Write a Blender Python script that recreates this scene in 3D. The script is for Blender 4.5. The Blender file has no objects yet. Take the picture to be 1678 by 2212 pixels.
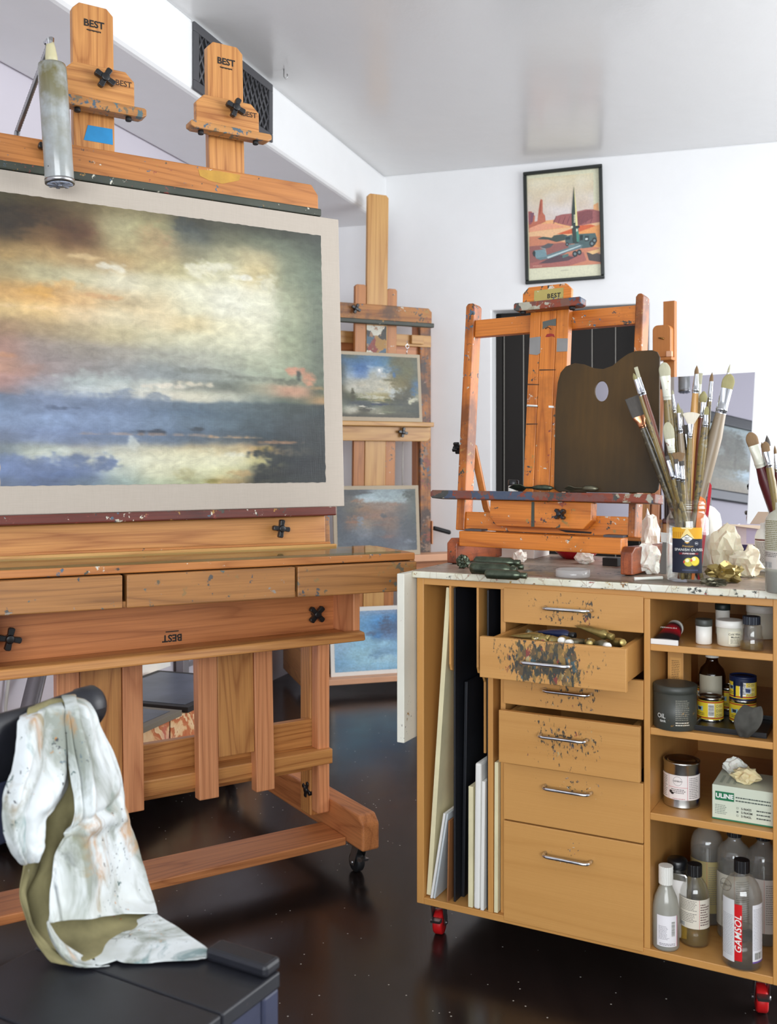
import math
from math import sin,cos,tan,radians,pi,atan2,sqrt
F=2150.0; CX=839.0; CY=1000.0; H=1.2
def ray(u,v): return ((u-CX)/F,1.0,-(v-CY)/F)
class Fr:
    "frame: origin o, yaw about z, lean back about local x (degrees)"
    def __init__(s,o,yaw=0,lean=0):
        s.o=o; a=radians(yaw); t=radians(lean)
        s.X=(cos(a),sin(a),0.0)
        yh=(-sin(a),cos(a),0.0)
        s.Z=(yh[0]*sin(t),yh[1]*sin(t),cos(t))
        s.Y=(yh[0]*cos(t),yh[1]*cos(t),-sin(t))
        s.yaw=yaw; s.lean=lean
    def w(s,x,y,z): return tuple(s.o[i]+x*s.X[i]+y*s.Y[i]+z*s.Z[i] for i in range(3))
    def l(s,p):
        d=[p[i]-s.o[i] for i in range(3)]
        return tuple(sum(d[i]*A[i] for i in range(3)) for A in (s.X,s.Y,s.Z))
    def px(s,u,v,x=None,y=None,z=None):
        r=ray(u,v); k,val=((0,x),(1,y),(2,z))[0 if x is not None else 1 if y is not None else 2]
        A=(s.X,s.Y,s.Z)[k]; c=(0,0,H)
        num=val-sum((c[i]-s.o[i])*A[i] for i in range(3)); den=sum(r[i]*A[i] for i in range(3))
        t=num/den
        return s.l(tuple(c[i]+t*r[i] for i in range(3)))
W=Fr((0,0,0))
def proj(p): return (CX+F*p[0]/p[1], CY-F*(p[2]-H)/p[1])
import bpy, bmesh, random
from mathutils import Vector, Matrix, noise as mnoise
random.seed(7)
COL=bpy.context.scene.collection
def lin(c):
    c=c/255.0
    return c/12.92 if c<=.04045 else ((c+.055)/1.055)**2.4
def S(r,g,b,a=1.0): return (lin(r),lin(g),lin(b),a)
# ---------- node helper
class G:
    def __init__(s,name):
        m=bpy.data.materials.new(name); m.use_nodes=True; s.m=m; s.t=m.node_tree
        for n in list(s.t.nodes): s.t.nodes.remove(n)
        s.out=s.t.nodes.new('ShaderNodeOutputMaterial')
        s.b=s.t.nodes.new('ShaderNodeBsdfPrincipled')
        s.t.links.new(s.b.outputs[0],s.out.inputs[0])
    def n(s,ty,**kw):
        nd=s.t.nodes.new(ty)
        for k,v in kw.items(): setattr(nd,k,v)
        return nd
    def put(s,sock,v):
        if hasattr(v,'is_linked') : s.t.links.new(v,sock)
        else: sock.default_value=v
    def coord(s,kind='Object',rand=True):
        o=s.n('ShaderNodeTexCoord').outputs[kind]
        if not rand: return o
        r=s.n('ShaderNodeObjectInfo').outputs['Random']
        v=s.n('ShaderNodeVectorMath',operation='MULTIPLY'); 
        c=s.n('ShaderNodeCombineXYZ')
        for i in range(3): s.t.links.new(r,c.inputs[i])
        s.t.links.new(c.outputs[0],v.inputs[0]); v.inputs[1].default_value=(37.1,21.7,53.3)
        a=s.n('ShaderNodeVectorMath',operation='ADD'); s.t.links.new(o,a.inputs[0]); s.t.links.new(v.outputs[0],a.inputs[1])
        return a.outputs[0]
    def map(s,vec,scale=(1,1,1),loc=(0,0,0),rot=(0,0,0)):
        m=s.n('ShaderNodeMapping'); s.t.links.new(vec,m.inputs[0])
        m.inputs['Scale'].default_value=scale; m.inputs['Location'].default_value=loc; m.inputs['Rotation'].default_value=rot
        return m.outputs[0]
    def noise(s,vec,scale=5,detail=3,rough=.5,dist=0,out=0):
        m=s.n('ShaderNodeTexNoise'); s.t.links.new(vec,m.inputs['Vector'])
        m.inputs['Scale'].default_value=scale; m.inputs['Detail'].default_value=detail
        m.inputs['Roughness'].default_value=rough; m.inputs['Distortion'].default_value=dist
        return m.outputs[out]
    def vor(s,vec,scale=5,feature='F1',out='Distance'):
        m=s.n('ShaderNodeTexVoronoi',feature=feature); s.t.links.new(vec,m.inputs['Vector']); m.inputs['Scale'].default_value=scale
        return m.outputs[out]
    def math(s,op,a,b=0.0,clamp=False):
        m=s.n('ShaderNodeMath',operation=op,use_clamp=clamp); s.put(m.inputs[0],a); s.put(m.inputs[1],b); return m.outputs[0]
    def ramp(s,f,stops,interp='LINEAR'):
        m=s.n('ShaderNodeValToRGB'); s.t.links.new(f,m.inputs[0]); cr=m.color_ramp; cr.interpolation=interp
        while len(cr.elements)<len(stops): cr.elements.new(.5)
        for e,(p,c) in zip(cr.elements,stops):
            e.position=p; e.color=c if hasattr(c,'__len__') else (c,c,c,1)
        return m.outputs[0]
    def mix(s,f,a,b,blend='MIX'):
        m=s.n('ShaderNodeMix',data_type='RGBA',blend_type=blend); s.put(m.inputs[0],f); s.put(m.inputs[6],a); s.put(m.inputs[7],b); return m.outputs[2]
    def bump(s,h,strength=.2,dist=.002):
        m=s.n('ShaderNodeBump'); s.t.links.new(h,m.inputs['Height']); m.inputs['Strength'].default_value=strength; m.inputs['Distance'].default_value=dist
        s.t.links.new(m.outputs[0],s.b.inputs['Normal'])
    def sep(s,vec):
        m=s.n('ShaderNodeSeparateXYZ'); s.t.links.new(vec,m.inputs[0]); return m.outputs
    def fin(s,col=None,rough=.5,metal=0,spec=.5,**kw):
        if col is not None: s.put(s.b.inputs['Base Color'],col)
        s.put(s.b.inputs['Roughness'],rough); s.put(s.b.inputs['Metallic'],metal); s.b.inputs['Specular IOR Level'].default_value=spec
        for k,v in kw.items(): s.put(s.b.inputs[k],v)
        return s.m
PAINTS=[(0,S(28,34,44)),(.36,S(225,222,205)),(.44,S(176,128,44)),(.5,S(40,52,40)),(.56,S(140,40,30)),(.6,S(60,96,120)),(.66,S(30,26,22)),(.74,S(205,190,150))]
def splat(g,base,vec,amount=.5,scale=22,stretch=(1,1,1),center=None,palette=PAINTS,streak=True,cell=.75):
    v=g.map(vec,stretch)
    n=g.noise(v,scale*1.7,5,.62)
    big=g.noise(v,scale*.16,3,.55)
    m=g.math('ADD',n,g.math('MULTIPLY',g.math('SUBTRACT',big,.5),.55))
    if center:
        o=g.coord('Object',False); d=g.n('ShaderNodeVectorMath',operation='MULTIPLY'); g.t.links.new(o,d.inputs[0]); d.inputs[1].default_value=center[1]
        l=g.n('ShaderNodeVectorMath',operation='LENGTH'); g.t.links.new(d.outputs[0],l.inputs[0])
        k=g.math('MULTIPLY',g.math('SUBTRACT',1.0,l.outputs['Value'],True),center[0])
        m=g.math('ADD',m,k)
    thr=.80-amount*.42
    msk=g.math('MULTIPLY',g.math('SUBTRACT',m,thr),24.0,True)
    wv=g.n('ShaderNodeVectorMath',operation='ADD'); nz=g.noise(v,scale*1.2,3,.6,0,1)
    ns=g.n('ShaderNodeVectorMath',operation='SCALE'); g.t.links.new(nz,ns.inputs[0]); ns.inputs['Scale'].default_value=1.2/scale
    g.t.links.new(v,wv.inputs[0]); g.t.links.new(ns.outputs[0],wv.inputs[1])
    vc=g.vor(wv.outputs[0],scale*cell,'F1','Color')
    c=g.ramp(g.math('ADD',g.math('MULTIPLY',g.sep(vc)[0],.4),.3),palette,'CONSTANT')
    c=g.mix(g.math('MULTIPLY',g.noise(v,scale*3,3,.6),.5),c,tuple(x*.5 for x in (.3,.28,.24))+(1,))
    return g.mix(msk,base,c),msk
def wood(name,light,dark,axis='x',ring=9,contrast=.75,rough=.42,paint=0,pscale=22,fine=.45,coat=0,center=None,pstretch=(1,1,1),palette=PAINTS,spec=.5,line=.8,patina=None):
    g=G(name); v=g.coord()
    st={'x':(.075,1,1),'y':(1,.075,1),'z':(1,1,.075)}[axis]
    p=g.map(v,st)
    n=g.noise(p,5.2,3,.42,.35)
    ringv=g.math('FRACT',g.math('MULTIPLY',n,ring*1.7))
    r1=g.ramp(ringv,[(0,1.0),(.18,.25),(.62,0.0),(.93,.55),(1,1.0)])
    st2=tuple(a if a<1 else 1 for a in (st[0]*.35,st[1]*.35,st[2]*.35)) if False else {'x':(.02,1,1),'y':(1,.02,1),'z':(1,1,.02)}[axis]
    f=g.noise(g.map(v,st2),260,3,.6)
    f2=g.ramp(f,[(.35,1.0),(.62,0.0)])
    big=g.noise(p,2.2,2,.5)
    fac=g.math('ADD',g.math('MULTIPLY',r1,line*contrast),g.math('MULTIPLY',f2,fine*contrast),True)
    col=g.mix(fac,light,dark)
    col=g.mix(g.math('MULTIPLY',big,.45),col,g.mix(.5,light,dark))
    if patina:
        pm=g.ramp(g.noise(g.map(v,(1,1,1),(5,3,1)),patina[3],5,.62),[(patina[1],0.0),(patina[2],patina[4])]); col=g.mix(pm,col,patina[0])
    if paint>0: col,msk=splat(g,col,v,paint,pscale,pstretch,center,palette,cell=1.5 if center else .75)
    g.bump(f2,.10,.0006)
    kw={}
    if coat: kw={'Coat Weight':coat,'Coat Roughness':.2}
    return g.fin(col,rough,0,spec,**kw)
def plain(name,col,rough=.5,metal=0,spec=.5,var=0,vscale=6,bump=0,bscale=80,paint=0,pscale=20,**kw):
    g=G(name); c=col
    if var or bump or paint: v=g.coord()
    if var:
        n=g.noise(v,vscale,4,.6); c=g.mix(g.ramp(n,[(.3,0.0),(.7,1.0)]),tuple(x*(1-var) for x in col[:3])+(1,),tuple(min(1,x*(1+var*.5)) for x in col[:3])+(1,))
    if paint: c,_=splat(g,c,v,paint,pscale)
    if bump: g.bump(g.noise(v,bscale,3,.6),bump,.003)
    return g.fin(c,rough,metal,spec,**kw)
def clear(name,tint=(.97,.98,.97,1),milk=0.0,milkcol=(.85,.85,.82,1),rough=.03,refl=1.0):
    "thin clear wall: see-through, with fresnel gloss and a little milkiness"
    g=G(name); t=g.t; t.nodes.remove(g.b)
    tr=g.n('ShaderNodeBsdfTransparent'); tr.inputs[0].default_value=tint
    gl=g.n('ShaderNodeBsdfGlossy'); gl.inputs['Roughness'].default_value=rough; gl.inputs[0].default_value=(1,1,1,1)
    lw=g.n('ShaderNodeLayerWeight'); lw.inputs[0].default_value=.5; fz=g.math('ADD',.035,g.math('MULTIPLY',g.math('POWER',lw.outputs['Facing'],4.0),.45))
    last=tr.outputs[0]
    if milk:
        df=g.n('ShaderNodeBsdfDiffuse'); df.inputs[0].default_value=milkcol; tl=g.n('ShaderNodeBsdfTranslucent'); tl.inputs[0].default_value=milkcol
        m0=g.n('ShaderNodeMixShader'); m0.inputs[0].default_value=.5; t.links.new(df.outputs[0],m0.inputs[1]); t.links.new(tl.outputs[0],m0.inputs[2])
        m1=g.n('ShaderNodeMixShader'); m1.inputs[0].default_value=milk; t.links.new(last,m1.inputs[1]); t.links.new(m0.outputs[0],m1.inputs[2]); last=m1.outputs[0]
    m2=g.n('ShaderNodeMixShader'); t.links.new(g.math('MULTIPLY',fz,refl),m2.inputs[0]); t.links.new(last,m2.inputs[1]); t.links.new(gl.outputs[0],m2.inputs[2])
    t.links.new(m2.outputs[0],g.out.inputs[0]); return g.m
# ---------- mesh builder
def V(*a): return Vector(a)
class MB:
    def __init__(s): s.bm=bmesh.new(); s.col=None
    def _f(s,vs,mi=0,col=None,sm=False):
        try: f=s.bm.faces.new(vs)
        except ValueError: return None
        f.material_index=mi; f.smooth=sm
        if col is not None:
            L=s.bm.loops.layers.float_color.get('Col') or s.bm.loops.layers.float_color.new('Col')
            for lp in f.loops: lp[L]=col
        return f
    def box(s,x0,x1,y0,y1,z0,z1,mi=0,M=None):
        ps=[(x0,y0,z0),(x1,y0,z0),(x1,y1,z0),(x0,y1,z0),(x0,y0,z1),(x1,y0,z1),(x1,y1,z1),(x0,y1,z1)]
        return s.hexa(ps,mi,M)
    def hexa(s,ps,mi=0,M=None):
        vs=[s.bm.verts.new(M@Vector(p) if M else p) for p in ps]
        for q in ((3,2,1,0),(4,5,6,7),(0,1,5,4),(1,2,6,5),(2,3,7,6),(3,0,4,7)): s._f([vs[i] for i in q],mi)
        return s
    def prism(s,pts,axis,a,b,mi=0,M=None,sm=False):
        def mk(p,h):
            q={'x':(h,p[0],p[1]),'y':(p[0],h,p[1]),'z':(p[0],p[1],h)}[axis]
            return s.bm.verts.new(M@Vector(q) if M else q)
        A=[mk(p,a) for p in pts]; B=[mk(p,b) for p in pts]; n=len(pts)
        s._f(A[::-1],mi); s._f(B,mi)
        for i in range(n): s._f([A[i],A[(i+1)%n],B[(i+1)%n],B[i]],mi,sm=sm)
        return s
    def tube(s,path,r,n=10,mi=0,cap=True,flat=1.0,M=None):
        path=[Vector(p) for p in path]; N=len(path)
        rs=r if hasattr(r,'__len__') else [r]*N
        rings=[]; up=None
        for i,p in enumerate(path):
            d=(path[min(i+1,N-1)]-path[max(i-1,0)]).normalized()
            if up is None:
                up=Vector((0,0,1)) if abs(d.z)<.9 else Vector((1,0,0))
            a=d.cross(up)
            if a.length<1e-6: a=d.orthogonal()
            a.normalize(); b=a.cross(d).normalized(); up=b
            ring=[]
            for k in range(n):
                t=2*pi*k/n; q=p+a*(cos(t)*rs[i])+b*(sin(t)*rs[i]*flat)
                ring.append(s.bm.verts.new(M@q if M else q))
            rings.append(ring)
        for i in range(N-1):
            for k in range(n): s._f([rings[i][k],rings[i][(k+1)%n],rings[i+1][(k+1)%n],rings[i+1][k]],mi,sm=True)
        if cap: s._f(rings[0][::-1],mi); s._f(rings[-1],mi)
        return s
    def lathe(s,prof,c=(0,0,0),n=28,mi=0,sx=1,sy=1,M=None,sm=True,axis='z'):
        rings=[]
        for r,h in prof:
            if r<1e-6: rings.append([s.bm.verts.new(s._ax((0,0,h),c,axis,M))]); continue
            rings.append([s.bm.verts.new(s._ax((r*sx*cos(2*pi*k/n),r*sy*sin(2*pi*k/n),h),c,axis,M)) for k in range(n)])
        for A,B in zip(rings,rings[1:]):
            for k in range(n):
                if len(A)==1 and len(B)==1: break
                if len(A)==1: s._f([A[0],B[k],B[(k+1)%n]],mi,sm=sm)
                elif len(B)==1: s._f([A[k],A[(k+1)%n],B[0]],mi,sm=sm)
                else: s._f([A[k],A[(k+1)%n],B[(k+1)%n],B[k]],mi,sm=sm)
        if len(rings[0])>1 and prof[0]!=prof[-1]: s._f(rings[0][::-1],mi)
        if len(rings[-1])>1 and prof[0]!=prof[-1]: s._f(rings[-1],mi)
        return s
    def _ax(s,p,c,axis,M):
        if axis=='x': p=(p[2],p[0],p[1])
        elif axis=='y': p=(p[0],-p[2],p[1])
        q=Vector(p)+Vector(c)
        return M@q if M else q
    def grid(s,rows,mi=0,sm=True,cols=None,close=False):
        R=[[s.bm.verts.new(p) for p in row] for row in rows]
        for i in range(len(R)-1):
            for j in range(len(R[0])-1):
                f=s._f([R[i][j],R[i][j+1],R[i+1][j+1],R[i+1][j]],mi,sm=sm)
                if cols is not None and f:
                    L=s.bm.loops.layers.float_color.get('Col') or s.bm.loops.layers.float_color.new('Col')
                    for lp,(a,b) in zip(f.loops,((i,j),(i,j+1),(i+1,j+1),(i+1,j))): lp[L]=cols[a][b]
        return s
    def poly(s,pts,col,y=0.0):   # flat coloured polygon in the xz plane facing -y
        vs=[s.bm.verts.new((p[0],y,p[1])) for p in pts]
        f=s._f(vs,0,col)
        if f:
            f.normal_update()
            if f.normal.y>0: f.normal_flip()
        return s
    def done(s,name,mat,parent=None,M=None,bev=0,smooth=False,sub=0,seg=2,recalc=True,solid=0,world=False):
        me=bpy.data.meshes.new(name)
        if recalc: bmesh.ops.recalc_face_normals(s.bm,faces=s.bm.faces[:])
        s.bm.to_mesh(me); s.bm.free()
        for m in (mat if isinstance(mat,(list,tuple)) else [mat]): me.materials.append(m)
        o=bpy.data.objects.new(name,me); COL.objects.link(o)
        if parent: o.parent=parent
        if M is not None: o.matrix_local=M
        if smooth:
            for p in me.polygons: p.use_smooth=True
        if solid:
            md=o.modifiers.new('Solid','SOLIDIFY'); md.thickness=solid; md.offset=0
        if bev:
            md=o.modifiers.new('Bevel','BEVEL'); md.width=bev; md.segments=seg; md.limit_method='ANGLE'; md.angle_limit=radians(40); md.harden_normals=False
        if sub:
            md=o.modifiers.new('Sub','SUBSURF'); md.levels=sub; md.render_levels=sub
        return o
def FM(f):   # frame -> matrix
    return Matrix(((f.X[0],f.Y[0],f.Z[0],f.o[0]),(f.X[1],f.Y[1],f.Z[1],f.o[1]),(f.X[2],f.Y[2],f.Z[2],f.o[2]),(0,0,0,1)))
def T(name,label,cat,M=None,group=None):
    o=bpy.data.objects.new(name,None); COL.objects.link(o); o.empty_display_size=.05
    if M is not None: o.matrix_world=M if isinstance(M,Matrix) else FM(M)
    return tag(o,label,cat,group)
def tag(o,label,cat,group=None,kind=None):
    if label: o['label']=label
    if cat: o['category']=cat
    if group: o['group']=group
    if kind: o['kind']=kind
    return o
def rel(parent_frame,child_frame): return FM(parent_frame).inverted()@FM(child_frame)
def struct(o): o['kind']='structure'; return o
def copy_tree(o,parent=None):
    c=o.copy(); COL.objects.link(c)
    if parent: c.parent=parent
    for ch in list(o.children): copy_tree(ch,c)
    return c
_dg=None
def text_mb(lines,bold=0,shear=0,space=1.0):
    "lines: (string,x,z,size[,align]) -> mesh data in xz plane, facing -y"
    mb=MB()
    for ln in lines:
        st,x,z,sz=ln[:4]; al=ln[4] if len(ln)>4 else 'CENTER'
        cu=bpy.data.curves.new('t','FONT'); cu.body=st; cu.size=sz; cu.align_x=al; cu.align_y='CENTER'; cu.shear=shear; cu.offset=bold*sz; cu.space_character=space; cu.resolution_u=3
        ob=bpy.data.objects.new('t',cu); COL.objects.link(ob)
        dg=bpy.context.evaluated_depsgraph_get(); dg.update()
        me=bpy.data.meshes.new_from_object(ob.evaluated_get(dg))
        m2={}
        for vtx in me.vertices: m2[vtx.index]=mb.bm.verts.new((x+vtx.co.x,0,z+vtx.co.y))
        for p in me.polygons:
            try: mb.bm.faces.new([m2[i] for i in p.vertices])
            except ValueError: pass
        bpy.data.objects.remove(ob); bpy.data.curves.remove(cu); bpy.data.meshes.remove(me)
    return mb
def letters(lines,mat,parent,M=None,name='lettering',bold=0.012,shear=0,wrap=None,space=1.0):
    mb=text_mb(lines,bold,shear,space)
    if wrap: wrapc(mb,wrap)
    return mb.done(name,mat,parent,M,recalc=False)
def wrapc(mb,R):
    "bend xz plane geometry round a vertical cylinder of radius R (x=0 faces -y)"
    xs=[v.co.x for v in mb.bm.verts]; st=R*.07; k=math.floor(min(xs)/st)+1
    while k*st<max(xs):
        bmesh.ops.bisect_plane(mb.bm,geom=mb.bm.verts[:]+mb.bm.edges[:]+mb.bm.faces[:],dist=1e-7,plane_co=(k*st,0,0),plane_no=(1,0,0)); k+=1
    for v in mb.bm.verts:
        a=v.co.x/R; r=R-v.co.y
        v.co=Vector((r*sin(a),-r*cos(a),v.co.z))
    return mb
MI=Matrix.Identity(4)
def Tr(x,y,z): return Matrix.Translation((x,y,z))
def Rot(a,ax): return Matrix.Rotation(radians(a),4,ax)
def knob(parent,x,y,z,size=.031,rot=15,mat=None,M=None,axis='-y',stem=.02):
    "black four-armed star knob whose stem points to +y"
    pts=[]
    R=size; ri=size*.36; w=size*.26
    for k in range(4):
        a=pi/2*k
        for (r,t) in ((ri*1.05,-.62),(R*.93,-w/R*1.15),(R,-w/R*.55),(R,w/R*.55),(R*.93,w/R*1.15)):
            pts.append((r*cos(a+t),r*sin(a+t)))
        a2=a+pi/4; pts.append((ri*.92*cos(a2),ri*.92*sin(a2)))
    mb=MB(); mb.prism(pts,'y',-.011,.004)
    mb.lathe([(size*.36,0),(size*.4,.012),(size*.36,.015),(0,.0155)],axis='y',n=14)
    mb.lathe([(size*.3,-stem),(size*.3,0)],axis='y',n=12)
    L=Tr(x,y,z)
    if axis=='-x': L=L@Rot(-90,'Z')
    if axis=='+x': L=L@Rot(90,'Z')
    L=L@Rot(rot,'Y')
    return mb.done('star_knob',mat or MT['plastic'],parent,(M@L) if M else L,bev=.0016)
MT={}
LIGHT_R=115; LIGHT_B=150
OL,OD=S(212,152,88),S(142,82,40)
for ax in 'xyz':
    MT['oak_'+ax]=wood('oak along '+ax,OL,OD,ax,ring=11,contrast=.8,rough=.38)
    MT['oakp_'+ax]=wood('painted-on oak along '+ax,S(194,128,68),S(134,76,34),ax,ring=11,contrast=.7,rough=.42,paint=.34,pscale=36)
    MT['red_'+ax]=wood('reddish oak along '+ax,S(210,138,84),S(142,80,44),ax,ring=11,contrast=.75,rough=.4)
    MT['worn_'+ax]=wood('worn oak along '+ax,S(190,128,62),S(112,58,22),ax,ring=9,contrast=.8,rough=.5,paint=.5,pscale=34,patina=(S(70,56,50),.46,.62,7,.75))
    MT['amber_'+ax]=wood('amber oak along '+ax,S(228,138,54),S(150,72,16),ax,ring=8,contrast=.8,rough=.35,paint=.40,pscale=44,patina=(S(120,66,26),.54,.74,8,.5))
    MT['pine_'+ax]=wood('yellow oak along '+ax,S(210,164,98),S(160,104,48),ax,ring=8,contrast=.7,rough=.4)
    MT['maple_'+ax]=wood('birch ply along '+ax,S(206,152,86),S(178,122,60),ax,ring=6,contrast=.5,rough=.36,fine=.2)
MT['amber_clean']=wood('amber beech',S(190,122,60),S(150,88,38),'z',ring=6,contrast=.5,rough=.35)
MT['drawer']=wood('birch drawer front with paint',S(204,152,88),S(178,124,62),'x',ring=6,contrast=.5,rough=.36,fine=.2,paint=.14,pscale=85,center=(.28,(7.5,3,12)),pstretch=(1,1,.5),palette=[(0,S(40,38,32)),(.38,S(160,120,56)),(.46,S(60,50,34)),(.52,S(120,84,40)),(.57,S(50,62,80)),(.6,S(150,60,40)),(.62,S(46,40,32)),(.68,S(200,180,130))])
MT['drawer_messy']=wood('birch drawer front heavily painted',S(204,152,88),S(178,124,62),'x',ring=6,contrast=.5,rough=.36,fine=.2,paint=.20,pscale=95,center=(.46,(6.5,3,11)),pstretch=(1,1,.45),
   palette=[(0,S(40,42,36)),(.37,S(150,116,50)),(.43,S(100,74,36)),(.48,S(46,50,38)),(.53,S(136,104,48)),(.575,S(70,62,36)),(.62,S(60,92,100)),(.635,S(140,44,34)),(.65,S(38,36,30)),(.685,S(190,170,120))])
MT['drawer_clean']=wood('birch drawer front clean',S(204,152,88),S(178,124,62),'x',ring=6,contrast=.5,rough=.36,fine=.2,paint=.06,pscale=90,center=(.18,(9,3,13)))
MT['pal_drawer']=wood('palette drawer front',S(176,122,68),S(112,72,38),'x',ring=12,contrast=.8,rough=.45,paint=.44,pscale=28,palette=[(0,S(60,62,70)),(.38,S(150,140,128)),(.46,S(96,84,60)),(.52,S(150,110,50)),(.58,S(84,96,90)),(.64,S(70,66,64)),(.72,S(170,160,150))])
MT['ledge_dark']=plain('dark painted ledge',S(62,66,56),.5,paint=.5,pscale=40,var=.3)
MT['ledge_red']=wood('dark red stained ledge',S(112,52,40),S(52,30,30),'x',ring=9,rough=.35,paint=.4,pscale=40)
MT['ledge_blue']=wood('ledge with blue paint',S(196,140,80),S(140,90,46),'x',ring=8,rough=.45,paint=.66,pscale=34,palette=[(0,S(120,100,70)),(.4,S(60,90,110)),(.55,S(70,104,112)),(.66,S(90,80,60))])
MT['tray_messy']=wood('paint crusted tray',S(150,70,44),S(84,40,30),'x',ring=8,rough=.4,paint=.95,pscale=26,palette=[(0,S(120,52,38)),(.36,S(190,185,165)),(.44,S(50,70,100)),(.5,S(120,70,50)),(.57,S(44,50,48)),(.63,S(175,165,140)),(.7,S(80,60,60))])
MT['plastic']=plain('black plastic',S(24,24,26),.32)
MT['black_rubber']=plain('black rubber',S(20,20,22),.6)
MT['black_metal']=plain('dark grey painted metal',S(74,74,78),.5)
MT['chrome']=plain('chrome',S(225,226,228),.12,1)
MT['steel']=plain('brushed steel',S(178,178,178),.32,1,var=.1,vscale=40)
MT['tin']=plain('tin plate',S(200,198,192),.22,1,var=.08,vscale=12)
MT['ink']=plain('black ink',S(26,22,20),.6)
MT['ink_brown']=plain('burnt brown mark',S(70,42,22),.6)
MT['white_ink']=plain('white print',S(238,238,232),.6)
MT['linen']=None
g=G('raw linen'); v=g.coord(); 
wx=g.noise(g.map(v,(1,.2,.03)),900,2,.5); wz=g.noise(g.map(v,(.03,.2,1)),900,2,.5)
w=g.math('MULTIPLY',g.math('ADD',wx,wz),.5)
MT['linen']=(g.bump(w,.15,.0004),g.fin(g.mix(w,S(168,157,144),S(188,178,166)),.85))[1]
MT['canvas_edge']=plain('canvas board',S(186,172,150),.8,var=.06)
g=G('oil paint on canvas'); a=g.n('ShaderNodeAttribute',attribute_name='Col').outputs['Color']; v=g.coord()
n1=g.noise(g.map(v,(.5,1,1)),46,6,.7,.5); n2=g.noise(v,9,4,.6,1.0)
c=g.mix(1.0,a,g.ramp(n1,[(.3,(.80,.80,.80,1)),(.7,(1.18,1.18,1.18,1))]),'MULTIPLY')
c=g.mix(1.0,c,g.ramp(n2,[(.3,(.90,.88,.86,1)),(.7,(1.08,1.08,1.08,1))]),'MULTIPLY')
w1=g.noise(g.map(v,(1,.2,.04)),600,2,.5); w2=g.noise(g.map(v,(.04,.2,1)),600,2,.5)
g.bump(g.math('ADD',g.math('MULTIPLY',n1,.7),g.math('ADD',w1,w2)),.32,.0010)
MT['oil']=g.fin(c,.42,0,.45)
g=G('printed colour'); a=g.n('ShaderNodeAttribute',attribute_name='Col').outputs['Color']
MT['print']=g.fin(a,.5,0,.4)
g=G('poster print'); a=g.n('ShaderNodeAttribute',attribute_name='Col').outputs['Color']; v=g.coord()
c=g.mix(1.0,a,g.ramp(g.noise(v,90,6,.75),[(.3,(.86,.86,.87,1)),(.7,(1.13,1.12,1.1,1))]),'MULTIPLY')
MT['poster']=g.fin(c,.25,0,.5)
# setting
g=G('white wall paint'); v=g.coord('Object',False); n=g.noise(v,7,4,.6); g.bump(g.noise(v,5,5,.55),.12,.02)
MT['wall']=g.fin(g.mix(n,S(236,237,238),S(243,244,245)),.55)
g=G('ceiling semi gloss paint'); v=g.coord('Object',False); g.bump(g.noise(v,4.5,6,.55),.16,.02)
MT['ceiling']=g.fin(S(228,228,228),.2,0,.55)
g=G('lavender wall'); v=g.coord('Object',False); g.bump(g.noise(v,5,5,.55),.12,.02)
MT['wall_left']=g.fin(S(204,199,208),.6)
g=G('dark floor boards'); v=g.coord('Object',False)
p=g.map(v,(1,.07,1),(0,0,0),(0,0,radians(28)))
n=g.noise(p,26,4,.6); base=g.mix(n,S(18,14,14),S(40,31,29))
scr=g.noise(g.map(v,(1,.05,1),(3,1,0),(0,0,radians(75))),90,2,.5); scm=g.ramp(scr,[(.72,0.0),(.78,1.0)])
base=g.mix(g.math('MULTIPLY',scm,.35),base,S(84,76,72))
dots=g.math('LESS_THAN',g.vor(v,34,'F1'),.07); dm=g.math('MULTIPLY',dots,g.math('GREATER_THAN',g.noise(v,9,2,.5),.50))
base=g.mix(g.math('MULTIPLY',dm,.8),base,S(190,185,175))
yl=g.math('GREATER_THAN',g.noise(g.map(v,(1,.6,1)),17,4,.65),.80); base=g.mix(yl,base,S(120,96,40))
rg=g.math('ADD',.12,g.math('MULTIPLY',g.noise(v,6,4,.6),.2))
g.bump(g.noise(p,30,4,.6),.08,.003)
MT['floor']=g.fin(base,rg,0,.5)
g=G('black door paint'); MT['door']=g.fin(S(24,20,17),.55,0,.3)
MT['trim_white']=plain('white trim',S(240,240,238),.5)
g=G('paint stained white worktop edge'); v=g.coord()
base=g.mix(g.ramp(g.noise(v,14,4,.6),[(.3,0.0),(.7,1.0)]),S(205,200,172),S(236,234,222))
cr=g.vor(g.map(v,(1,1,.3)),22,'DISTANCE_TO_EDGE'); crm=g.math('LESS_THAN',cr,.012); base=g.mix(g.math('MULTIPLY',crm,.4),base,S(140,100,60))
base,_=splat(g,base,v,.42,34,palette=[(0,S(40,46,40)),(.42,S(150,100,40)),(.5,S(60,66,50)),(.56,S(160,50,36)),(.6,S(190,150,60)),(.66,S(36,34,34)),(.74,S(120,110,80))])
MT['top_edge']=g.fin(base,.4)
g=G('dirty worktop'); v=g.coord()
base=g.mix(g.ramp(g.noise(v,5,5,.65),[(.38,0.0),(.62,1.0)]),S(92,80,60),S(176,154,138))
base,_=splat(g,base,v,.55,26,palette=[(0,S(50,46,40)),(.4,S(150,140,120)),(.47,S(60,56,44)),(.53,S(120,60,40)),(.58,S(170,140,90)),(.64,S(46,46,44)),(.72,S(150,120,70))])
MT['worktop']=g.fin(base,.42)
MT['board_white']=plain('white gessoed board',S(228,226,212),.6,var=.06,vscale=8,paint=.20,pscale=70)
MT['board_cream']=plain('cream canvas board',S(226,216,176),.7,var=.12,vscale=9)
MT['board_pale']=plain('white canvas',S(232,230,224),.75,var=.05)
MT['board_grey']=plain('grey foam board',S(196,202,204),.6)
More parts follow.
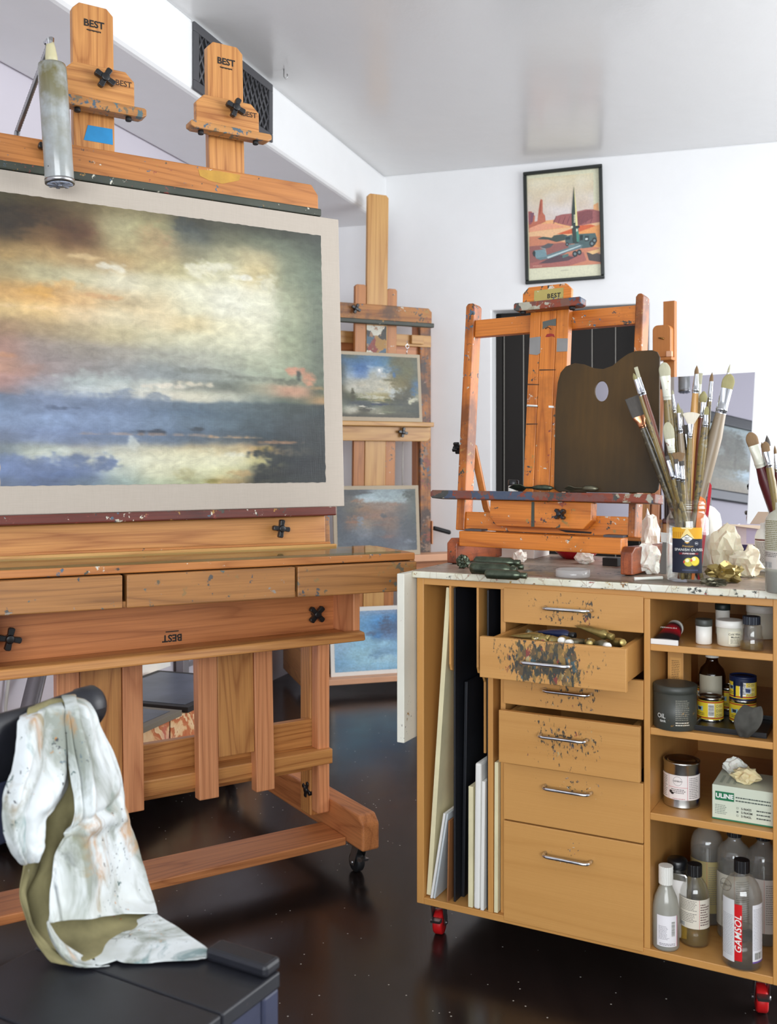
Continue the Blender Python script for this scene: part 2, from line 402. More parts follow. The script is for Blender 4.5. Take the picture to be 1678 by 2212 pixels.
MT['hardboard']=plain('brown hardboard',S(150,98,56),.6,var=.12)
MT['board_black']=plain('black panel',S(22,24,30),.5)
MT['slot_dark']=plain('dark ply',S(120,84,52),.6,var=.1)
MT['chair_black']=None
g=G('worn blue black chair paint'); v=g.coord(); n=g.noise(v,30,5,.7); 
MT['chair_black']=g.fin(g.mix(g.ramp(n,[(.70,0.0),(.74,.6)]),g.mix(n,S(22,23,27),S(36,37,45)),S(120,96,76)),.42)
MT['chair_blue']=plain('blue grey chair paint',S(52,56,78),.5,var=.25,vscale=14)
g=G('paint smeared canvas apron'); v=g.coord()
base=g.mix(g.ramp(g.noise(v,6,4,.6),[(.35,0.0),(.65,1.0)]),S(196,200,196),S(226,232,236))
big=g.noise(g.map(v,(1,1,.6),(4,2,1)),9,5,.62,.8)
base=g.mix(g.ramp(big,[(.46,0.0),(.62,.8)]),base,S(118,124,108))
sm2=g.noise(g.map(v,(1,1,.5),(9,1,5)),15,5,.62,.8); hue=g.ramp(g.noise(g.map(v,(1,1,1),(2,7,3)),5,1),[(0,S(86,104,110)),(.4,S(96,140,140)),(.5,S(190,140,84)),(.58,S(110,112,70)),(.66,S(60,70,90))])
base=g.mix(g.ramp(sm2,[(.53,0.0),(.64,.75)]),base,hue)
base,_=splat(g,base,v,.32,60,palette=[(0,S(50,56,70)),(.4,S(110,130,140)),(.5,S(50,90,90)),(.58,S(200,140,70)),(.66,S(40,44,56))])
g.bump(g.noise(v,240,2,.5),.12,.001)
MT['apron']=g.fin(base,.85)
MT['tape']=plain('blue masking tape',S(38,134,190),.7,var=.1,vscale=30)
g=G('stained acrylic tube'); v=g.coord(); n=g.noise(v,11,4,.6); z=g.sep(g.coord('Object',False))[2]
st=g.math('MULTIPLY',g.ramp(n,[(.38,0.0),(.60,1.0)]),g.ramp(g.math('MULTIPLY',g.math('ADD',z,.1),2.0),[(.25,.25),(.75,1.0)]))
MT['tube_light']=g.fin(g.mix(st,S(184,190,192),S(120,112,62)),.14,0,.6,**{'Transmission Weight':.25})
MT['glass']=clear('clear glass',(.95,.96,.955,1))
MT['glass_top']=clear('greenish sheet glass',(.82,.90,.84,1),refl=1.3)
MT['plastic_clear']=clear('clear plastic',(.93,.93,.92,1),.45,(.8,.79,.78,1),.08)
MT['frost']=clear('frosted plastic bottle',(.86,.86,.82,1),.5,(.80,.79,.72,1),.15)
MT['bottle']=clear('clear solvent bottle',(.94,.94,.92,1),.16,(.82,.82,.78,1),.05)
MT['liquid_clear']=clear('clear liquid',(.88,.89,.88,1),.06,(.7,.7,.66,1),.03,.6)
MT['liquid_oil']=clear('yellow oil',(.80,.62,.12,1),.32,(.62,.44,.06,1),.04,.6)
MT['bottle_clear']=clear('clear bottle wall',(.95,.95,.94,1),.04,(.85,.85,.82,1),.04)
MT['amber_glass']=clear('amber bottle glass',(.36,.16,.05,1),.25,(.06,.03,.01,1),.05)
MT['white_plastic']=plain('white plastic',S(232,230,222),.4)
MT['cream_plastic']=plain('translucent tub plastic',S(214,208,190),.42,**{'Subsurface Weight':.1})
MT['label_white']=plain('white paper label',S(236,232,226),.6)
MT['tub_dark']=plain('paint smeared dark tub',S(64,66,60),.45,var=.35,vscale=9,paint=.4,pscale=24)
MT['cap_blue']=plain('dark blue cap',S(28,36,48),.4)
MT['cap_green']=plain('dark green lid',S(24,40,38),.45)
MT['tissue']=plain('white crumpled paper',S(238,232,222),.8,**{'Subsurface Weight':.15})
MT['tissue_cream']=plain('cream wax paper',S(232,224,196),.6,**{'Subsurface Weight':.15})
MT['rag']=plain('grey rag',S(74,72,66),.9,var=.3,vscale=30)
MT['foil']=plain('dirty metal tube',S(120,116,96),.36,.75,var=.4,vscale=30)
MT['foil_green']=plain('grimy dark green metal',S(82,90,74),.28,.75,var=.5,vscale=50)
MT['foil_gold']=plain('gold crumpled tube',S(160,140,84),.35,.7,var=.4,vscale=30,paint=.4,pscale=70)
MT['palette']=None
g=G('oiled wooden palette'); v=g.coord('Object',False); n=g.noise(v,9,5,.65)
d=g.n('ShaderNodeVectorMath',operation='MULTIPLY'); g.t.links.new(v,d.inputs[0]); d.inputs[1].default_value=(5.2,0,4.2)
l=g.n('ShaderNodeVectorMath',operation='LENGTH'); g.t.links.new(d.outputs[0],l.inputs[0])
f=g.math('SUBTRACT',1.15,g.math('ADD',l.outputs['Value'],g.math('MULTIPLY',n,-.5)),True)
st=g.noise(g.map(v,(1,1,.12)),60,3,.6)
MT['palette']=g.fin(g.mix(g.math('MULTIPLY',f,g.math('ADD',.55,g.math('MULTIPLY',st,.7)),True),S(30,28,21),S(82,60,28)),.5,0,.3)
MT['bristle']=None
def bristle(nm,c1,c2):
    g=G(nm); v=g.coord('Object',False); n=g.noise(g.map(v,(1,1,.04)),700,2,.5); z=g.noise(g.map(v,(.3,.3,1)),40,2)
    return g.fin(g.mix(g.math('MULTIPLY',g.math('ADD',n,z),.5),c1,c2),.8)
MT['br_pale']=bristle('pale hog bristle',S(150,146,116),S(200,196,172))
MT['br_olive']=bristle('olive stained bristle',S(120,112,70),S(176,168,120))
MT['br_brown']=bristle('brown sable bristle',S(92,68,44),S(150,120,84))
MT['br_dark']=bristle('dark grey bristle',S(52,48,46),S(104,98,92))
MT['br_white']=bristle('white fan bristle',S(196,184,160),S(236,230,216))
MT['ferrule']=plain('nickel ferrule',S(200,202,206),.16,1)
MT['ferrule_copper']=plain('copper ferrule',S(216,150,110),.3,1,var=.1,vscale=30)
MT['ferrule_white']=plain('paint spattered ferrule',S(214,214,198),.4,.1,paint=.3,pscale=90)
def hnd(nm,c,p=.4): return wood(nm,c,tuple(x*.55 for x in c[:3])+(1,),'z',ring=5,contrast=.5,rough=.35,paint=p,pscale=70,palette=[(0,S(90,80,54)),(.42,S(150,140,110)),(.5,S(110,92,50)),(.58,S(60,54,44)),(.68,S(170,160,136))])
MT['h_olive']=hnd('olive smeared handle',S(140,120,72),.6); MT['h_brown']=hnd('red brown handle',S(116,58,36),.3); MT['h_natural']=hnd('natural wood handle',S(216,164,96),.15)
MT['h_grey']=hnd('weathered thick handle',S(150,132,108),.3); MT['h_wine']=hnd('wine red handle',S(84,22,28),.25); MT['h_dark']=hnd('dark smeared handle',S(70,62,46),.6)
MT['red']=plain('red glaze',S(176,20,36),.25)
MT['red_wheel']=plain('red caster wheel',S(190,26,28),.35)
MT['black_box']=plain('matt black box',S(30,28,28),.6)
MT['cardboard']=plain('cardboard',S(206,184,160),.75)
MT['plywood']=None
g=G('rough plywood'); v=g.coord(); n=g.noise(g.map(v,(1,.3,1)),7,4,.6,.6)
c=g.ramp(g.math('FRACT',g.math('MULTIPLY',n,6)),[(0,S(226,180,130)),(.55,S(236,204,160)),(.62,S(190,104,62)),(.9,S(200,122,78)),(1,S(226,180,130))])
pk=g.ramp(g.noise(v,4,3,.6),[(.6,0.0),(.7,.55)]); c=g.mix(pk,c,S(206,110,120))
MT['plywood']=g.fin(c,.6)
MT['grey_metal']=plain('grey metal strut',S(150,146,150),.45,.5)
MT['cable']=plain('pale cable',S(190,188,182),.5)
MT['mirror']=plain('mirror silvering',S(196,196,202),.0,1)
MT['green_box']=plain('green carton',S(30,110,74),.55)
MT['carton_pale']=plain('pale green carton',S(206,212,192),.55)
MT['yellow_label']=plain('yellow label',S(226,196,50),.5)
MT['glove']=plain('cream latex glove',S(226,206,160),.6,**{'Subsurface Weight':.2})
MT['glove_white']=plain('white glove',S(240,234,222),.6,**{'Subsurface Weight':.2})
MT['navy']=plain('navy paint',S(18,30,66),.4)
MT['pink_board']=plain('pale pinkish oak',S(222,168,132),.5,var=.08)
MT['grey_tape']=plain('grey paint patch',S(140,138,136),.6,var=.08,vscale=20)
MT['blue_box']=plain('blue brush block',S(40,60,140),.5)

MT['worn_post']=wood('heavily stained easel post',S(196,128,64),S(120,62,24),'z',ring=9,contrast=.8,rough=.5,paint=.62,pscale=30,patina=(S(66,62,62),.38,.54,7,.9),palette=[(0,S(50,56,66)),(.38,S(150,120,100)),(.46,S(60,56,52)),(.53,S(150,70,50)),(.58,S(70,96,120)),(.64,S(50,48,46)),(.70,S(180,170,160))])
MT['amber_post']=wood('stained amber easel post',S(216,128,50),S(136,62,14),'z',ring=8,contrast=.8,rough=.35,paint=.44,pscale=44,patina=(S(92,48,22),.46,.62,7,.8))
MT['ochre_patch']=plain('ochre paint patch',S(186,140,52),.5,var=.2,vscale=20,paint=.3,pscale=50)
MT['red_z']=wood('pinkish oak upright',S(230,160,110),S(168,100,62),'z',ring=11,contrast=.75,rough=.4)
MT['amber_foot']=wood('dark stained easel foot',S(176,92,50),S(104,46,26),'y',ring=8,contrast=.8,rough=.35,paint=.44,pscale=44,patina=(S(84,40,26),.44,.62,12,.75))
# ---------------- camera
cd=bpy.data.cameras.new('camera'); co=bpy.data.objects.new('camera',cd); COL.objects.link(co)
cd.sensor_fit='HORIZONTAL'; cd.sensor_width=36; cd.lens=36*F/1678; cd.shift_y=-(1106-CY)/1678
co.location=(0,0,H); co.rotation_euler=(pi/2,0,0); cd.clip_start=.05
cd.dof.use_dof=True; cd.dof.focus_distance=2.75; cd.dof.aperture_fstop=7.1
bpy.context.scene.camera=co
sc=bpy.context.scene
sc.view_settings.view_transform='Standard'; sc.view_settings.look='None'; sc.view_settings.gamma=1; sc.view_settings.exposure=0.27
sc.view_settings.use_curve_mapping=False
sc.cycles.max_bounces=14; sc.cycles.diffuse_bounces=4; sc.cycles.glossy_bounces=4; sc.cycles.transmission_bounces=14; sc.cycles.transparent_max_bounces=48
sc.cycles.caustics_reflective=False; sc.cycles.caustics_refractive=False; sc.cycles.sample_clamp_indirect=4
# ---------------- room
B=Fr((-.016,5.767,0),-17.1)          # back wall, room side is -y
Lw=Fr((-.016,5.767,0),70.76)         # left side beam, x runs away from the camera, y to the left
CEIL=2.864; BZ=2.585
o=B.px(1062,760,y=0); X0=o[0]; X1=B.px(1400,760,y=0)[0]; DZ=B.px(1064,671,y=0)[2]
mb=MB(); mb.prism([(-.75,0),(X0,0),(X0,DZ),(X1,DZ),(X1,0),(3.6,0),(3.6,CEIL),(-.75,CEIL)],'y',0,.17)
struct(mb.done('wall_back',MT['wall'],M=FM(B),bev=.008))
struct(MB().box(-9.2,.6,.496,.65,0,CEIL).done('wall_left',MT['wall_left'],M=FM(Lw)))
struct(MB().box(-9.2,.16,0,.497,BZ,CEIL).done('ceiling_beam',MT['wall'],M=FM(Lw),bev=.025,seg=3))
struct(MB().box(-4.2,3.9,-3.0,6.6,CEIL-.002,CEIL+.1).done('ceiling',MT['ceiling']))
struct(MB().box(-4.2,3.9,-3.0,6.6,-.1,0).done('floor',MT['floor']))
RX=3.3
mb=MB(); wy0,wy1,wz0,wz1=.6,4.0,.75,2.5
mb.box(RX,RX+.2,-3,wy0,0,CEIL); mb.box(RX,RX+.2,wy1,4.95,0,CEIL); mb.box(RX,RX+.2,wy0,wy1,0,wz0); mb.box(RX,RX+.2,wy0,wy1,wz1,CEIL)
struct(mb.done('wall_right',MT['wall']))
RY=-2.8; bx0,bx1,bz0,bz1=-2.2,1.6,.8,2.4
mb=MB(); mb.box(-4.1,bx0,RY-.2,RY,0,CEIL); mb.box(bx1,RX,RY-.2,RY,0,CEIL); mb.box(bx0,bx1,RY-.2,RY,0,bz0); mb.box(bx0,bx1,RY-.2,RY,bz1,CEIL)
struct(mb.done('wall_rear',MT['wall']))
def window(n,ax):
    e=bpy.data.objects.new('window_%d'%n,None); COL.objects.link(e); struct(e)
    mb=MB()
    if ax=='x':
        for a in (wy0,(wy0+wy1)/2-.025,wy1-.05): mb.box(RX+.1,RX+.15,a,a+.05,wz0,wz1)
        for a in (wz0,wz1-.05): mb.box(RX+.1,RX+.15,wy0,wy1,a,a+.05)
    else:
        for a in (bx0,(bx0+bx1)/2-.025,bx1-.05): mb.box(a,a+.05,RY-.15,RY-.1,bz0,bz1)
        for a in (bz0,bz1-.05): mb.box(bx0,bx1,RY-.15,RY-.1,a,a+.05)
    mb.done('window_frame',MT['trim_white'],e)
window(1,'x'); window(2,'y')
# daylight through the two windows
def area(n,loc,rot,sx,sy,pw,col):
    l=bpy.data.lights.new(n,'AREA'); l.shape='RECTANGLE'; l.size=sx; l.size_y=sy; l.energy=pw; l.color=col
    ob=bpy.data.objects.new(n,l); COL.objects.link(ob); ob.location=loc; ob.rotation_euler=rot; return ob
area('daylight_right',(RX+.05,(wy0+wy1)/2,(wz0+wz1)/2),(0,radians(90),0),wz1-wz0-.1,wy1-wy0-.1,LIGHT_R,(.97,.985,1.0))
area('daylight_rear',((bx0+bx1)/2,RY-.05,(bz0+bz1)/2),(radians(90),0,0),bx1-bx0-.1,bz1-bz0-.1,LIGHT_B,(.93,.97,1.0))
w=bpy.data.worlds.new('sky'); sc.world=w; w.use_nodes=True; w.node_tree.nodes['Background'].inputs[0].default_value=(.8,.9,1,1); w.node_tree.nodes['Background'].inputs[1].default_value=1.0
# ---------------- plank door in its recess
e=bpy.data.objects.new('door_1',None); COL.objects.link(e); struct(e); e.matrix_world=FM(B)
dz=DZ
mb=MB(); fw=.035
mb.box(X0,X0+fw,.12,.17,0,dz); mb.box(X1-fw,X1,.12,.17,0,dz); mb.box(X0,X1,.12,.17,dz-fw,dz)
mb.done('door_frame',MT['door'],e,bev=.004)
edges=[B.px(u,760,y=.14)[0] for u in (1083,1131)]; pw=edges[1]-edges[0]
x=edges[0]; mb=MB(); gb=MB()
gb.box(X0+fw+.012,X0+fw+.0145,.118,.125,0,dz-fw)
while x<X1-fw-.01:
    mb.box(x+.003,min(x+pw-.003,X1-fw),.135,.165,.01,dz-fw); gb.box(x-.0022,x+.0022,.136,.16,.01,dz-fw); x+=pw
mb.box(X0+fw,edges[0]-.003,.13,.165,.01,dz-fw)
mb.done('door_plank',MT['door'],e,bev=.003); gb.done('door_edge_glint',plain('pale edge highlight',S(150,146,138),.4),e)  # pale strips stand for light caught on the plank edges
# ---------------- wall vent on the beam
q=[Lw.px(u,v,y=-.008) for u,v in ((420,47),(588,183),(588,305),(417,195))]
vx0=(q[0][0]+q[3][0])/2; vx1=q[1][0]; vz1=(q[0][2]+q[1][2])/2; vz0=(q[3][2]+q[2][2])/2
t=T('wall_vent','dark grey lattice air vent on the white ceiling beam','vent',Lw)
fr=.035
mb=MB(); mb.box(vx0,vx1,-.012,-.001,vz0,vz0+fr); mb.box(vx0,vx1,-.012,-.001,vz1-fr,vz1); mb.box(vx0,vx0+fr,-.012,-.001,vz0+fr,vz1-fr); mb.box(vx1-fr,vx1,-.012,-.001,vz0+fr,vz1-fr)
mb.done('vent_frame',MT['black_metal'],t,bev=.003)
MB().box(vx0+fr,vx1-fr,-.004,-.001,vz0+fr,vz1-fr).done('vent_backing',plain('vent dark inside',S(10,10,12),.9),t)
mb=MB(); a0,a1,b0,b1=vx0+fr,vx1-fr,vz0+fr,vz1-fr; st=.042
def clipseg(p,d):
    lo,hi=-9,9
    for k,(mn,mx) in enumerate(((a0,a1),(b0,b1))):
        t0=(mn-p[k])/d[k]; t1=(mx-p[k])/d[k]; lo=max(lo,min(t0,t1)); hi=min(hi,max(t0,t1))
    return lo,hi
k=-40
while k<60:
    for sgn in (1,-1):
        p=(a0+k*st,b0); d=(sgn*.55,.835); lo,hi=clipseg(p,d)
        if hi-lo>.01:
            A=(p[0]+d[0]*lo,p[1]+d[1]*lo); Z=(p[0]+d[0]*hi,p[1]+d[1]*hi)
            mb.tube([(A[0],-.007,A[1]),(Z[0],-.007,Z[1])],.0052,4)
    k+=1
mb.done('vent_lattice',MT['black_metal'],t)
# ---------------- ceiling hook
h=W.px(613,150,z=CEIL-.004)
mb=MB(); mb.tube([(0,0,.004),(0,0,-.03),(.008,0,-.042),(.016,0,-.03),(.014,0,-.02)],.0022,8)
o=mb.done('ceiling_hook',MT['steel'],M=Tr(*h)); tag(o,'small bent metal hook screwed into the ceiling','hook')
# ---------------- framed rocket poster
q=[B.px(u,v,y=-.02) for u,v in ((1129,372),(1299,354),(1307,602),(1135,614))]
cx=sum(p[0] for p in q)/4; cz=sum(p[2] for p in q)/4
pw=((q[1][0]-q[0][0])+(q[2][0]-q[3][0]))/2; ph=((q[0][2]-q[3][2])+(q[1][2]-q[2][2]))/2
PM=FM(B)@Tr(cx,-.003,cz)@Rot(-1.2,'Y')
t=T('framed_poster','black framed vintage desert rocket poster hanging on the white wall','framed poster',PM)
fw=.019; a,b=pw/2,ph/2
mb=MB()
for (x0,x1,z0,z1) in ((-a,a,-b,-b+fw),(-a,a,b-fw,b),(-a,-a+fw,-b+fw,b-fw),(a-fw,a,-b+fw,b-fw)): mb.box(x0,x1,-.022,0,z0,z1)
mb.done('picture_frame',plain('black picture frame',S(26,32,28),.3),t,bev=.004)
mb=MB(); iw,ih=2*(a-fw),2*(b-fw)
def pq(x,y):
    s=(x-200-(y-290)*.0229)/1200; yt=290-125*s; yb=2035-80*s; tt=(y-yt)/(yb-yt)
    return (min(.5,max(-.5,s-.5))*iw,(.5-min(1,max(0,tt)))*ih)
Y=[-.006]
def pp(pts,c):
    Y[0]-=.00006; mb.poly([pq(*p) for p in pts],S(*[min(240,x*1.08+6) for x in c]),Y[0])
mb.box(-iw/2,iw/2,-.0058,-.002,-ih/2,ih/2)
L=mb.bm.loops.layers.float_color.new('Col')
for f in mb.bm.faces:
    for lp in f.loops: lp[L]=S(226,226,198)
cols=[]; rows=[]
for i in range(13):
    y=340+i*60; rows.append([(pq(x,y-(x-200)*.09)[0],-.0061,pq(x,y-(x-200)*.09)[1]) for x in range(210,1420,110)])
    cols.append([S(228-.5*i-8*mnoise.noise((x*.004,y*.006,1)),218-i*.6-14*mnoise.noise((x*.004,y*.006,1)),184+i*2-24*mnoise.noise((x*.004,y*.006,1))) for x in range(210,1420,110)])
mb.grid(rows,cols=cols,sm=False)
pp([(225,880),(300,895),(420,700),(440,672),(470,690),(480,940),(560,980),(700,900),(760,862),(830,905),(1060,850),(1150,860),(1260,800),(1390,735),(1415,1100),(1415,1300),(235,1300)],(226,164,116))
pp([(225,880),(280,880),(340,960),(330,1060),(380,1040),(400,850),(425,700),(440,672),(468,690),(470,900),(510,950),(520,1050),(430,1090),(300,1180),(235,1230)],(176,104,84))
pp([(232,890),(275,890),(300,1000),(280,1090),(235,1100)],(142,86,92))
pp([(265,905),(325,900),(300,1060),(262,1060)],(116,80,96))
pp([(425,705),(445,690),(440,860),(420,960),(410,900)],(150,80,66))
pp([(640,1050),(700,960),(800,930),(960,915),(1060,880),(1180,850),(1300,850),(1415,880),(1420,1060),(1200,1110),(950,1130),(800,1100)],(150,92,92))
pp([(1060,900),(1240,860),(1300,880),(1290,1000),(1100,1110),(1050,1100)],(120,70,74))
for i in range(9):
    x=690+i*76; pp([(x,960+(i%3)*20),(x+12,950),(x-30,1080),(x-46,1085)],(108,64,74))
pp([(235,1230),(520,1190),(950,1150),(1420,1060),(1420,1700),(245,1700)],(226,176,136))
pp([(240,1160),(420,1090),(640,1080),(860,1140),(500,1190),(240,1225)],(214,150,122))
pp([(700,1260),(900,1190),(1100,1120),(1260,1100),(1370,1130),(1340,1190),(1120,1230),(900,1260)],(196,96,62))
pp([(1060,1230),(1420,1100),(1430,1480),(1100,1480)],(222,150,92))
pp([(245,1300),(420,1290),(600,1350),(900,1400),(1400,1490),(1430,1640),(1430,1760),(250,1830)],(188,124,98))
pp([(245,1460),(500,1440),(800,1400),(950,1420),(900,1540),(700,1700),(420,1760),(250,1790)],(140,92,88))
pp([(380,1330),(480,1300),(620,1320),(660,1280),(800,1260),(880,1280),(840,1360),(700,1390),(560,1350),(420,1345)],(64,76,72))
pp([(440,1470),(560,1410),(660,1420),(600,1480),(480,1510)],(84,84,88))
pp([(260,1740),(700,1650),(1150,1560),(1200,1700),(900,1790),(420,1815),(250,1830)],(158,98,92))
pp([(1200,1570),(1320,1560),(1430,1600),(1435,1730),(1240,1700)],(74,66,66))
pp([(1210,1560),(1420,1505),(1425,1560),(1300,1600)],(226,178,126))
pp([(400,1750),(700,1600),(1000,1640),(1100,1600),(900,1700),(600,1740)],(84,66,74))
# truck, trailer, rocket
pp([(840,1300),(960,1270),(980,1390),(1080,1260),(1340,1245),(1370,1330),(1350,1430),(1290,1480),(1130,1500),(1000,1420),(900,1420),(850,1400)],(70,92,94))
pp([(850,1310),(930,1300),(930,1350),(855,1360)],(40,54,60)); pp([(1090,1280),(1140,1275),(1140,1360),(1090,1370)],(32,44,48)); pp([(1170,1290),(1240,1285),(1240,1380),(1170,1385)],(44,58,60))
pp([(1180,1330),(1220,1328),(1220,1356),(1180,1360)],(196,206,206))
for cx_,cy_,r_ in ((1290,1420,55),(880,1430,34),(1010,1590,52),(1080,1565,48),(1330,1370,50)):
    pp([(cx_+r_*.85*cos(k*.52),cy_+r_*sin(k*.52)) for k in range(12)],(38,46,50)); pp([(cx_+r_*.4*cos(k*.52),cy_+r_*.45*sin(k*.52)) for k in range(12)],(110,128,132))
pp([(900,1440),(1060,1420),(1110,1440),(960,1500),(900,1480)],(104,126,128))
pp([(350,1660),(560,1600),(800,1520),(1080,1430),(1140,1440),(1110,1500),(880,1560),(600,1660),(430,1690)],(96,118,124))
pp([(540,1640),(1100,1445),(1105,1460),(560,1665)],(176,194,196))
pp([(330,1530),(500,1510),(535,1560),(540,1630),(370,1660),(320,1600)],(112,140,148)); pp([(300,1570),(325,1525),(350,1560),(345,1640),(315,1620)],(44,54,58))
pp([(800,1610),(900,1585),(905,1625),(805,1660)],(80,110,108)); pp([(430,1480),(520,1500),(535,1570),(522,1572),(515,1512),(430,1490)],(150,160,160))
pp([(990,462),(1010,620),(1035,860),(1050,1100),(1070,1380),(1060,1415),(975,1410),(960,1150),(955,900),(970,700),(982,540)],(46,60,58))
pp([(992,470),(1012,640),(1040,900),(1055,1130),(1020,1130),(1012,860),(1000,640)],(224,210,150))
pp([(1022,1130),(1060,1140),(1078,1300),(1075,1390),(1040,1390)],(70,132,118)); pp([(1020,1125),(1085,1120),(1085,1160),(1020,1165)],(40,44,50)); pp([(940,1130),(975,1125),(975,1160),(940,1165)],(210,204,180))
pp([(1030,1175),(1052,1180),(1052,1215),(1030,1220)],(230,226,200))
for i in range(5): pp([(990,940+i*28),(1016,940+i*28),(1016,958+i*28),(990,958+i*28)],(206,204,180))
for i in range(6): pp([(310+i*26,1790-(i%2)*6),(328+i*26,1780),(330+i*26,1788),(312+i*26,1802)],(214,170,150))
pp([(775,1862),(905,1858),(905,1864),(775,1868)],(150,150,134))
mb.done('print',MT['poster'],t,recalc=False)
# ---------------- big studio easel
E=Fr((-.074,2.834,0),32.2); ET=Fr(E.w(0,.15,.5),32.2,2.4)
RT=rel(E,ET)
EA=T('studio_easel','large oak H-frame studio easel on casters holding the big landscape canvas','easel',E)
XL=-1.077
def foot(x):
    mb=MB(); c=.024
    prof=[(0,.09),(1.08,.09),(1.08,.165),(1.056,.19),(.024,.19),(0,.166)]
    pts=[(x+(0 if x>-.5 else 0),0)]
    mb.prism(prof,'x',x,x+.057)
    mb.done('base_foot',MT['red_y'],EA,bev=.006)
    mb=MB(); mb.box(x-.042,x-.001,.19,.232,.15,1.75); mb.done('front_post',MT['red_z'],EA,bev=.005)
    mb=MB(); mb.box(x-.042,x-.001,.24,.305,.13,1.75); mb.done('rear_post',MT['oak_z'],EA,bev=.004)
    for y in (.07,1.0): caster(EA,x+.034,y,.09,.029,MT['black_rubber'],'y')
def caster(par,x,y,top,r,wheelmat,dirn='y',rot=0):
    M=Tr(x,y,0)@Rot(rot,'Z')
    w=MB(); w.lathe([(r*.55,-.012),(r*.9,-.012),(r,-.008),(r,.008),(r*.9,.012),(r*.55,.012)],(0,.02,r),axis='x',n=26)
    w.done('caster_wheel',wheelmat,par,M)
    f=MB(); f.box(-.026,.026,-.03,.03,top-.006,top)
    f.lathe([(.016,top-.02),(.018,top-.006)],n=14)
    for sx in (-1,1): f.prism([(-.012,top-.012),(.02,top-.012),(.036,r+.004),(.03,r-.008),(.012,r-.008)],'x',sx*.0165,sx*.0145)
    f.tube([(-.02,.02,r),(.02,.02,r)],.005,10)
    f.prism([(-.03,r+.022),(-.004,r+.02),(.0,r+.008),(-.026,r+.014)],'x',-.012,.012)
    f.done('caster_fork',MT['steel'],par,M)
foot(0.0); foot(XL)
# stretchers and front base bar
MB().box(XL-.001,.0,.236,.262,.27,.425).done('rear_stretcher',MT['oak_x'],EA,bev=.003)
MB().box(XL,-.001,.172,.24,.301,.345).done('front_stretcher',MT['oak_x'],EA,bev=.003)
MB().box(XL+.058,-.001,.092,.24,.082,.106).done('base_bar',MT['red_x'],EA,bev=.003)
knob(EA,-.035,.262,.205,.026,20,M=MI,axis='-x',stem=.03)
# two sliding masts, each a centre board between two rails (tilted back a little)
def ch(x0,x1,z0,z1,c): return [(x0,z0),(x1,z0),(x1,z1-c),(x1-c,z1),(x0+c,z1),(x0,z1-c)]
for i,(c0,c1,r0,r1,zt,bots,hold) in enumerate((( -.375,-.266,-.434,-.207,1.905,(-.225,-.118,-.232),0),(-.753,-.644,-.812,-.588,1.925,(-.22,-.17,-.222),1))):
    MB().prism(ch(c0,c1,bots[1],zt,.018),'y',.004,.03).done('mast_board',MT['oak_z'],EA,RT,bev=.0025)
    for (a,b,zb) in ((r0,c0-.0015,bots[0]),(c1+.0015,r1,bots[2])):
        m=MB(); m.box(a,b,0,.036,zb,1.50); o=m.done('mast_rail',MT['red_z'],EA,RT,bev=.003)
        for k in range(2): MB().lathe([(.0055,-.001),(0,-.0015)],((a+b)/2+(-.01 if k else .012),0,zb+.05+.022*k),axis='y',n=12).done('plug',MT['red_x'],o)
    letters([('BEST',(c0+c1)/2+.002,zt-.052,.026)],MT['ink'],EA,RT@Tr(0,.0030,0),bold=.03)
    b=MB(); 
    for k in range(11): b.box((c0+c1)/2-.017+k*.0035,(c0+c1)/2-.0145+k*.0035,.0028,.0036,zt-.071-(k%3)*.0006,zt-.0678)
    b.done('small_print',MT['ink'],EA,RT)
    # sliding top holder
    u=[((447,200),(140,130))[0],(140,130)]
    if i==0: hx0,hx1,hz0,hz1,lx0,lx1,lz0,lz1,kp=[*(ET.px(424,250,y=-.02)[0],ET.px(560,280,y=-.02)[0],ET.px(430,276,y=-.02)[2],ET.px(440,203,y=-.02)[2]),ET.px(410,280,y=-.05)[0],ET.px(585,300,y=-.05)[0],ET.px(585,308,y=-.05)[2],ET.px(585,292,y=-.05)[2],ET.px(503,238,y=-.02)]
    else: hx0,hx1,hz0,hz1,lx0,lx1,lz0,lz1,kp=[*(ET.px(139,180,y=-.02)[0],ET.px(291,230,y=-.02)[0],ET.px(150,206,y=-.02)[2],ET.px(157,131,y=-.02)[2]),ET.px(139,220,y=-.05)[0],ET.px(315,245,y=-.05)[0],ET.px(312,257,y=-.05)[2],ET.px(312,236,y=-.05)[2],ET.px(222,174,y=-.02)]
    MB().prism(ch(hx0,hx1,hz0,hz1,.024),'y',-.02,.002).done('holder_block',MT['oak_x'],EA,RT,bev=.003)
    led=MB().prism([(lx0,lz0+.006),(lx0+.012,lz0),(lx1-.012,lz0),(lx1,lz0+.006),(lx1,lz1-.004),(lx1-.006,lz1),(lx0+.006,lz1),(lx0,lz1-.004)],'y',-.058,-.018).done('holder_ledge',MT['ledge_blue'],EA,RT,bev=.003)
    for fx in (lx0+.035,lx1-.045): MB().lathe([(.0075,lz0-.011),(.0085,lz0-.008),(.0075,lz0)],(fx,-.042,0),n=14).done('rubber_pad',MT['black_rubber'],led)
    knob(EA,kp[0],kp[1]-.016,kp[2],.029,20 if i==0 else 28,M=RT)
    letters([('BEST',hx1-.030,kp[2]+.002 if i else kp[2]-.004,.021)],MT['ink_brown'],EA,RT@Tr(0,-.0208,0),bold=.02)
# blue tape on the left mast
tp=[ET.px(u,v,y=.003) for u,v in ((190,270),(243,279),(244,313),(181,302))]
MB().prism([(p[0],p[2]) for p in tp],'y',.0030,.0042).done('masking_tape',MT['tape'],EA,RT)
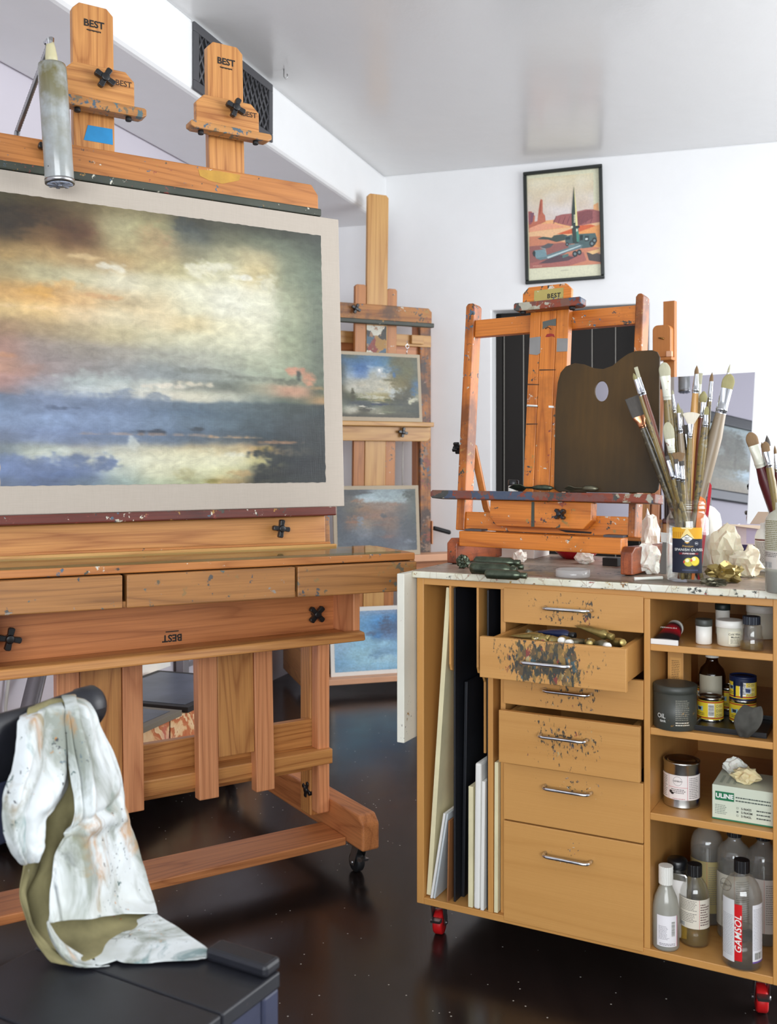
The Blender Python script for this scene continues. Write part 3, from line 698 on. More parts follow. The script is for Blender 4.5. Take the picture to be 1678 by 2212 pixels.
# top crossbar with dark ledge
z0=ET.px(688,462,y=-.02)[2]; z1=ET.px(400,353,y=-.02)[2]; xr=ET.px(687,430,y=-.02)[0]
MB().prism([(-1.02,z0),(xr,z0),(xr,z1-.03),(xr-.022,z1),(-1.02,z1)],'y',-.022,.0).done('crossbar',MT['oakp_x'],EA,RT,bev=.004)
MB().box(-1.03,ET.px(694,464,y=-.055)[0],-.058,-.012,z0-.018,z0+.004).done('crossbar_ledge',MT['ledge_dark'],EA,RT,bev=.004)
kp=ET.px(103,325,y=-.02); knob(EA,kp[0],kp[1]-.014,kp[2],.028,10,M=RT)
pt=[ET.px(u,v,y=-.0225) for u,v in ((428,366),(470,369),(520,378),(516,390),(480,397),(452,390),(432,380))]
MB().prism([(p[0],p[2]) for p in pt],'y',-.0228,-.0215).done('paint_patch',MT['ochre_patch'],EA,RT)
# canvas tray
tz0,tz1=.440,.544
MB().prism([(-1.0,tz0),(-.062,tz0),(-.045,tz0+.02),(-.045,tz1),(-1.0,tz1)],'y',-.034,-.001).done('tray_board',MT['oak_x'],EA,RT,bev=.003)
MB().box(-1.01,-.034,-.085,-.001,tz1+.001,tz1+.026).done('tray_ledge',MT['ledge_red'],EA,RT,bev=.004)
MB().box(-.048,-.010,.002,.03,tz0-.02,tz1+.02).done('tray_back_block',MT['worn_x'],EA,RT,bev=.003)
kp=ET.px(604,1142,y=-.045); knob(EA,kp[0],kp[1]-.006,kp[2],.026,8,M=RT)
# lower trough with inverted stamp
tx0=-1.005; tx1=-.015
TR=EA
MB().box(tx0,tx1-.02,.105,.125,.70,.857).done('trough_board',MT['red_x'],EA,bev=.002)
MB().box(tx1-.022,tx1,-.012,.13,.716,.857).done('trough_end',MT['red_z'],EA,bev=.003)
MB().box(tx0,tx0+.022,-.012,.13,.716,.857).done('trough_end',MT['red_z'],EA,bev=.003)
MB().prism([(-.045,.702),(.13,.702),(.13,.716),(.0,.718),(-.015,.728),(-.04,.726)],'x',tx0,tx1).done('trough_lip',MT['oak_x'],EA,bev=.005)
for uv,rt in (((683,1327),45),((20,1380),12)):
    kp=E.px(*uv,y=.075); knob(EA,kp[0],kp[1],kp[2],.028,rt,M=MI)
kp=E.px(372,1376,y=.104)
letters([('BEST',0,0,.026)],MT['ink'],EA,Tr(kp[0],.1040,kp[2]-.002)@Rot(180,'Y'),bold=.03)
b=MB()
for k in range(9): b.box(kp[0]-.018+k*.004,kp[0]-.0145+k*.004,.1032,.1045,kp[2]+.0135,kp[2]+.0160)
b.done('small_print',MT['ink'],EA)
# ---------------- paintings: colour grids sampled smoothly
def cat(a,b,c,d,t): return b+.5*t*(c-a+t*(2*a-5*b+4*c-d+t*(3*(b-c)+d-a)))
def sample(gr,s,t,ch_):
    R_=len(gr); C_=len(gr[0]); y=t*(R_-1); x=s*(C_-1); i=min(int(y),R_-2); j=min(int(x),C_-2); fy=y-i; fx=x-j; k=.75; fx=fx+(fx*fx*(3-2*fx)-fx)*k; fy=fy+(fy*fy*(3-2*fy)-fy)*k
    g=lambda a,b: gr[min(max(a,0),R_-1)][min(max(b,0),C_-1)][ch_]
    col=[cat(g(i+k,j-1),g(i+k,j),g(i+k,j+1),g(i+k,j+2),fx) for k in (-1,0,1,2)]
    return cat(*col,fy)
def painted(gr,x0,x1,z0,z1,y,nx,nz,seed=0,warp=.03,ts=None,edge=.0015,bright=1.0,fq=(5,9),strokes=(),grade=False):
    mb=MB(); rows=[]; cols=[]
    for i in range(nz+1):
        t=i/nz; r=[]; c=[]
        for j in range(nx+1):
            s=j/nx
            k=(s*(x1-x0)/(z1-z0)*fq[0],t*fq[1],seed)
            ws=s+warp*.8*(mnoise.noise(k)+.5*mnoise.noise((k[0]*2.7,k[1]*2.7,seed+3)))
            wt=t+warp*.75*(mnoise.noise((k[0],k[1],seed+9))+.6*mnoise.noise((k[0]*3.1,k[1]*3.1,seed+5))+.35*mnoise.noise((k[0]*8,k[1]*7,seed+6)))
            ws=min(1,max(0,ws)); wt=min(1,max(0,wt))
            if ts:
                a=0
                while a<len(ts)-2 and wt>ts[a+1]: a+=1
                wt=(a+(wt-ts[a])/(ts[a+1]-ts[a]))/(len(ts)-1)
            v=1+.07*mnoise.noise((k[0]*6,k[1]*5,seed+20))
            cv=[sample(gr,ws,wt,q) for q in range(3)]
            for (a_,b_,ra,rb,cc_,op) in strokes:
                e_=((s-a_)/ra)**2+((t-b_)/rb)**2
                if e_<4.5:
                    e_+=1.6*(mnoise.noise((s*22+a_*9,t*30,seed+31))+.7*mnoise.noise((s*60,t*80,seed+32)))
                    w__=op*max(0,min(1,(1.9-e_)/1.7)); w__=w__*w__*(3-2*w__)
                    cv=[p_+(q_-p_)*w__ for p_,q_ in zip(cv,cc_)]
            if grade:
                lu=.3*cv[0]+.55*cv[1]+.15*cv[2]; cv=[lu+(x_-lu)*.84 for x_ in cv]
                kk=1-.11*max(0,(lu-130)/110)-.13*max(0,(100-lu)/60); cv=[x_*kk for x_ in cv]
            c.append(S(*[min(250,max(8,x_*v*bright)) for x_ in cv]))
            jx=edge*mnoise.noise((t*40,seed,0)) if j in (0,nx) else 0; jz=edge*mnoise.noise((s*50,seed,1)) if i in (0,nz) else 0
            r.append((x0+(x1-x0)*s+jx,y,z1+(z0-z1)*t+jz))
        rows.append(r); cols.append(c)
    mb.grid(rows,cols=cols,sm=False)
    for f in mb.bm.faces:
        f.normal_update()
        if f.normal.y>0: f.normal_flip()
    return mb
def bp(x,y): top=140+.142*x; return x/1530,(y-top)/(1538-top)
def bs(x,y,rx,ry,c,o=.7): a=bp(x,y); return (a[0],a[1],rx/1530,ry/1300,c,o)
BIGS=[bs(480,500,60,22,(240,236,214),.7),bs(890,515,70,40,(238,234,208),.6),bs(1000,500,90,20,(236,232,206),.6),bs(1110,555,60,14,(240,238,220),.8),bs(1230,590,60,50,(226,224,196),.6),bs(1180,700,110,60,(224,222,192),.5),
bs(160,620,70,24,(216,158,70),.6),bs(250,585,80,26,(206,150,80),.5),bs(60,440,60,16,(206,166,96),.5),bs(430,640,90,14,(206,154,100),.6),bs(360,450,70,12,(226,196,140),.5),bs(120,690,240,10,(228,192,140),.5),
bs(60,270,110,60,(44,36,26),.5),bs(330,310,80,36,(92,56,38),.5),bs(820,290,50,40,(62,68,66),.6),bs(680,340,80,50,(176,132,92),.4),
bs(30,920,40,16,(200,140,100),.6),bs(120,1000,80,30,(172,124,106),.4),bs(420,1030,140,30,(172,184,180),.5),bs(700,1070,90,14,(232,222,200),.8),bs(860,1062,70,12,(226,214,186),.7),bs(900,1000,130,14,(96,98,88),.5),bs(1180,1040,150,12,(92,94,84),.5),
bs(1380,1010,46,22,(206,140,110),.8),bs(1440,1040,36,34,(196,134,102),.8),bs(1392,1030,16,26,(64,72,66),.8),bs(1340,1060,60,16,(84,88,74),.6),bs(1500,1090,40,10,(170,130,80),.6),
bs(500,1110,90,24,(108,124,148),.6),bs(680,1120,60,22,(92,108,128),.6),bs(300,1110,200,18,(110,126,154),.5),bs(250,1170,60,10,(52,62,84),.5),bs(640,1290,70,12,(44,50,62),.6),bs(860,1280,30,10,(48,54,60),.6),bs(700,1302,260,6,(170,140,118),.5),bs(1020,1318,130,7,(206,158,106),.6),
bs(300,1380,180,14,(196,204,192),.6),bs(560,1340,26,26,(214,218,206),.6),bs(330,1430,130,40,(98,116,152),.8),bs(120,1440,130,46,(100,118,156),.7),bs(440,1440,60,34,(94,110,142),.7),bs(900,1400,230,26,(232,230,190),.5),bs(1060,1400,60,12,(244,242,214),.7),bs(1200,1375,60,14,(180,150,60),.6),bs(1280,1345,100,7,(176,124,84),.6),bs(1290,1410,130,44,(42,50,54),.8),bs(1200,1480,60,50,(40,46,48),.7),bs(800,1490,60,26,(150,140,90),.5),bs(1080,1490,60,20,(176,140,86),.6),bs(930,1525,60,10,(126,116,40),.6)]
BIGT=[0,.06,.13,.2,.27,.34,.40,.46,.53,.60,.635,.678,.698,.78,.84,.875,.91,.95,1.0]
BIG=[  # lower left of the grid carries bluish surface glare as colour
[(70,62,36),(82,68,40),(100,84,52),(120,108,72),(118,108,74),(70,68,52),(72,72,56),(64,66,52),(62,66,54),(62,66,58)],
[(58,46,28),(75,55,34),(100,78,48),(160,150,108),(150,142,98),(84,88,78),(96,96,74),(98,102,80),(92,100,82),(70,78,66)],
[(62,48,30),(110,80,46),(104,72,44),(165,150,105),(170,148,102),(125,120,92),(160,155,118),(178,165,122),(112,120,96),(84,94,78)],
[(140,112,66),(160,130,80),(164,134,88),(178,150,100),(184,166,116),(190,182,134),(206,200,160),(196,180,130),(120,128,102),(92,104,86)],
[(158,138,92),(180,168,124),(196,186,146),(222,214,180),(212,204,166),(226,222,190),(232,230,204),(222,218,188),(140,146,116),(96,106,88)],
[(196,150,84),(212,162,92),(208,166,108),(206,182,136),(214,196,152),(222,216,180),(230,228,202),(226,224,196),(150,156,126),(100,110,90)],
[(205,172,112),(220,182,118),(222,194,146),(220,204,162),(216,198,154),(216,198,148),(224,218,180),(222,220,188),(142,150,120),(96,106,88)],
[(156,124,92),(162,138,102),(176,158,120),(190,176,134),(202,194,156),(212,208,172),(214,212,178),(208,208,176),(142,150,120),(92,102,86)],
[(160,122,108),(150,134,126),(148,138,126),(152,146,134),(156,156,142),(166,168,152),(170,174,152),(174,180,152),(146,156,128),(94,104,88)],
[(178,132,110),(146,128,124),(140,134,132),(142,144,142),(134,142,142),(136,144,140),(144,152,140),(148,156,134),(132,138,112),(90,100,82)],
[(172,130,120),(150,142,146),(164,172,172),(182,188,182),(176,180,170),(140,144,132),(108,114,102),(146,142,118),(190,142,112),(84,92,70)],
[(140,120,122),(140,146,160),(176,184,188),(182,186,180),(222,218,200),(216,212,188),(178,180,162),(118,126,114),(96,102,84),(156,122,78)],
[(100,115,140),(115,130,158),(112,128,155),(108,124,148),(100,116,135),(90,108,122),(88,104,112),(78,92,95),(66,78,76),(52,62,60)],
[(122,142,175),(128,150,186),(124,146,182),(114,134,164),(102,122,146),(92,112,130),(82,100,112),(70,85,92),(60,70,74),(45,54,54)],
[(100,112,135),(116,132,162),(110,126,155),(102,118,142),(92,108,128),(84,98,112),(84,94,100),(64,74,78),(52,60,62),(42,50,52)],
[(110,122,128),(160,168,158),(172,174,164),(180,180,164),(190,184,156),(186,172,134),(192,174,130),(164,134,90),(78,76,66),(40,48,50)],
[(100,118,150),(190,198,190),(196,202,192),(216,218,194),(226,224,190),(224,220,180),(226,222,180),(176,166,108),(50,56,56),(38,44,46)],
[(102,122,162),(106,126,166),(104,122,156),(184,194,180),(216,216,180),(214,214,170),(212,208,154),(80,80,64),(47,52,54),(40,46,48)],
[(92,106,130),(88,104,136),(96,112,130),(134,152,146),(168,178,146),(172,174,126),(168,144,90),(62,64,54),(48,54,52),(45,50,50)]]
CV=T('landscape_canvas','large unfinished stormy landscape painting with bare linen border on the studio easel','painting',FM(E)@RT@Tr(0,-.060,.5705))
cw0,cw1,chh=-1.03,.006,.853
MB().box(cw0,cw1,0,.024,0,chh).done('linen_canvas',MT['linen'],CV,bev=.002)
px0=-.956; px1=-.0555
painted(BIG,px0,px1,.071,.797,-.0008,240,200,3,.012,BIGT,edge=.0018,strokes=BIGS,bright=.985,grade=True).done('painted_image',MT['oil'],CV,recalc=False)
# ---------------- drawer palette lying across the trough
P=Fr((.0735,2.678,.8585),25.5)
PT=T('palette_box','wide wooden palette box with three stained drawers and glass top across the easel trough','palette box',P)
PL=-1.18; Hh=.1
MB().box(PL,0,.006,.25,.0,.014).done('box_bottom',MT['oak_x'],PT,bev=.002)
MB().box(PL,0,.004,.25,.0805,.1).done('box_top',MT['oakp_x'],PT,bev=.003)
MB().box(-.014,0,.006,.25,.014,.0805).done('box_side',MT['oak_y'],PT,bev=.002)
MB().box(PL,PL+.014,.006,.25,.014,.0805).done('box_side',MT['oak_y'],PT,bev=.002)
MB().box(PL+.014,-.014,.236,.25,.014,.0805).done('box_back',MT['oak_x'],PT)
zb=[P.px(u,v,y=0)[0] for u,v in ((263,1270),(272,1270),(635,1250),(640,1250))]
for a,b in ((PL+.01,zb[0]),(zb[1],zb[2]),(zb[3],-.002)):
    MB().box(a,b,-.010,.1,.0,.078).done('drawer',MT['pal_drawer'],PT,bev=.003)
gx=P.px(869,1187,y=0)[0]
MB().box(PL+.02,gx,.008,.212,.1003,.106).done('glass_sheet',MT['glass_top'],PT)
bx=P.px(723,1172,y=.23,)[0]
MB().box(PL,bx,.214,.228,.1003,.113).done('back_rail',MT['pine_x'],PT,bev=.002)
MB().box(PL,bx-.01,.236,.25,.1003,.118).done('back_rail',MT['oakp_x'],PT,bev=.002)
# ---------------- tube lamp hooked over the crossbar
t0=ET.px(112,140,y=-.15); t1=ET.px(129,392,y=-.15)
TL=T('tube_lamp','stained clear tube work lamp on a flexible metal arm over the easel crossbar','lamp',FM(E)@RT)
d=(Vector(t0)-Vector(t1)); Lh=d.length
q=d.to_track_quat('Z','Y').to_matrix().to_4x4()
TM=Tr(*t1)@q
r=.0345
MB().lathe([(r*.96,0),(r,.004),(r,Lh-.012),(r*.93,Lh),(0,Lh+.001)],n=32).done('tube',MT['tube_light'],TL,TM)
m=MB(); m.lathe([(r*1.02,-.006),(r*1.04,0),(r*1.04,.004)],n=32); o=m.done('end_ring',MT['steel'],TL,TM)
m=MB(); m.lathe([(.0,-.0075),(r*.9,-.0072)],n=32)
for k in range(8): m.prism([(.006,-.003),(r*.86,-.007),(r*.86,.002)],'z',-.010,-.0072,M=Rot(45*k,'Z'))
m.lathe([(.005,-.012),(.005,-.007)],n=10); m.done('vent_cap',plain('grey lamp cap',S(140,146,160),.4),TL,TM)
for (h,a) in ((.03,-60),(Lh-.03,-100),(.05,200)): MB().lathe([(.003,-.001),(0,.0015)],(0,-r,h),axis='y',n=10).done('screw',MT['black_metal'],TL,TM@Rot(a+90,'Z'))
MB().lathe([(.014,Lh),(.0135,Lh+.02),(.010,Lh+.045),(.008,Lh+.055)],n=16,sx=.9,sy=1.1).done('lamp_neck',plain('yellowed neck',S(196,188,150),.4,paint=.3,pscale=60),TL,TM)
tip=Vector(t1)+d.normalized()*(Lh+.058)
base=Vector(ET.px(37,285,y=.035))
path=[]
for k in range(70):
    s=k/69; p=tip.lerp(base,s); p.y+=0; path.append(p)
rs=[.0062+.0011*(1 if k%2 else 0) for k in range(70)]
base2=base+Vector((-.012,.0,-.10)); 
MB().tube([*path,base2],rs+[.006],10).done('flexible_arm',MT['steel'],TL)
MB().tube([tip+Vector((0,0,-.03)),tip+Vector((0,.002,.004)),tip+Vector((-.008,.012,-.006))],[.008,.011,.008],12).done('arm_hook',MT['chrome'],TL)
MB().box(base2.x-.022,base2.x+.022,.002,.06,base2.z-.05,base2.z+.01).done('clamp',MT['steel'],TL,bev=.003)
# ---------------- rolling taboret cabinet
C=Fr((.0707,2.49,0),-28)
CT=T('taboret_cabinet','birch plywood taboret on red casters with six drawers, open shelves and canvas slots','cabinet',C)
CW=.872; CD=.56; WT=.933
def cb(name,mat,*b,bev=.0015): return MB().box(*b).done(name,MT[mat],CT,bev=bev)
cb('side_panel','maple_z',0,.0195,0,CD,.10,.914)
cb('side_panel','maple_z',.837,.872,0,CD,.10,.914)
cb('bottom_panel','maple_x',.0195,.837,0,CD,.10,.1165)
cb('top_rail','maple_x',.0195,.837,0,.05,.897,.914)
cb('back_panel','maple_x',.0195,.837,CD-.012,CD,.1165,.914)
cb('partition','maple_z',.566,.580,0,CD-.012,.1165,.897)
cb('partition','maple_z',.191,.2045,.0,CD-.012,.1165,.706)
cb('partition','maple_z',.219,.232,.012,CD-.012,.1165,.897)
for x in (.089,.162):
    zd=.1165 if x<.1 else .485
    pr=[(0,.897),(0,.705),(.006,.69),(.03,.682),(.045,.66),(.045,zd),(CD-.012,zd),(CD-.012,.897)]
    MB().prism(pr,'x',x,x+.0055).done('divider',MT['maple_z'],CT)
# worktop slab: stained top over a white painted, cracked edge
MB().box(-.006,.885,-.016,CD+.01,.9145,WT-.002).done('worktop',MT['top_edge'],CT,bev=.003)
MB().box(-.004,.883,-.013,CD+.008,WT-.002,WT).done('worktop_surface',MT['worktop'],CT)
# white drop leaf hanging at the left side
MB().box(-.026,-.006,-.058,.42,.512,.9275).done('drop_leaf',MT['board_white'],CT,bev=.002)
def handle(par,cz,wd=.11):
    mb=MB(); a=wd/2; pts=[(-a,.0,0),(-a,-.018,0),(-a+.004,-.024,0),(-a+.012,-.027,0),(a-.012,-.027,0),(a-.004,-.024,0),(a,-.018,0),(a,0,0)]
    mb.tube(pts,.0042,12); return mb.done('handle',MT['chrome'],par,Tr(0,0,cz))
dr=[(.820,.902,-.003,'drawer','drawer'),(.7165,.8085,-.15,'drawer_messy','drawer'),(.626,.7135,-.003,'drawer','drawer'),(.494,.617,-.034,'drawer','drawer'),(.350,.484,-.003,'drawer_clean','drawer'),(.108,.3465,-.003,'drawer_clean','drawer')]
DX0,DX1=.233,.5655
for i,(z0,z1,y,mt,nm) in enumerate(dr):
    hz=(.863,.7635,.672,.574,.446,.289)[i]; hx=.393
    d=bpy.data.objects.new('drawer',None); COL.objects.link(d); d.parent=CT; d.matrix_local=Tr(hx,y,hz)
    MB().box(DX0-hx,DX1-hx,-.001,.014,z0-hz,z1-hz).done('drawer_front',MT[mt],d,bev=.0015)
    handle(d,0)
    if y<-.01 :
        b0=z0-hz+.008; b1=z1-hz-.007; L=.40; a0=DX0-hx+.014; a1=DX1-hx-.014
        m=MB(); m.box(a0,a0+.011,.014,L,b0,b1); m.box(a1-.011,a1,.014,L,b0,b1); m.box(a0+.011,a1-.011,.014,L,b0,b0+.006); m.box(a0+.011,a1-.011,L-.011,L,b0+.006,b1)
        m.done('drawer_box',MT['maple_y'],d)
for x,y,r in ((.033,.053,10),(.809,.055,15),(.04,CD-.10,0),(.82,CD-.10,0)):
    caster(CT,x,y,.10,.0305,MT['red_wheel'],rot=r)
for z0,z1 in ((.782,.797),(.595,.6105),(.405,.421)):
    cb('shelf','maple_x',.580,.837,.001 if z0>.5 else -.0,CD-.012,z0,z1)
# ---------------- boards standing in the slots
def board(name,label,cat_,mat,p0,p1,y0,depth,th,h,group=None,bev=.001,extra=None):
    "p0=(x,z) bottom left, leans so the top left is at p1"
    a=atan2(p1[0]-p0[0],p1[1]-p0[1]); ln=sqrt((p1[0]-p0[0])**2+(p1[1]-p0[1])**2)
    M=FM(C)@Tr(p0[0],y0,p0[1])@Matrix.Rotation(a,4,'Y')
    t=MB().box(0,th,0,depth,0,ln).done(name,MT[mat],M=M,bev=bev); tag(t,label,cat_,group); 
    return t
zb=.1175
board('canvas_board','tall cream-edged canvas leaning in the left slot of the cabinet','canvas','board_cream',(.021,zb+.003),(.0755,.892),.012,.42,.0125,.78)
board('canvas_board','short white canvas in front of the tall cream one in the left slot','canvas','board_pale',(.036,zb+.001),(.072,.335),.002,.30,.006,.22)
board('canvas_board','short grey-backed panel just right of the short white canvas in the left slot','canvas','board_grey',(.0435,zb+.001),(.0795,.335),.004,.30,.005,.22)
board('hardboard_panel','thin brown hardboard panel standing against the first slot divider','panel','hardboard',(.0805,zb),(.0845,.318),.004,.30,.0035,.2)
board('black_board','shorter black board in the middle slot, right of the added tall shade board','panel','board_black',(.1006,zb),(.1096,.655),.047,.40,.008,.5)
board('canvas_board','cream canvas board with square top, leftmost in the third slot','canvas','board_cream',(.1385,zb),(.1395,.412),.002,.30,.012,.3)
board('canvas_board','rounded white canvas, tallest one in the third slot','canvas','board_pale',(.1535,zb),(.1575,.472),.0,.30,.016,.35,bev=.005)
board('canvas_board','thin white canvas with stapled edge between the tall white one and the partition','canvas','board_pale',(.1715,zb),(.1755,.43),.0,.30,.0085,.3)
board('canvas_board','narrow pale canvas in the gap between the partition and the drawers','canvas','board_cream',(.2058,zb+.0005),(.2072,.48),.003,.30,.0095,.3)
board('black_board','tall black foam board against the first divider, left in the middle slot','board','board_black',(.0952,zb),(.0952,.892),.012,.42,.0050,.7)  # added board: its black face gives the slot its darkness
board('black_board','tall black foam board left of the partition in the third slot','board','board_black',(.1855,zb),(.1855,.892),.008,.42,.0045,.2)  # made-up board, stands where the slot is only in shade
# ---------------- paint tubes
def paint_tube(label,M,L=.11,r=.013,mat='foil',cap='white_plastic',band=None,group=None,crush=.5,seed=0,cat_='paint tube',crimp=True):
    t=T('paint_tube',label,cat_,M,group)
    rows=[];n=16
    for k,(s) in enumerate([0,.06,.2,.4,.6,.8,.9,1.0]):
        w=r*(1+.35*(1-s)); h=r*(.06+.94*min(1,s*1.5)) if s<.93 else r*.95
        if not crimp: w=r*(1-.5*(s==0)); h=r*(1-.5*(s==0))
        if s==1.0: w=r*.55; h=r*.55
        if s==.9: w=r; h=r
        cr=1-crush*abs(mnoise.noise((seed,k*1.7,0)))
        rows.append([(w*cos(2*pi*j/n)*(1+.12*mnoise.noise((j*.9,k,seed))),h*cr*sin(2*pi*j/n),s*L) for j in range(n+1)])
    MB().grid(rows).done('tube_body',MT[mat],t,smooth=True)
    MB().lathe([(r*.55,L),(r*.62,L+.001),(r*.62,L+.014),(r*.5,L+.015),(0,L+.015)],n=16).done('cap',MT[cap],t)
    return t
def dl(y): return Tr(0,0,0)
# tubes in the open drawer (drawer floor z about .731)
DF=.7335
rnd=random.Random(11)
lab=['crumpled silver paint tube with white cap lying at the front left of the open drawer','flattened foil tube standing on edge at the left of the open drawer','gold crumpled paint tube at the right end of the open drawer','yellow-smeared paint tube with white cap left of centre in the open drawer','small paint tube with white cap near the middle of the open drawer','dirty tube with yellowed cap just right of the middle of the open drawer','blue-black paint tube lying deep in the middle of the open drawer','grey paint tube with white crusted cap at the front right of the open drawer','rolled up foil tube on top of the pile at the right of the open drawer','olive smeared tube behind the two white caps in the open drawer']
spots=[(1212,1384,-.115,5,8,'foil_gold','white_plastic'),(1139,1366,-.05,-50,25,'foil','foil'),(1322,1376,-.06,65,-8,'foil_gold','foil_gold'),(1150,1380,-.10,-60,4,'foil_gold','foil_gold'),(1227,1389,-.122,-12,6,'foil','white_plastic'),(1273,1390,-.112,14,8,'foil_gold','foil_gold'),(1240,1373,-.045,75,0,'navy','plastic'),(1313,1396,-.115,40,6,'foil','white_plastic'),(1345,1388,-.08,30,10,'foil_gold','foil_gold'),(1185,1379,-.09,75,2,'foil_gold','foil_gold')]
for i,(u,v,ye,rz,tl,m1,m2) in enumerate(spots):
    q=C.px(u,v,y=ye); L=.085
    paint_tube(lab[i],FM(C)@Tr(*q)@Rot(rz,'Z')@Rot(90-tl,'X')@Tr(0,0,-L-.012),L=L,r=.0125,mat=m1,cap=m2,group='paint tubes in the open drawer',crush=.8,seed=i*3.3)
# deep pile under them, kept low inside the drawer box
for i in range(8):
    x=.285+.033*i; paint_tube('grimy paint tube at the bottom of the pile in the open drawer',FM(C)@Tr(x,-.115+.01*(i%3),DF+.0175)@Rot(-8+5*(i%4),'Z')@Rot(-90,'X'),L=.09,r=.012,mat='foil_gold' if i%2 else 'foil',cap='white_plastic' if i%3 else 'plastic',group='buried paint tubes in the open drawer',seed=40+i)
# ---------------- small tabletop easel on the cabinet
R=Fr((.154,2.629,WT),-35); RL=Fr(R.w(0,.055,.075),-35,5.2); RR=rel(R,RL)
TE=T('tabletop_easel','small paint-spattered amber oak tabletop easel standing on the cabinet','easel',R)
z1=R.px(972,1163,y=0)[2]; fx1=R.px(983,1219,y=0)[0]; gx0=R.px(1343,1246,y=0)[0]
for a,b in ((0,fx1+.006),(gx0-.004,gx0+.026)):
    MB().prism([(0,.003),(.30,.003),(.30,.05),(.26,z1-.008),(.02,z1),(.0,z1-.012)],'x',a,b).done('base_foot',MT['amber_foot'],TE,bev=.003)
    for y in (.02,.27): MB().lathe([(.009,0),(.011,.002),(.011,.004)],((a+b)/2,y,0),n=14).done('rubber_foot',MT['black_rubber'],TE)
x0=fx1+.006; x1=gx0-.004
za=R.px(1160,1185,y=.012)[2]; zc=R.px(1160,1158,y=.012)[2]
MB().box(x0,x1,.008,.05,za-.004,zc+.004).done('base_rail',MT['amber_x'],TE,bev=.003)
for a in (x0+.006,x1-.055): MB().box(a,a+.05,.03,.075,zc+.004,zc+.009).done('hinge',MT['black_metal'],TE)
# leaning frame
def lp(u,v,y=0): return RL.px(u,v,y=y)
p=[lp(983,1150),lp(1007,1150),lp(1008,656),lp(1025,657)]
lx0=lp(984,1130)[0]; lx1=lp(1003,1130)[0]; ltop=lp(1016,655)[2]
rx0=lp(1356,1120)[0]; rx1=lp(1374,1120)[0]; rtop=lp(1374,634)[2]
for a,b,zt in ((lx0,lx1,ltop),(rx0,rx1,rtop)):
    MB().prism([(a,.012),(b,.012),(b,zt-.008),(b-.006,zt),(a+.006,zt),(a,zt-.008)],'y',0,.042).done('frame_post',MT['amber_post'],TE,RR,bev=.003)
zt0=lp(1100,722,.01)[2]; zt1=lp(1100,685,.01)[2]
MB().box(lx1,rx0,.008,.030,zt0,zt1).done('top_rail',MT['amber_x'],TE,RR,bev=.002)
zl1=lp(1030,1104)[2]
MB().box(lx1,rx0,.006,.030,.014,zl1-.002).done('bottom_rail',MT['amber_x'],TE,RR,bev=.002)
# mast of three strips
mx=[lp(u,900,-.002)[0] for u in (1142,1165,1199,1226)]
mt=lp(1190,664,-.002)[2]
for i in range(3):
    MB().box(mx[i]+.0006,mx[i+1]-.0006,-.018,.005,.055,mt+.02).done('mast_strip',MT['amber_z'],TE,RR,bev=.0012)
# painted face-like marks and grey patches on the mast
def patch(name,mat,uvs,y=-.0185,th=.0006):
    ps=[lp(u,v,y) for u,v in uvs]; MB().prism([(q[0],q[2]) for q in ps],'y',y-th,y+.0003).done(name,MT[mat],TE,RR)
patch('paint_patch','grey_tape',[(1144,730),(1167.5,727),(1166.5,763),(1160,767),(1143,765)])
patch('paint_patch','grey_tape',[(1203,731),(1226.5,731),(1225.5,759),(1202,760)])
MT['slate']=plain('slate grey paint',S(92,96,92),.6)
MT['red_paint']=plain('dull red paint',S(150,40,36),.6)
patch('paint_patch','slate',[(1172,695),(1201,688),(1200.5,704),(1186,703),(1172.5,711)])
patch('paint_patch','red_paint',[(1178,728),(1181,722),(1189,720.5),(1196,722),(1198.5,729),(1192,726),(1184,728)])
patch('paint_patch','ink_brown',[(1177,709),(1184,705.5),(1191,711),(1190,712.5),(1184,707.5),(1178,711)])
for (a,b,c_,d_) in ((1139,876,1162,879),(1140,829,1164,831),(1137,915,1161,916),(1165,798,1200,799)): patch('brush_mark','ink_brown',[(a,b),(c_,d_-1),(c_,d_+.6),(a,b+2.6)])
for (a,b,c_) in ((1138,875,1161),(1185,877,1196)): patch('paint_patch','white_ink',[(a,b-1),(c_,b),(c_,b+4),(a,b+3.5)])
# top holder
hb=[lp(1132,650,-.02),lp(1237,650,-.02),lp(1180,620,-.02)]
zt=lp(1185,618,-.02)[2]; zbm=lp(1185,650,-.02)[2]
MB().prism(ch(hb[0][0],hb[1][0],zbm,zt,.016),'y',-.03,-.018).done('holder_block',MT['amber_x'],TE,RR,bev=.002)
l0=lp(1110,655,-.05)[0]; l1=lp(1255,650,-.05)[0]; zz0=lp(1180,666,-.05)[2]; zz1=lp(1180,648,-.05)[2]
MB().prism([(l0,zz0+.004),(l0+.008,zz0),(l1-.008,zz0),(l1,zz0+.004),(l1,zz1-.003),(l1-.004,zz1),(l0+.004,zz1),(l0,zz1-.003)],'y',-.052,-.018).done('holder_ledge',MT['tray_messy'],TE,RR,bev=.002)
for fx in (l0+.022,l1-.028): MB().lathe([(.006,zz0-.008),(.008,zz0-.006),(.008,zz0)],(fx,-.04,0),n=14).done('rubber_pad',MT['black_rubber'],TE,RR)
lb=[lp(1154,628,-.0305),lp(1216,650,-.0305)]
MB().box(lb[0][0],lb[1][0],-.0308,-.0300,zz1+.001,lb[0][2]).done('label_plate',plain('worn yellow label',S(176,160,92),.6,paint=.5,pscale=70,var=.2),TE,RR)
letters([('BEST',lp(1196,638,-.031)[0],lp(1196,638,-.031)[2]-.001,.016)],MT['ink'],TE,RR@Tr(0,-.0310,0),bold=.03,space=1.15)
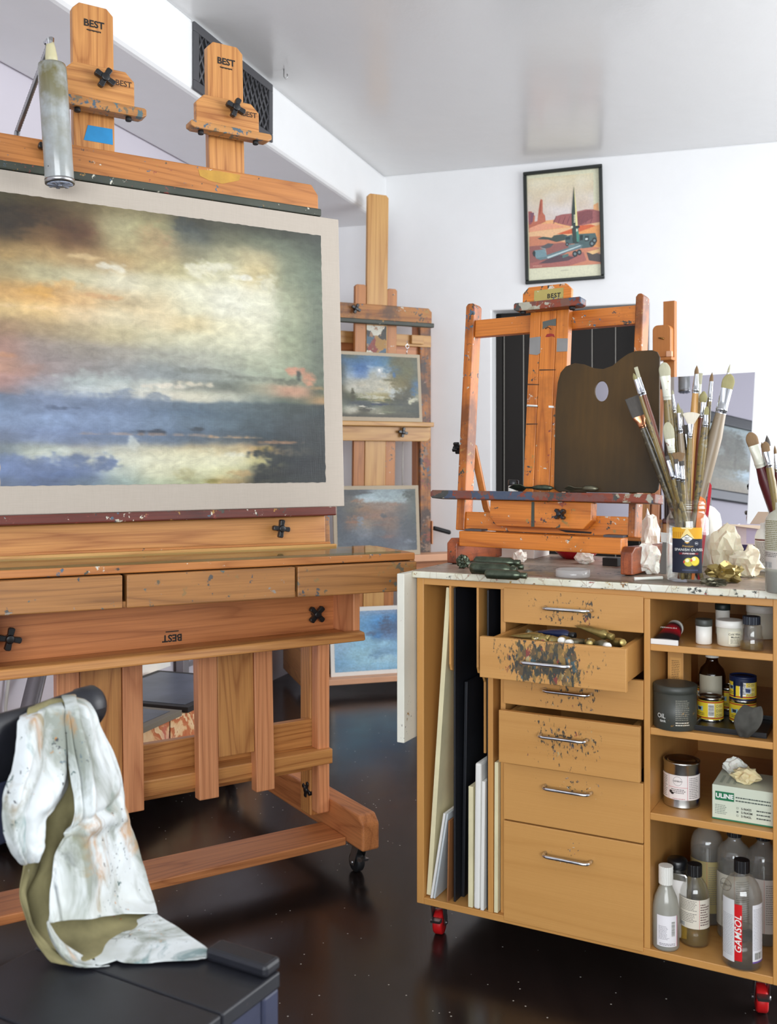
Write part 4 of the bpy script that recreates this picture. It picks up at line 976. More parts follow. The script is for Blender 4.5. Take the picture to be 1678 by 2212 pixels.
# tray and lower block
a0=lp(931,1068,-.05)[0]; a1=lp(1417,1080,-.05)[0]; zr0=lp(1180,1082,-.05)[2]; zr1=lp(1180,1063,-.05)[2]
MB().prism([(a0,zr0+.006),(a0+.006,zr0),(a1,zr0),(a1,zr1),(a0+.006,zr1),(a0,zr1-.005)],'y',-.055,-.0005).done('tray',MT['tray_messy'],TE,RR,bev=.002)
b0=lp(1059,1110,-.03)[0]; b1=lp(1279,1110,-.03)[0]; zb0=lp(1170,1140,-.03)[2]
MB().prism([(b0+.022,zb0),(b1-.022,zb0),(b1,zb0+.022),(b1,zr0-.0005),(b0,zr0-.0005),(b0,zb0+.022)],'y',-.034,-.002).done('tray_block',MT['amber_x'],TE,RR,bev=.002)
kp=lp(1213,1111,-.04); knob(TE,kp[0],-.046,kp[2],.016,45,M=RR,stem=.012)
patch('brush_mark','ledge_dark',[(1148,1084),(1154,1084),(1154,1138),(1147,1138)],-.0345)
patch('brush_mark','ink',[(1205,1144),(1278,1149),(1277,1153),(1222,1150)],.0055)
# rear strut and side knob
s0=lp(1018,962,.05); s1=lp(1046,1095,.13)
MB().tube([(s0[0],.05,s0[2]),(s0[0]+.004,.055,s0[2]-.005),(s1[0],.14,s1[2]),(s1[0]+.01,.16,s1[2]-.04)],[.011,.013,.012,.012],4).done('rear_strut',MT['amber_clean'],TE,RR,bev=.002)
MB().lathe([(.006,0),(.005,.004),(0,.005)],(s0[0]+.012,.04,s0[2]-.005),axis='x',n=12).done('screw',MT['chrome'],TE,RR)
kp=lp(983,968,.022); knob(TE,lx0-.016,.022,kp[2],.017,30,M=RR,axis='-x',stem=.016)
# ---------------- oiled wooden palette standing on the tray
A=lp(1196,1058,-.045); 
pts=[(1196,1056),(1199,880),(1204,826),(1210,805),(1222,791),(1241,784),(1262,787),(1282,795),(1302,797),(1322,790),(1340,775),(1356,764),(1372,758),(1408,756),(1419,760),(1425,772),(1424,800),(1424,1040),(1421,1057),(1412,1065),(1300,1064),(1206,1062)]
wp=[RL.px(u,v,y=-.038) for u,v in pts]
cxp=sum(q[0] for q in wp)/len(wp); zlow=zr1+.0008
czp=sum(q[2] for q in wp)/len(wp)
PMt=FM(RL)@Tr(cxp,-.038,czp)
hole=[RL.px(1299+14.5*cos(k*pi/10),845+22*sin(k*pi/10),y=-.038) for k in range(20)]
bm=bmesh.new()
def loopv(ps): return [bm.verts.new((q[0]-cxp,0,max(q[2],zlow)-czp)) for q in ps]
o1=loopv(wp); o2=loopv(hole)
es=[bm.edges.new((l[i],l[(i+1)%len(l)])) for l in (o1,o2) for i in range(len(l))]
bmesh.ops.triangle_fill(bm,use_beauty=True,use_dissolve=False,edges=es)
r_=bmesh.ops.extrude_face_region(bm,geom=bm.faces[:])
for v in [q for q in r_['geom'] if isinstance(q,bmesh.types.BMVert)]: v.co.y+=.006
mb=MB(); mb.bm.free(); mb.bm=bm
o=mb.done('wooden_palette',MT['palette'],M=PMt,bev=.0015); tag(o,'dark oiled wooden artist palette with thumb hole propped on the tabletop easel tray','palette')
# ---------------- things on the tray
def knife(label,pa,pb,w,blade,hnd_):
    t=T('palette_knife',label,'palette knife')
    a=Vector(pa); b=Vector(pb); 
    d=(b-a); L=d.length; X=d.normalized(); Zv=Vector((0,0,1)); Yv=Zv.cross(X).normalized(); Zv=X.cross(Yv)
    M=Matrix(((X.x,Yv.x,Zv.x,a.x),(X.y,Yv.y,Zv.y,a.y),(X.z,Yv.z,Zv.z,a.z),(0,0,0,1))); t.matrix_world=M@Rot(38,'X')
    h=L*.45
    MB().tube([(h,0,.0),(h*.8,0,.001),(h*.4,0,.001),(0.01,0,.0),(0,0,0)],[.004,.0065,.0075,.006,.002],10).done('handle',MT[hnd_],t)
    MB().prism([(h-.01,-.003),(h+.02,-.003),(h+.03,-w),(L*.85,-w),(L,0),(L*.85,w),(h+.03,w),(h+.02,.003),(h-.01,.003)],'z',-.0008,.0008).done('blade',MT[blade],t)
ty=-.046; tzz=zr1+.0105
def tp(u,y=ty): q=RL.px(u,1060,y=y); return RL.w(q[0],y,tzz)
knife('long grey-green smeared palette knife on the tabletop easel tray below the mast',tp(1195,-.048),tp(1098,-.048),.0125,'foil_green','foil_green')
knife('short grey palette knife on the easel tray in front of the wooden palette',tp(1292,-.049),tp(1218,-.049),.0095,'foil','foil')
q=RL.px(1111,1050,y=-.012); 
t=T('small_jar','little dark jar with grey rim on the easel tray behind the long palette knife','jar',FM(RL)@Tr(q[0],-.018,zr1+.0005))
MB().lathe([(.012,0),(.013,.002),(.013,.014),(.012,.016)],n=20).done('jar_body',MT['white_plastic'],t); MB().lathe([(.0138,.0165),(.0142,.017),(.0142,.030),(.0125,.031),(0,.0305)],n=20).done('lid',MT['plastic'],t)
# ---------------- clutter on the worktop
def on(u,v,dz=0): q=W.px(u,v,z=WT+dz); return q
def crumple(name,label,cat_,mat,u,v,sx,sy,sz,seed,amp=.35,tilt=0,group=None,sub=4,fr=1.6):
    c=on(u,v); bm=bmesh.new(); bmesh.ops.create_icosphere(bm,subdivisions=3,radius=1)
    for vt in bm.verts:
        n=vt.co.normalized(); k=n*fr+Vector((seed*7.1,seed*3.3,seed))
        r=1+amp*(1-abs(mnoise.noise(k*.9))*3.2)*.55+amp*.45*mnoise.noise(k*2.1+Vector((3,1,2)))-amp*.15; r=max(.35,r)
        vt.co=n*r; 
        vt.co.x*=sx; vt.co.y*=sy; vt.co.z*=sz
    zm=min(vt.co.z for vt in bm.verts)
    for vt in bm.verts: vt.co.z=max(vt.co.z,zm*.75)-zm*.75+.0005
    mb=MB(); mb.bm.free(); mb.bm=bm
    o=mb.done(name,MT[mat],M=Tr(*c)@Rot(-28,'Z')); tag(o,label,cat_,group); return o
crumple('crumpled_tissue','white crumpled tissue standing up behind the right foot of the tabletop easel','tissue','tissue',1404,1196,.026,.03,.062,1,.6,fr=1.2)
crumple('crumpled_glove','cream crumpled latex glove in front of the right easel foot on the worktop','glove','glove_white',1401,1240,.027,.025,.036,2,.55)
crumple('crumpled_tissue','large crumpled white paper behind and right of the olive jar','tissue','tissue_cream',1566,1232,.036,.04,.055,3,.6,fr=1.1)
crumple('crumpled_tissue','crumpled waxy paper right of the large white paper, before the frosted bottles','tissue','tissue_cream',1615,1246,.032,.03,.036,4,.6,fr=1.2)
crumple('crumpled_tissue','small crumpled tissue behind the pile of dark tubes under the easel','tissue','tissue',1122,1215,.019,.017,.016,5,.6)
crumple('crumpled_tissue','small pale crumpled paper under the easel between tubes and black box','tissue','tissue',1262,1218,.024,.02,.017,6,.5)
crumple('crumpled_tube','crushed greenish paint tube at the foot of the olive jar','paint tube','foil_gold',1562,1258,.034,.026,.021,8,.9,fr=2.2)
crumple('crumpled_tube','flattened pale foil scrap in front of the crushed tube beside the olive jar','paint tube','foil',1540,1267,.026,.014,.009,9,.9,fr=2.2)
o=on(1408,1252); mb=MB(); X_=Vector((.883,-.47,0)); a=Vector(on(1370,1254)); b=Vector(on(1430,1252))
mb.tube([a+Vector((0,0,.004)),a.lerp(b,.3)+Vector((0,0,.004)),b+Vector((0,0,.004))],[.0042,.0032,.0042],10)
tag(mb.done('cotton_swab',MT['tissue'],smooth=True),'white cotton swab lying at the front edge of the worktop','swab')
# grey scraper leaning by the glove
a=Vector(on(1432,1243)); 
mb=MB(); mb.prism([(-.007,0),(.007,0),(.009,.02),(.006,.05),(.006,.075),(-.006,.075),(-.006,.05),(-.009,.02)],'y',-.004,.004)
t=T('scraper','grey plastic scraper standing between the glove and the olive jar','scraper',Tr(a.x,a.y,a.z+.0035)@Rot(-28,'Z')@Rot(4,'Y')); mb.done('scraper_handle',plain('grey plastic',S(110,106,100),.45),t,bev=.001)
MB().prism([(-.010,.0755),(.010,.0755),(.012,.098),(-.012,.098)],'y',-.0012,.0012).done('scraper_blade',MT['white_plastic'],t)
# petri dish
c=on(1237,1246); t=T('petri_dish','shallow clear plastic dish at the front of the worktop','dish',Tr(*c))
r=.0385
MB().lathe([(0,.0006),(r,.0006),(r+.0012,.002),(r+.0012,.018),(r-.0008,.018),(r-.0008,.0026),(0,.0026)],n=40).done('dish',MT['plastic_clear'],t)
# black box
c=on(1322,1222); t=MB().box(-.021,.021,-.014,.014,0,.021).done('black_box',MT['black_box'],M=Tr(*c)@Rot(-38,'Z'),bev=.001); tag(t,'small matt black box under the right end of the tabletop easel','box')
# red dish behind the easel
c=W.px(1246,1206,z=WT+.0004); t=T('red_dish','red glazed dish behind the tabletop easel on the worktop','dish',Tr(c[0],c[1],c[2]))
MB().lathe([(0,.0005),(.04,.0005),(.066,.024),(.075,.046),(.073,.047),(.062,.026),(.038,.005),(0,.005)],n=40).done('dish',MT['red'],t)
t=MB().box(.06,.165,.40,.53,0,.052).done('white_box',MT['label_white'],M=FM(C)@Tr(0,0,WT+.0004),bev=.001); tag(t,'low white box behind the left half of the tabletop easel','box')
# pile of dark grimy tubes
pile=[(1048,1239,0,.0115,2,.085,'lowest dark grimy metal tube at the front of the pile under the easel'),(1016,1226,.004,.0150,-4,.105,'thick dark metal tube with bright rim on the pile under the easel'),(1050,1222,.012,.0110,8,.075,'shorter dark tube at the right of the pile under the easel'),(1024,1212,.020,.0125,3,.10,'topmost dark green metal tube of the pile under the easel')]
for i,(u,v,dz,r,rz,L,lb_) in enumerate(pile):
    c=W.px(u,v,z=WT+r+dz)
    paint_tube(lb_,Tr(*c)@Rot(-28+rz,'Z')@Rot(90,'Y')@Rot(90,'Z'),L=L,r=r,mat='foil_green',cap='foil_green',crush=.12,seed=60+i,crimp=False,group='grimy tubes piled under the tabletop easel')
crumple('crumpled_tube','bent scrap of dark foil left of the tube pile by the left easel foot','paint tube','foil_green',1000,1228,.014,.012,.016,12,.9,fr=2.2)
# ---------------- helpers for jars, bottles, labels
def decal(par,polys,R=None,M=None,name='label',mat='print',y=-.0001):
    mb=MB(); yy=y; last=None
    for pts,c in polys:
        if last is not None and c!=last: yy-=.00002
        last=c; mb.poly(pts,S(*c),yy)
    if R: wrapc(mb,R)
    return mb.done(name,MT[mat],par,M,recalc=False)
def rect(x0,x1,z0,z1,c): return ([(x0,z0),(x1,z0),(x1,z1),(x0,z1)],c)
def disc(x,z,r,c,sx=1,n=20): return ([(x+r*sx*cos(2*pi*k/n),z+r*sin(2*pi*k/n)) for k in range(n)],c)
def lines(x0,x1,z0,z1,n,c,rag=.2,seed=1,th=.42):
    rr=random.Random(seed); out=[]; dz=(z1-z0)/n
    for i in range(n):
        z=z1-dz*(i+.75); xe=x1-(x1-x0)*rr.random()*rag; x=x0
        while x<xe-.001:
            w=min(xe-x,rr.uniform(.002,.006)); out.append(rect(x,x+w,z,z+dz*th,c)); x+=w+.0009
    return out
def barcode(x0,x1,z0,z1,vert=True,seed=3):
    rr=random.Random(seed); out=[rect(x0,x1,z0,z1,(240,238,232))]; 
    p=x0 if vert else z0; e=x1 if vert else z1
    while p<e-.0006:
        w=rr.choice((.0004,.0007,.0011))
        out.append(rect(p,min(e,p+w),z0,z1,(30,28,28)) if vert else rect(x0,x1,p,min(e,p+w),(30,28,28))); p+=w+rr.choice((.0005,.0008))
    return out
def shell(name,label,cat_,prof,mat,pos,yaw=-28,n=32,group=None,th=0,sx=1,sy=1,body='body'):
    t=T(name,label,cat_,Tr(*pos)@Rot(yaw,'Z'),group)
    p=list(prof)
    if th: p=p+[(max(r-th,.0005),max(h,th)) for r,h in p[::-1]]+[(0,th)]
    if not th: p=[(0,p[0][1])]+p+[(0,p[-1][1])] 
    else: p=[(0,p[0][1])]+p
    MB().lathe(p,n=n,sx=sx,sy=sy).done(body,MT[mat],t)
    return t
def capz(par,r,z0,z1,mat,ribs=0,name='cap',sx=1):
    mb=MB()
    if ribs:
        pts=[((r if k%2 else r*.94)*cos(2*pi*k/(ribs*2)),(r if k%2 else r*.94)*sin(2*pi*k/(ribs*2))) for k in range(ribs*2)]
        mb.prism(pts,'z',z0,z1)
    else: mb.lathe([(r*.97,z0),(r,z0+.001),(r,z1-.0015),(r*.93,z1)],n=28)
    return mb.done(name,MT[mat],par,bev=.0006 if ribs else 0)
def csh(u,v,z,r): # centre of a round thing whose front bottom edge shows at pixel (u,v)
    q=C.px(u,v,z=z); w_=C.w(*q); L=sqrt(w_[0]**2+w_[1]**2)
    return (w_[0]*(1+r/L),w_[1]*(1+r/L),z)
PX=lambda p: p[1]/F  # metres per pixel at a point
# ---------------- olive jar with brushes
r=.0475
c=csh(1486,1259.5,WT+.0006,r)
JP=c
prof=[(r-.004,0),(r,.004),(r,.135),(r*.97,.143),(r*.86,.152),(.0375,.156),(.0375,.160),(.0395,.162),(.0395,.166),(.0375,.168),(.0395,.172),(.0395,.176),(.0375,.178),(.0375,.184)]
OJ=shell('olive_jar','clear olive jar with blue and yellow label full of paintbrushes on the cabinet','jar',prof,'glass',c,yaw=-20,th=.0022)
hw=.0345
P_=[rect(-hw,hw,.022,.098,(22,26,44)),rect(-hw,hw,.098,.123,(222,164,34))]
for k in range(7): P_.append(rect(-hw+.0015+k*.0045,-hw+.004+k*.0045,.1,.113,(196,134,24)))
P_+= [([(-.010,.120),(.010,.120),(.014,.123),(-.014,.123)],(244,226,170)),([(-.014,.099),(0,.123),(.016,.099)],(240,214,140)),
 ([(-.0135,.098),(.0005,.1085),(.0145,.098),(.0005,.0865)],(20,24,40)),([(-.0115,.0985),(.0005,.1065),(.0125,.0985),(.0005,.0885)],(236,234,228)),([(-.0055,.0905),(.0065,.0905),(.0005,.0872)],(222,164,34)),
 rect(-.017,.025,.0632,.0672,(120,24,36)),disc(.021,.088,.0042,(150,152,160)),disc(.021,.088,.0036,(26,30,46)),rect(.0185,.0235,.0868,.0892,(214,214,214)),
 disc(.0035,.0462,.0098,(150,140,40),1.05),disc(.0035,.0468,.0092,(206,196,62),1.05),disc(.0175,.0485,.0108,(160,140,30),.95),disc(.0172,.0492,.0098,(228,206,66),.95),disc(.001,.050,.004,(240,236,190)),disc(.015,.0535,.004,(248,240,190)),
 disc(-.0058,.0468,.0032,(206,74,50),.6),disc(.0095,.0505,.0034,(206,80,50),.7),rect(-.010,.024,.0268,.0302,(54,64,92))]
decal(OJ,P_,R=r+.0006,name='label')
letters([('SPANISH OLIVES',.004,.0735,.0082)],MT['white_ink'],OJ,Tr(0,0,0),wrap=r+.0012,bold=.005,space=1.08)
letters([('STUFFED QUEEN',.004,.0652,.0036)],MT['white_ink'],OJ,wrap=r+.0013,bold=.03)
MT['gold_ink']=plain('gold print',S(206,160,60),.5)
letters([('Premium',.0015,.0815,.0066)],MT['gold_ink'],OJ,wrap=r+.0012,shear=.3,bold=.0)
letters([('FIRST',.0005,.0998,.0042),('STREET',.0005,.0952,.0044)],MT['ink'],OJ,wrap=r+.0013,bold=.02)
def brush(label,tip,base,kind,w,bl,fl,hr,hm,bm_,fm='ferrule',thk=None,group='paintbrushes in the olive jar',roll=0):
    a=Vector(base); b=Vector(tip); d=(b-a); L=d.length; Z=d.normalized()
    X=Vector((1,0,0)); X=(X-Z*X.dot(Z)).normalized(); Yv=Z.cross(X)
    M=Matrix(((X.x,Yv.x,Z.x,a.x),(X.y,Yv.y,Z.y,a.y),(X.z,Yv.z,Z.z,a.z),(0,0,0,1)))@Rot(roll,'Z')
    t=T('paintbrush',label,'paintbrush',M,group)
    hl=L-bl-fl
    MB().lathe([(0,0),(hr*.55,.001),(hr*.6,.01),(hr*.72,hl*.4),(hr*1.0,hl*.72),(hr*1.08,hl*.86),(hr*.8,hl),(hr*.78,hl+.004),(0,hl+.004)],n=14).done('handle',MT[hm],t)
    flat={'flat':.32,'filbert':.34,'round':1,'mop':1,'fan':.22,'liner':1}[kind]
    rr=hr*.84
    secs=[]; n=18
    W_=w/2 if kind not in('fan',) else hr*1.1
    tk=max(W_*flat,.0014) if kind!='fan' else .0018
    for s in (0,.12,.13,.2,.21,.5,.8,1.0):
        k=max(0,(s-.25)/.75); k=k*k*(3-2*k); bulge=1.06 if s in(.13,.2) else 1
        secs.append([((rr*(1-k)+W_*k)*bulge*cos(2*pi*j/n),(rr*(1-k)+tk*k)*bulge*sin(2*pi*j/n),hl+fl*s) for j in range(n+1)])
    MB().grid(secs).done('ferrule',MT[fm],t)
    z0=hl+fl*.985; br=bl+fl*.015; R_=[]
    for s in (0,.15,.35,.55,.72,.85,.94,1.0):
        if kind=='flat': wx=W_*(.97+.08*s); ty=tk*(1-.75*s)
        elif kind=='filbert': wx=W_*(1.0+.12*sin(pi*min(1,s*1.1)))*sqrt(max(.0,1-max(0,(s-.45)/.56)**2)); ty=tk*(1-.7*s)
        elif kind in('round','liner'): wx=ty=W_*(1+.12*sin(pi*s))*max(.03,1-s**2.2)
        elif kind=='mop': wx=ty=W_*(1+.35*sin(pi*min(1,s*1.15)))*sqrt(max(.0005,1-s**4))
        else: wx=hr*1.05+(w/2-hr)*s**.8; ty=.0016*(1-.5*s)
        zc=[]
        for j in range(n+1):
            cx=wx*cos(2*pi*j/n); z=z0+br*s
            if kind=='fan': z-=br*s*.16*(cx/(w/2))**2; z+=br*.08*s*mnoise.noise((cx*900,1,0))
            else: z+=br*.03*s*mnoise.noise((cx*800,s,j))
            zc.append((cx,ty*sin(2*pi*j/n),z))
        R_.append(zc)
    R_.append([(0,0,z0+br*(1.0 if kind!='fan' else .97))]*(n+1))
    mb=MB().grid(R_); bmesh.ops.remove_doubles(mb.bm,verts=mb.bm.verts[:],dist=1e-6)
    mb.done('bristles',MT[bm_],t)
    return t
def jarbrush(label,u,v,dy,kind,w,bl,fl,hr,hm,bm_,fm='ferrule',jp=JP,rad=.029,h=.18,base_r=.038,group='paintbrushes in the olive jar',seed=0,roll=0,base=None):
    Yt=jp[1]+dy; tip=W.px(u,v,y=Yt); s=Yt/F
    off=(tip[0]-jp[0],tip[1]-jp[1]); H_=tip[2]-jp[2]; k=h/H_
    rn=random.Random(seed*17+3)
    b=[]
    for o in off:
        m=o*k
        if abs(m)<rad*.6: a=rn.uniform(-.6,.6)*base_r*.5
        else: a=(math.copysign(rad,o)*.9-m)/(1-k)
        b.append(max(-base_r*.7,min(base_r*.7,a)))
    if base: b=list(base)
    return brush(label,tip,(jp[0]+b[0],jp[1]+b[1],jp[2]+.0035),kind,w*s,bl*s,fl*s,hr*s,hm,bm_,fm,group=group,roll=roll)
JB=[
('slim round brush with yellow tip, leftmost in the olive jar',1368,806,.005,'round',9,14,38,6,'h_olive','br_olive','ferrule'),
('slim brush with pale square tip and red-brown handle beside the yellow-tipped one',1373,793,.0,'flat',8,24,38,6.2,'h_brown','br_pale','ferrule'),
('wide dark house-painting brush with copper band tilted out of the jar at left',1364,858,.03,'flat',30,44,26,9,'h_dark','br_dark','ferrule_copper'),
('large pale filbert brush with white spattered ferrule, tallest on the left of the jar',1434,783,-.005,'filbert',23,29,52,10,'h_olive','br_pale','ferrule_white'),
('pale filbert brush low at the left centre of the olive jar',1441,912,-.028,'filbert',22,36,30,9,'h_olive','br_pale','ferrule_white'),
('thin brush standing upright right of the large pale filbert',1452,842,.02,'liner',5,10,40,5.5,'h_olive','br_pale','ferrule'),
('round dark-tipped brush with nickel ferrule left of the white fan',1464,870,-.01,'round',9,22,44,7.5,'h_grey','br_olive','ferrule'),
('small grey round brush just right of the dark-tipped one',1472,882,.015,'round',8,18,42,6,'h_olive','br_pale','ferrule'),
('white fan brush spread open in the middle of the jar',1493,890,-.018,'fan',38,26,30,6,'h_olive','br_white','ferrule'),
('worn brown fan brush low at the left of the jar',1465,977,-.034,'fan',30,20,22,6,'h_olive','br_brown','ferrule'),
('pointed round brush with light wood handle, tall in the middle of the jar',1505,789,.008,'round',9,19,42,8.5,'h_natural','br_brown','ferrule'),
('pale bright brush behind the light wood one',1513,806,.03,'flat',9,24,40,6,'h_olive','br_pale','ferrule_white'),
('greenish mop brush right of the light wood one',1520,845,.0,'mop',13,24,34,8,'h_brown','br_olive','ferrule'),
('pointed brush with slender nickel ferrule, second tallest right of centre',1538,804,.012,'round',8,20,44,6,'h_olive','br_brown','ferrule'),
('filbert with yellow stained tip in front of the mop brush',1527,878,-.016,'filbert',10,18,26,9,'h_olive','br_olive','ferrule'),
('thin brush tip showing above the large right filbert',1577,786,.035,'liner',5,20,36,5,'h_brown','br_pale','ferrule'),
('largest filbert brush with polished ferrule and thick weathered handle at the right of the jar',1577,808,-.012,'filbert',25,32,56,14,'h_grey','br_olive','ferrule'),
('grey flat brush half hidden behind the white fan',1483,918,.0,'flat',10,20,34,7,'h_grey','br_dark','ferrule'),
('short dark brush with nickel ferrule leaning left, front of the jar',1440,985,-.03,'flat',9,10,42,7,'h_olive','br_dark','ferrule'),
('second short dark brush beside the worn fan',1460,992,-.037,'flat',9,10,36,7,'h_dark','br_dark','ferrule'),
('short brush with bright ferrule under the worn fan',1473,996,-.04,'flat',9,10,34,6.5,'h_olive','br_dark','ferrule'),
]
for i,b in enumerate(JB): jarbrush(*b,seed=i)
# orange and red palette scrapers poking from the jar mouth
for nm,lb_,mat,u,dx in (('plastic_scraper','small orange plastic scraper tip at the mouth of the olive jar',plain('orange plastic',S(226,120,40),.45),1505,.012),('plastic_scraper','red handle end at the right of the olive jar mouth',MT['red'],1521,.026)):
    q=W.px(u,1075 if dx<.02 else 1045,y=JP[1]-.012)
    mb=MB(); k_=1 if dx<.02 else .35; mb.prism([(-.003,0),(.003,0),(.010*k_,q[2]-JP[2]-.02),(.007*k_,q[2]-JP[2]-.006),(-.006*k_,q[2]-JP[2]),(-.009*k_,q[2]-JP[2]-.02)],'y',-.0012,.0012)
    o=mb.done(nm,mat,M=Tr(JP[0]+dx-.006,JP[1]-.014,JP[2]+.004)@Rot(7,'Y')); tag(o,lb_,'scraper')
# ---------------- second brush jar and bottles at the right edge
r=.041; c2=W.px(1700,1240,z=WT+.0006); J2=(c2[0],c2[1]+.03,WT+.0006)
s2=shell('brush_jar','clear brush jar behind the frosted bottle at the right edge of the cabinet','jar',[(r-.003,0),(r,.004),(r,.12),(r*.9,.135),(r*.8,.14),(r*.8,.165)],'glass',J2,th=.0022)
for i,b in enumerate([
('large brown-tipped filbert with wine red handle, leftmost in the right-hand jar',1619,934,-.01,'filbert',24,29,50,12,'h_wine','br_brown','ferrule_white'),
('brown filbert with olive handle in the right-hand jar',1652,954,-.02,'filbert',16,22,34,9,'h_olive','br_brown','ferrule'),
('tall dark-tipped round brush at the back of the right-hand jar',1656,940,.02,'round',11,24,40,7,'h_olive','br_dark','ferrule'),
('thin brush with slim ferrule between the two filberts of the right-hand jar',1645,955,.012,'liner',6,12,44,5.5,'h_natural','br_brown','ferrule'),
('thin pointed brush cut by the right edge of the photo',1673,962,.0,'round',6,18,40,5.5,'h_wine','br_brown','ferrule')]):
    jarbrush(*b,jp=J2,rad=.025,h=.16,base_r=.034,group='paintbrushes in the right-hand jar',seed=40+i)
r=.034; c3=csh(1690,1284,WT+.0006,r)
b3=shell('frosted_bottle','frosted bottle with dark sediment and smeared label at the right edge of the cabinet','bottle',[(r-.003,0),(r,.003),(r,.138),(r*.93,.152),(r*.72,.163),(r*.42,.170),(r*.4,.185)],'frost',c3,th=.0015)
MB().lathe([(0,.002),(r-.003,.002),(r-.003,.046),(0,.046)],n=28).done('sediment',plain('dark sediment',S(44,44,44),.4),b3)
decal(b3,[rect(-.03,.012,.05,.086,(196,188,180))]+lines(-.028,.01,.074,.084,3,(60,56,54))+barcode(-.028,-.006,.052,.064)+lines(-.03,.012,.088,.150,16,(120,112,70),.1,4),R=r+.0005,M=Rot(-20,'Z'))
r=.026; c4=csh(1654,1236,WT+.0006,r)
b4=shell('supplement_bottle','white plastic bottle with small printed label behind the frosted bottle','bottle',[(r-.002,0),(r,.003),(r,.085),(r*.8,.1),(r*.5,.105),(r*.5,.118)],'white_plastic',c4)
decal(b4,[rect(-.03,.03,.02,.08,(214,206,196)),rect(-.03,.03,.076,.080,(110,60,50))]+lines(-.028,.028,.022,.074,16,(90,80,76),.2,8),R=r+.0004)
# white jug with black cap behind the olive jar
r=.043; q=W.px(1533,1225,z=WT+.0006); 
b5=shell('white_jug','white plastic jug with black cap behind the olive jar','jug',[(r-.003,0),(r,.004),(r,.115),(r*.9,.135),(r*.6,.150),(r*.33,.156),(r*.33,.16)],'white_plastic',(q[0],q[1]+.045,WT+.0006))
capz(b5,r*.42,.156,.176,'plastic',14)
# opened carton at the right
q=W.px(1592,1200,z=WT); 
t=T('opened_carton','opened pale printed carton with raised flaps at the back right of the cabinet','carton',Tr(q[0]+.02,q[1]+.07,WT+.0006)@Rot(-28,'Z'))
MT['pale_print']=plain('pale lilac printed card',S(222,214,226),.6,var=.1,vscale=20)
m=MB(); bw,bd,bh=.12,.07,.083
m.box(0,bw,0,.0012,0,bh); m.box(0,bw,bd-.0012,bd,0,bh); m.box(0,.0012,.0012,bd-.0012,0,bh); m.box(bw-.0012,bw,.0012,bd-.0012,0,bh); m.box(.0012,bw-.0012,.0012,bd-.0012,0,.0012); m.done('carton_body',MT['pale_print'],t)
m=MB(); m.hexa([(0,0,bh),(bw,0,bh),(bw,.001,bh),(0,.001,bh),(-.03,-.05,bh+.004),(bw,-.05,bh-.012),(bw,-.049,bh-.011),(-.03,-.049,bh+.005)]); m.done('flap',MT['cardboard'],t)
m=MB(); m.hexa([(.03,bd-.001,bh),(bw,bd-.001,bh),(bw,bd,bh),(.03,bd,bh),(.055,bd-.012,bh+.038),(bw,bd-.012,bh+.038),(bw,bd-.011,bh+.038),(.055,bd-.011,bh+.038)]); m.done('flap',MT['cardboard'],t)
decal(t,[rect(.075,.118,.0,.03,(30,120,130)),rect(.075,.118,.045,.065,(206,180,60)),rect(.03,.06,.03,.075,(200,196,230)),rect(.0,.07,.008,.026,(52,46,92))],name='printed_panel')
# ---------------- shelf one
Z1=.7973
q=C.px(1436,1392,z=Z1)
t=T('paint_tube','black and red paint tube lying crimp-forward at the left of the top shelf','paint tube',FM(C)@Tr(q[0],q[1]-.003,Z1))
rows=[];n=24
for s in (0,.02,.1,.3,.6,.85,1.0):
    w_=.030-.0125*s; h_=.0058+ (.034)*s**.75
    rows.append([(w_*cos(2*pi*j/n),.10*s,.0005+h_/2+h_/2*sin(2*pi*j/n)) for j in range(n+1)])
mb=MB(); cc=[]
for i,rw in enumerate(rows): cc.append([S(*((236,234,232) if i<=1 else (26,24,26) if i in(2,3,5) else (190,24,40) if i==4 else (226,222,212))) for _ in rw])
mb.grid(rows,cols=cc); mb.done('tube_body',MT['print'],t)
MB().lathe([(.0175,0),(.0185,.004),(.0185,.016),(.016,.018),(0,.018)],(0,.117,.0203),axis='y',n=20).done('cap',MT['white_plastic'],t)
MB().box(-.030,.030,-.004,.001,0,.0118).done('crimp',MT['label_white'],t,bev=.001)
m=text_mb([('PERMALBA',0,.0,.0078)],.02,.1)
for v in m.bm.verts: 
    v.co=Vector((v.co.x,.040+v.co.z*1.0,.0315+v.co.z*.30))
m.done('lettering',MT['white_ink'],t,recalc=False)
def tub(label,u,v,r,h,lid,lr,lh,mat,lidm,z=Z1,group=None,name='plastic_tub',cat_='tub',taper=1.0):
    c=csh(u,v,z+.0004,r); t=shell(name,label,cat_,[(r*taper-.002,0),(r*taper,.002),(r,h)],mat,c); capz(t,lr,h-.004,h-.004+lh,lidm,name='lid'); return t
t=tub('white jar with dark paint-smeared lid, left of the group on the top shelf',1520,1393,.0172,.044,1,.0185,.015,'white_plastic','tub_dark')
t=tub('white lidded wax tub in the middle of the top shelf',1576,1398,.0285,.044,1,.030,.016,'cream_plastic','white_plastic',taper=.93)
decal(t,[rect(.002,.030,.006,.034,(226,220,196))],R=.0292); letters([('Cold Wax',.015,.028,.0062),('Medium',.017,.0215,.006)],MT['ink'],t,wrap=.0297,bold=.01)
decal(t,lines(.006,.029,.007,.018,4,(110,104,90),.3,5),R=.0296)
t=tub('large white lidded tub at the back right of the top shelf',1641,1391,.033,.062,1,.0345,.017,'cream_plastic','white_plastic')
t.matrix_world=Matrix.Translation((.025,.055,0))@t.matrix_world
t=tub('jar with dark green lid behind the white jar and wax tub',1556,1380,.016,.062,1,.0175,.014,'white_plastic','cap_green'); t.matrix_world=Matrix.Translation((.02,.045,0))@t.matrix_world
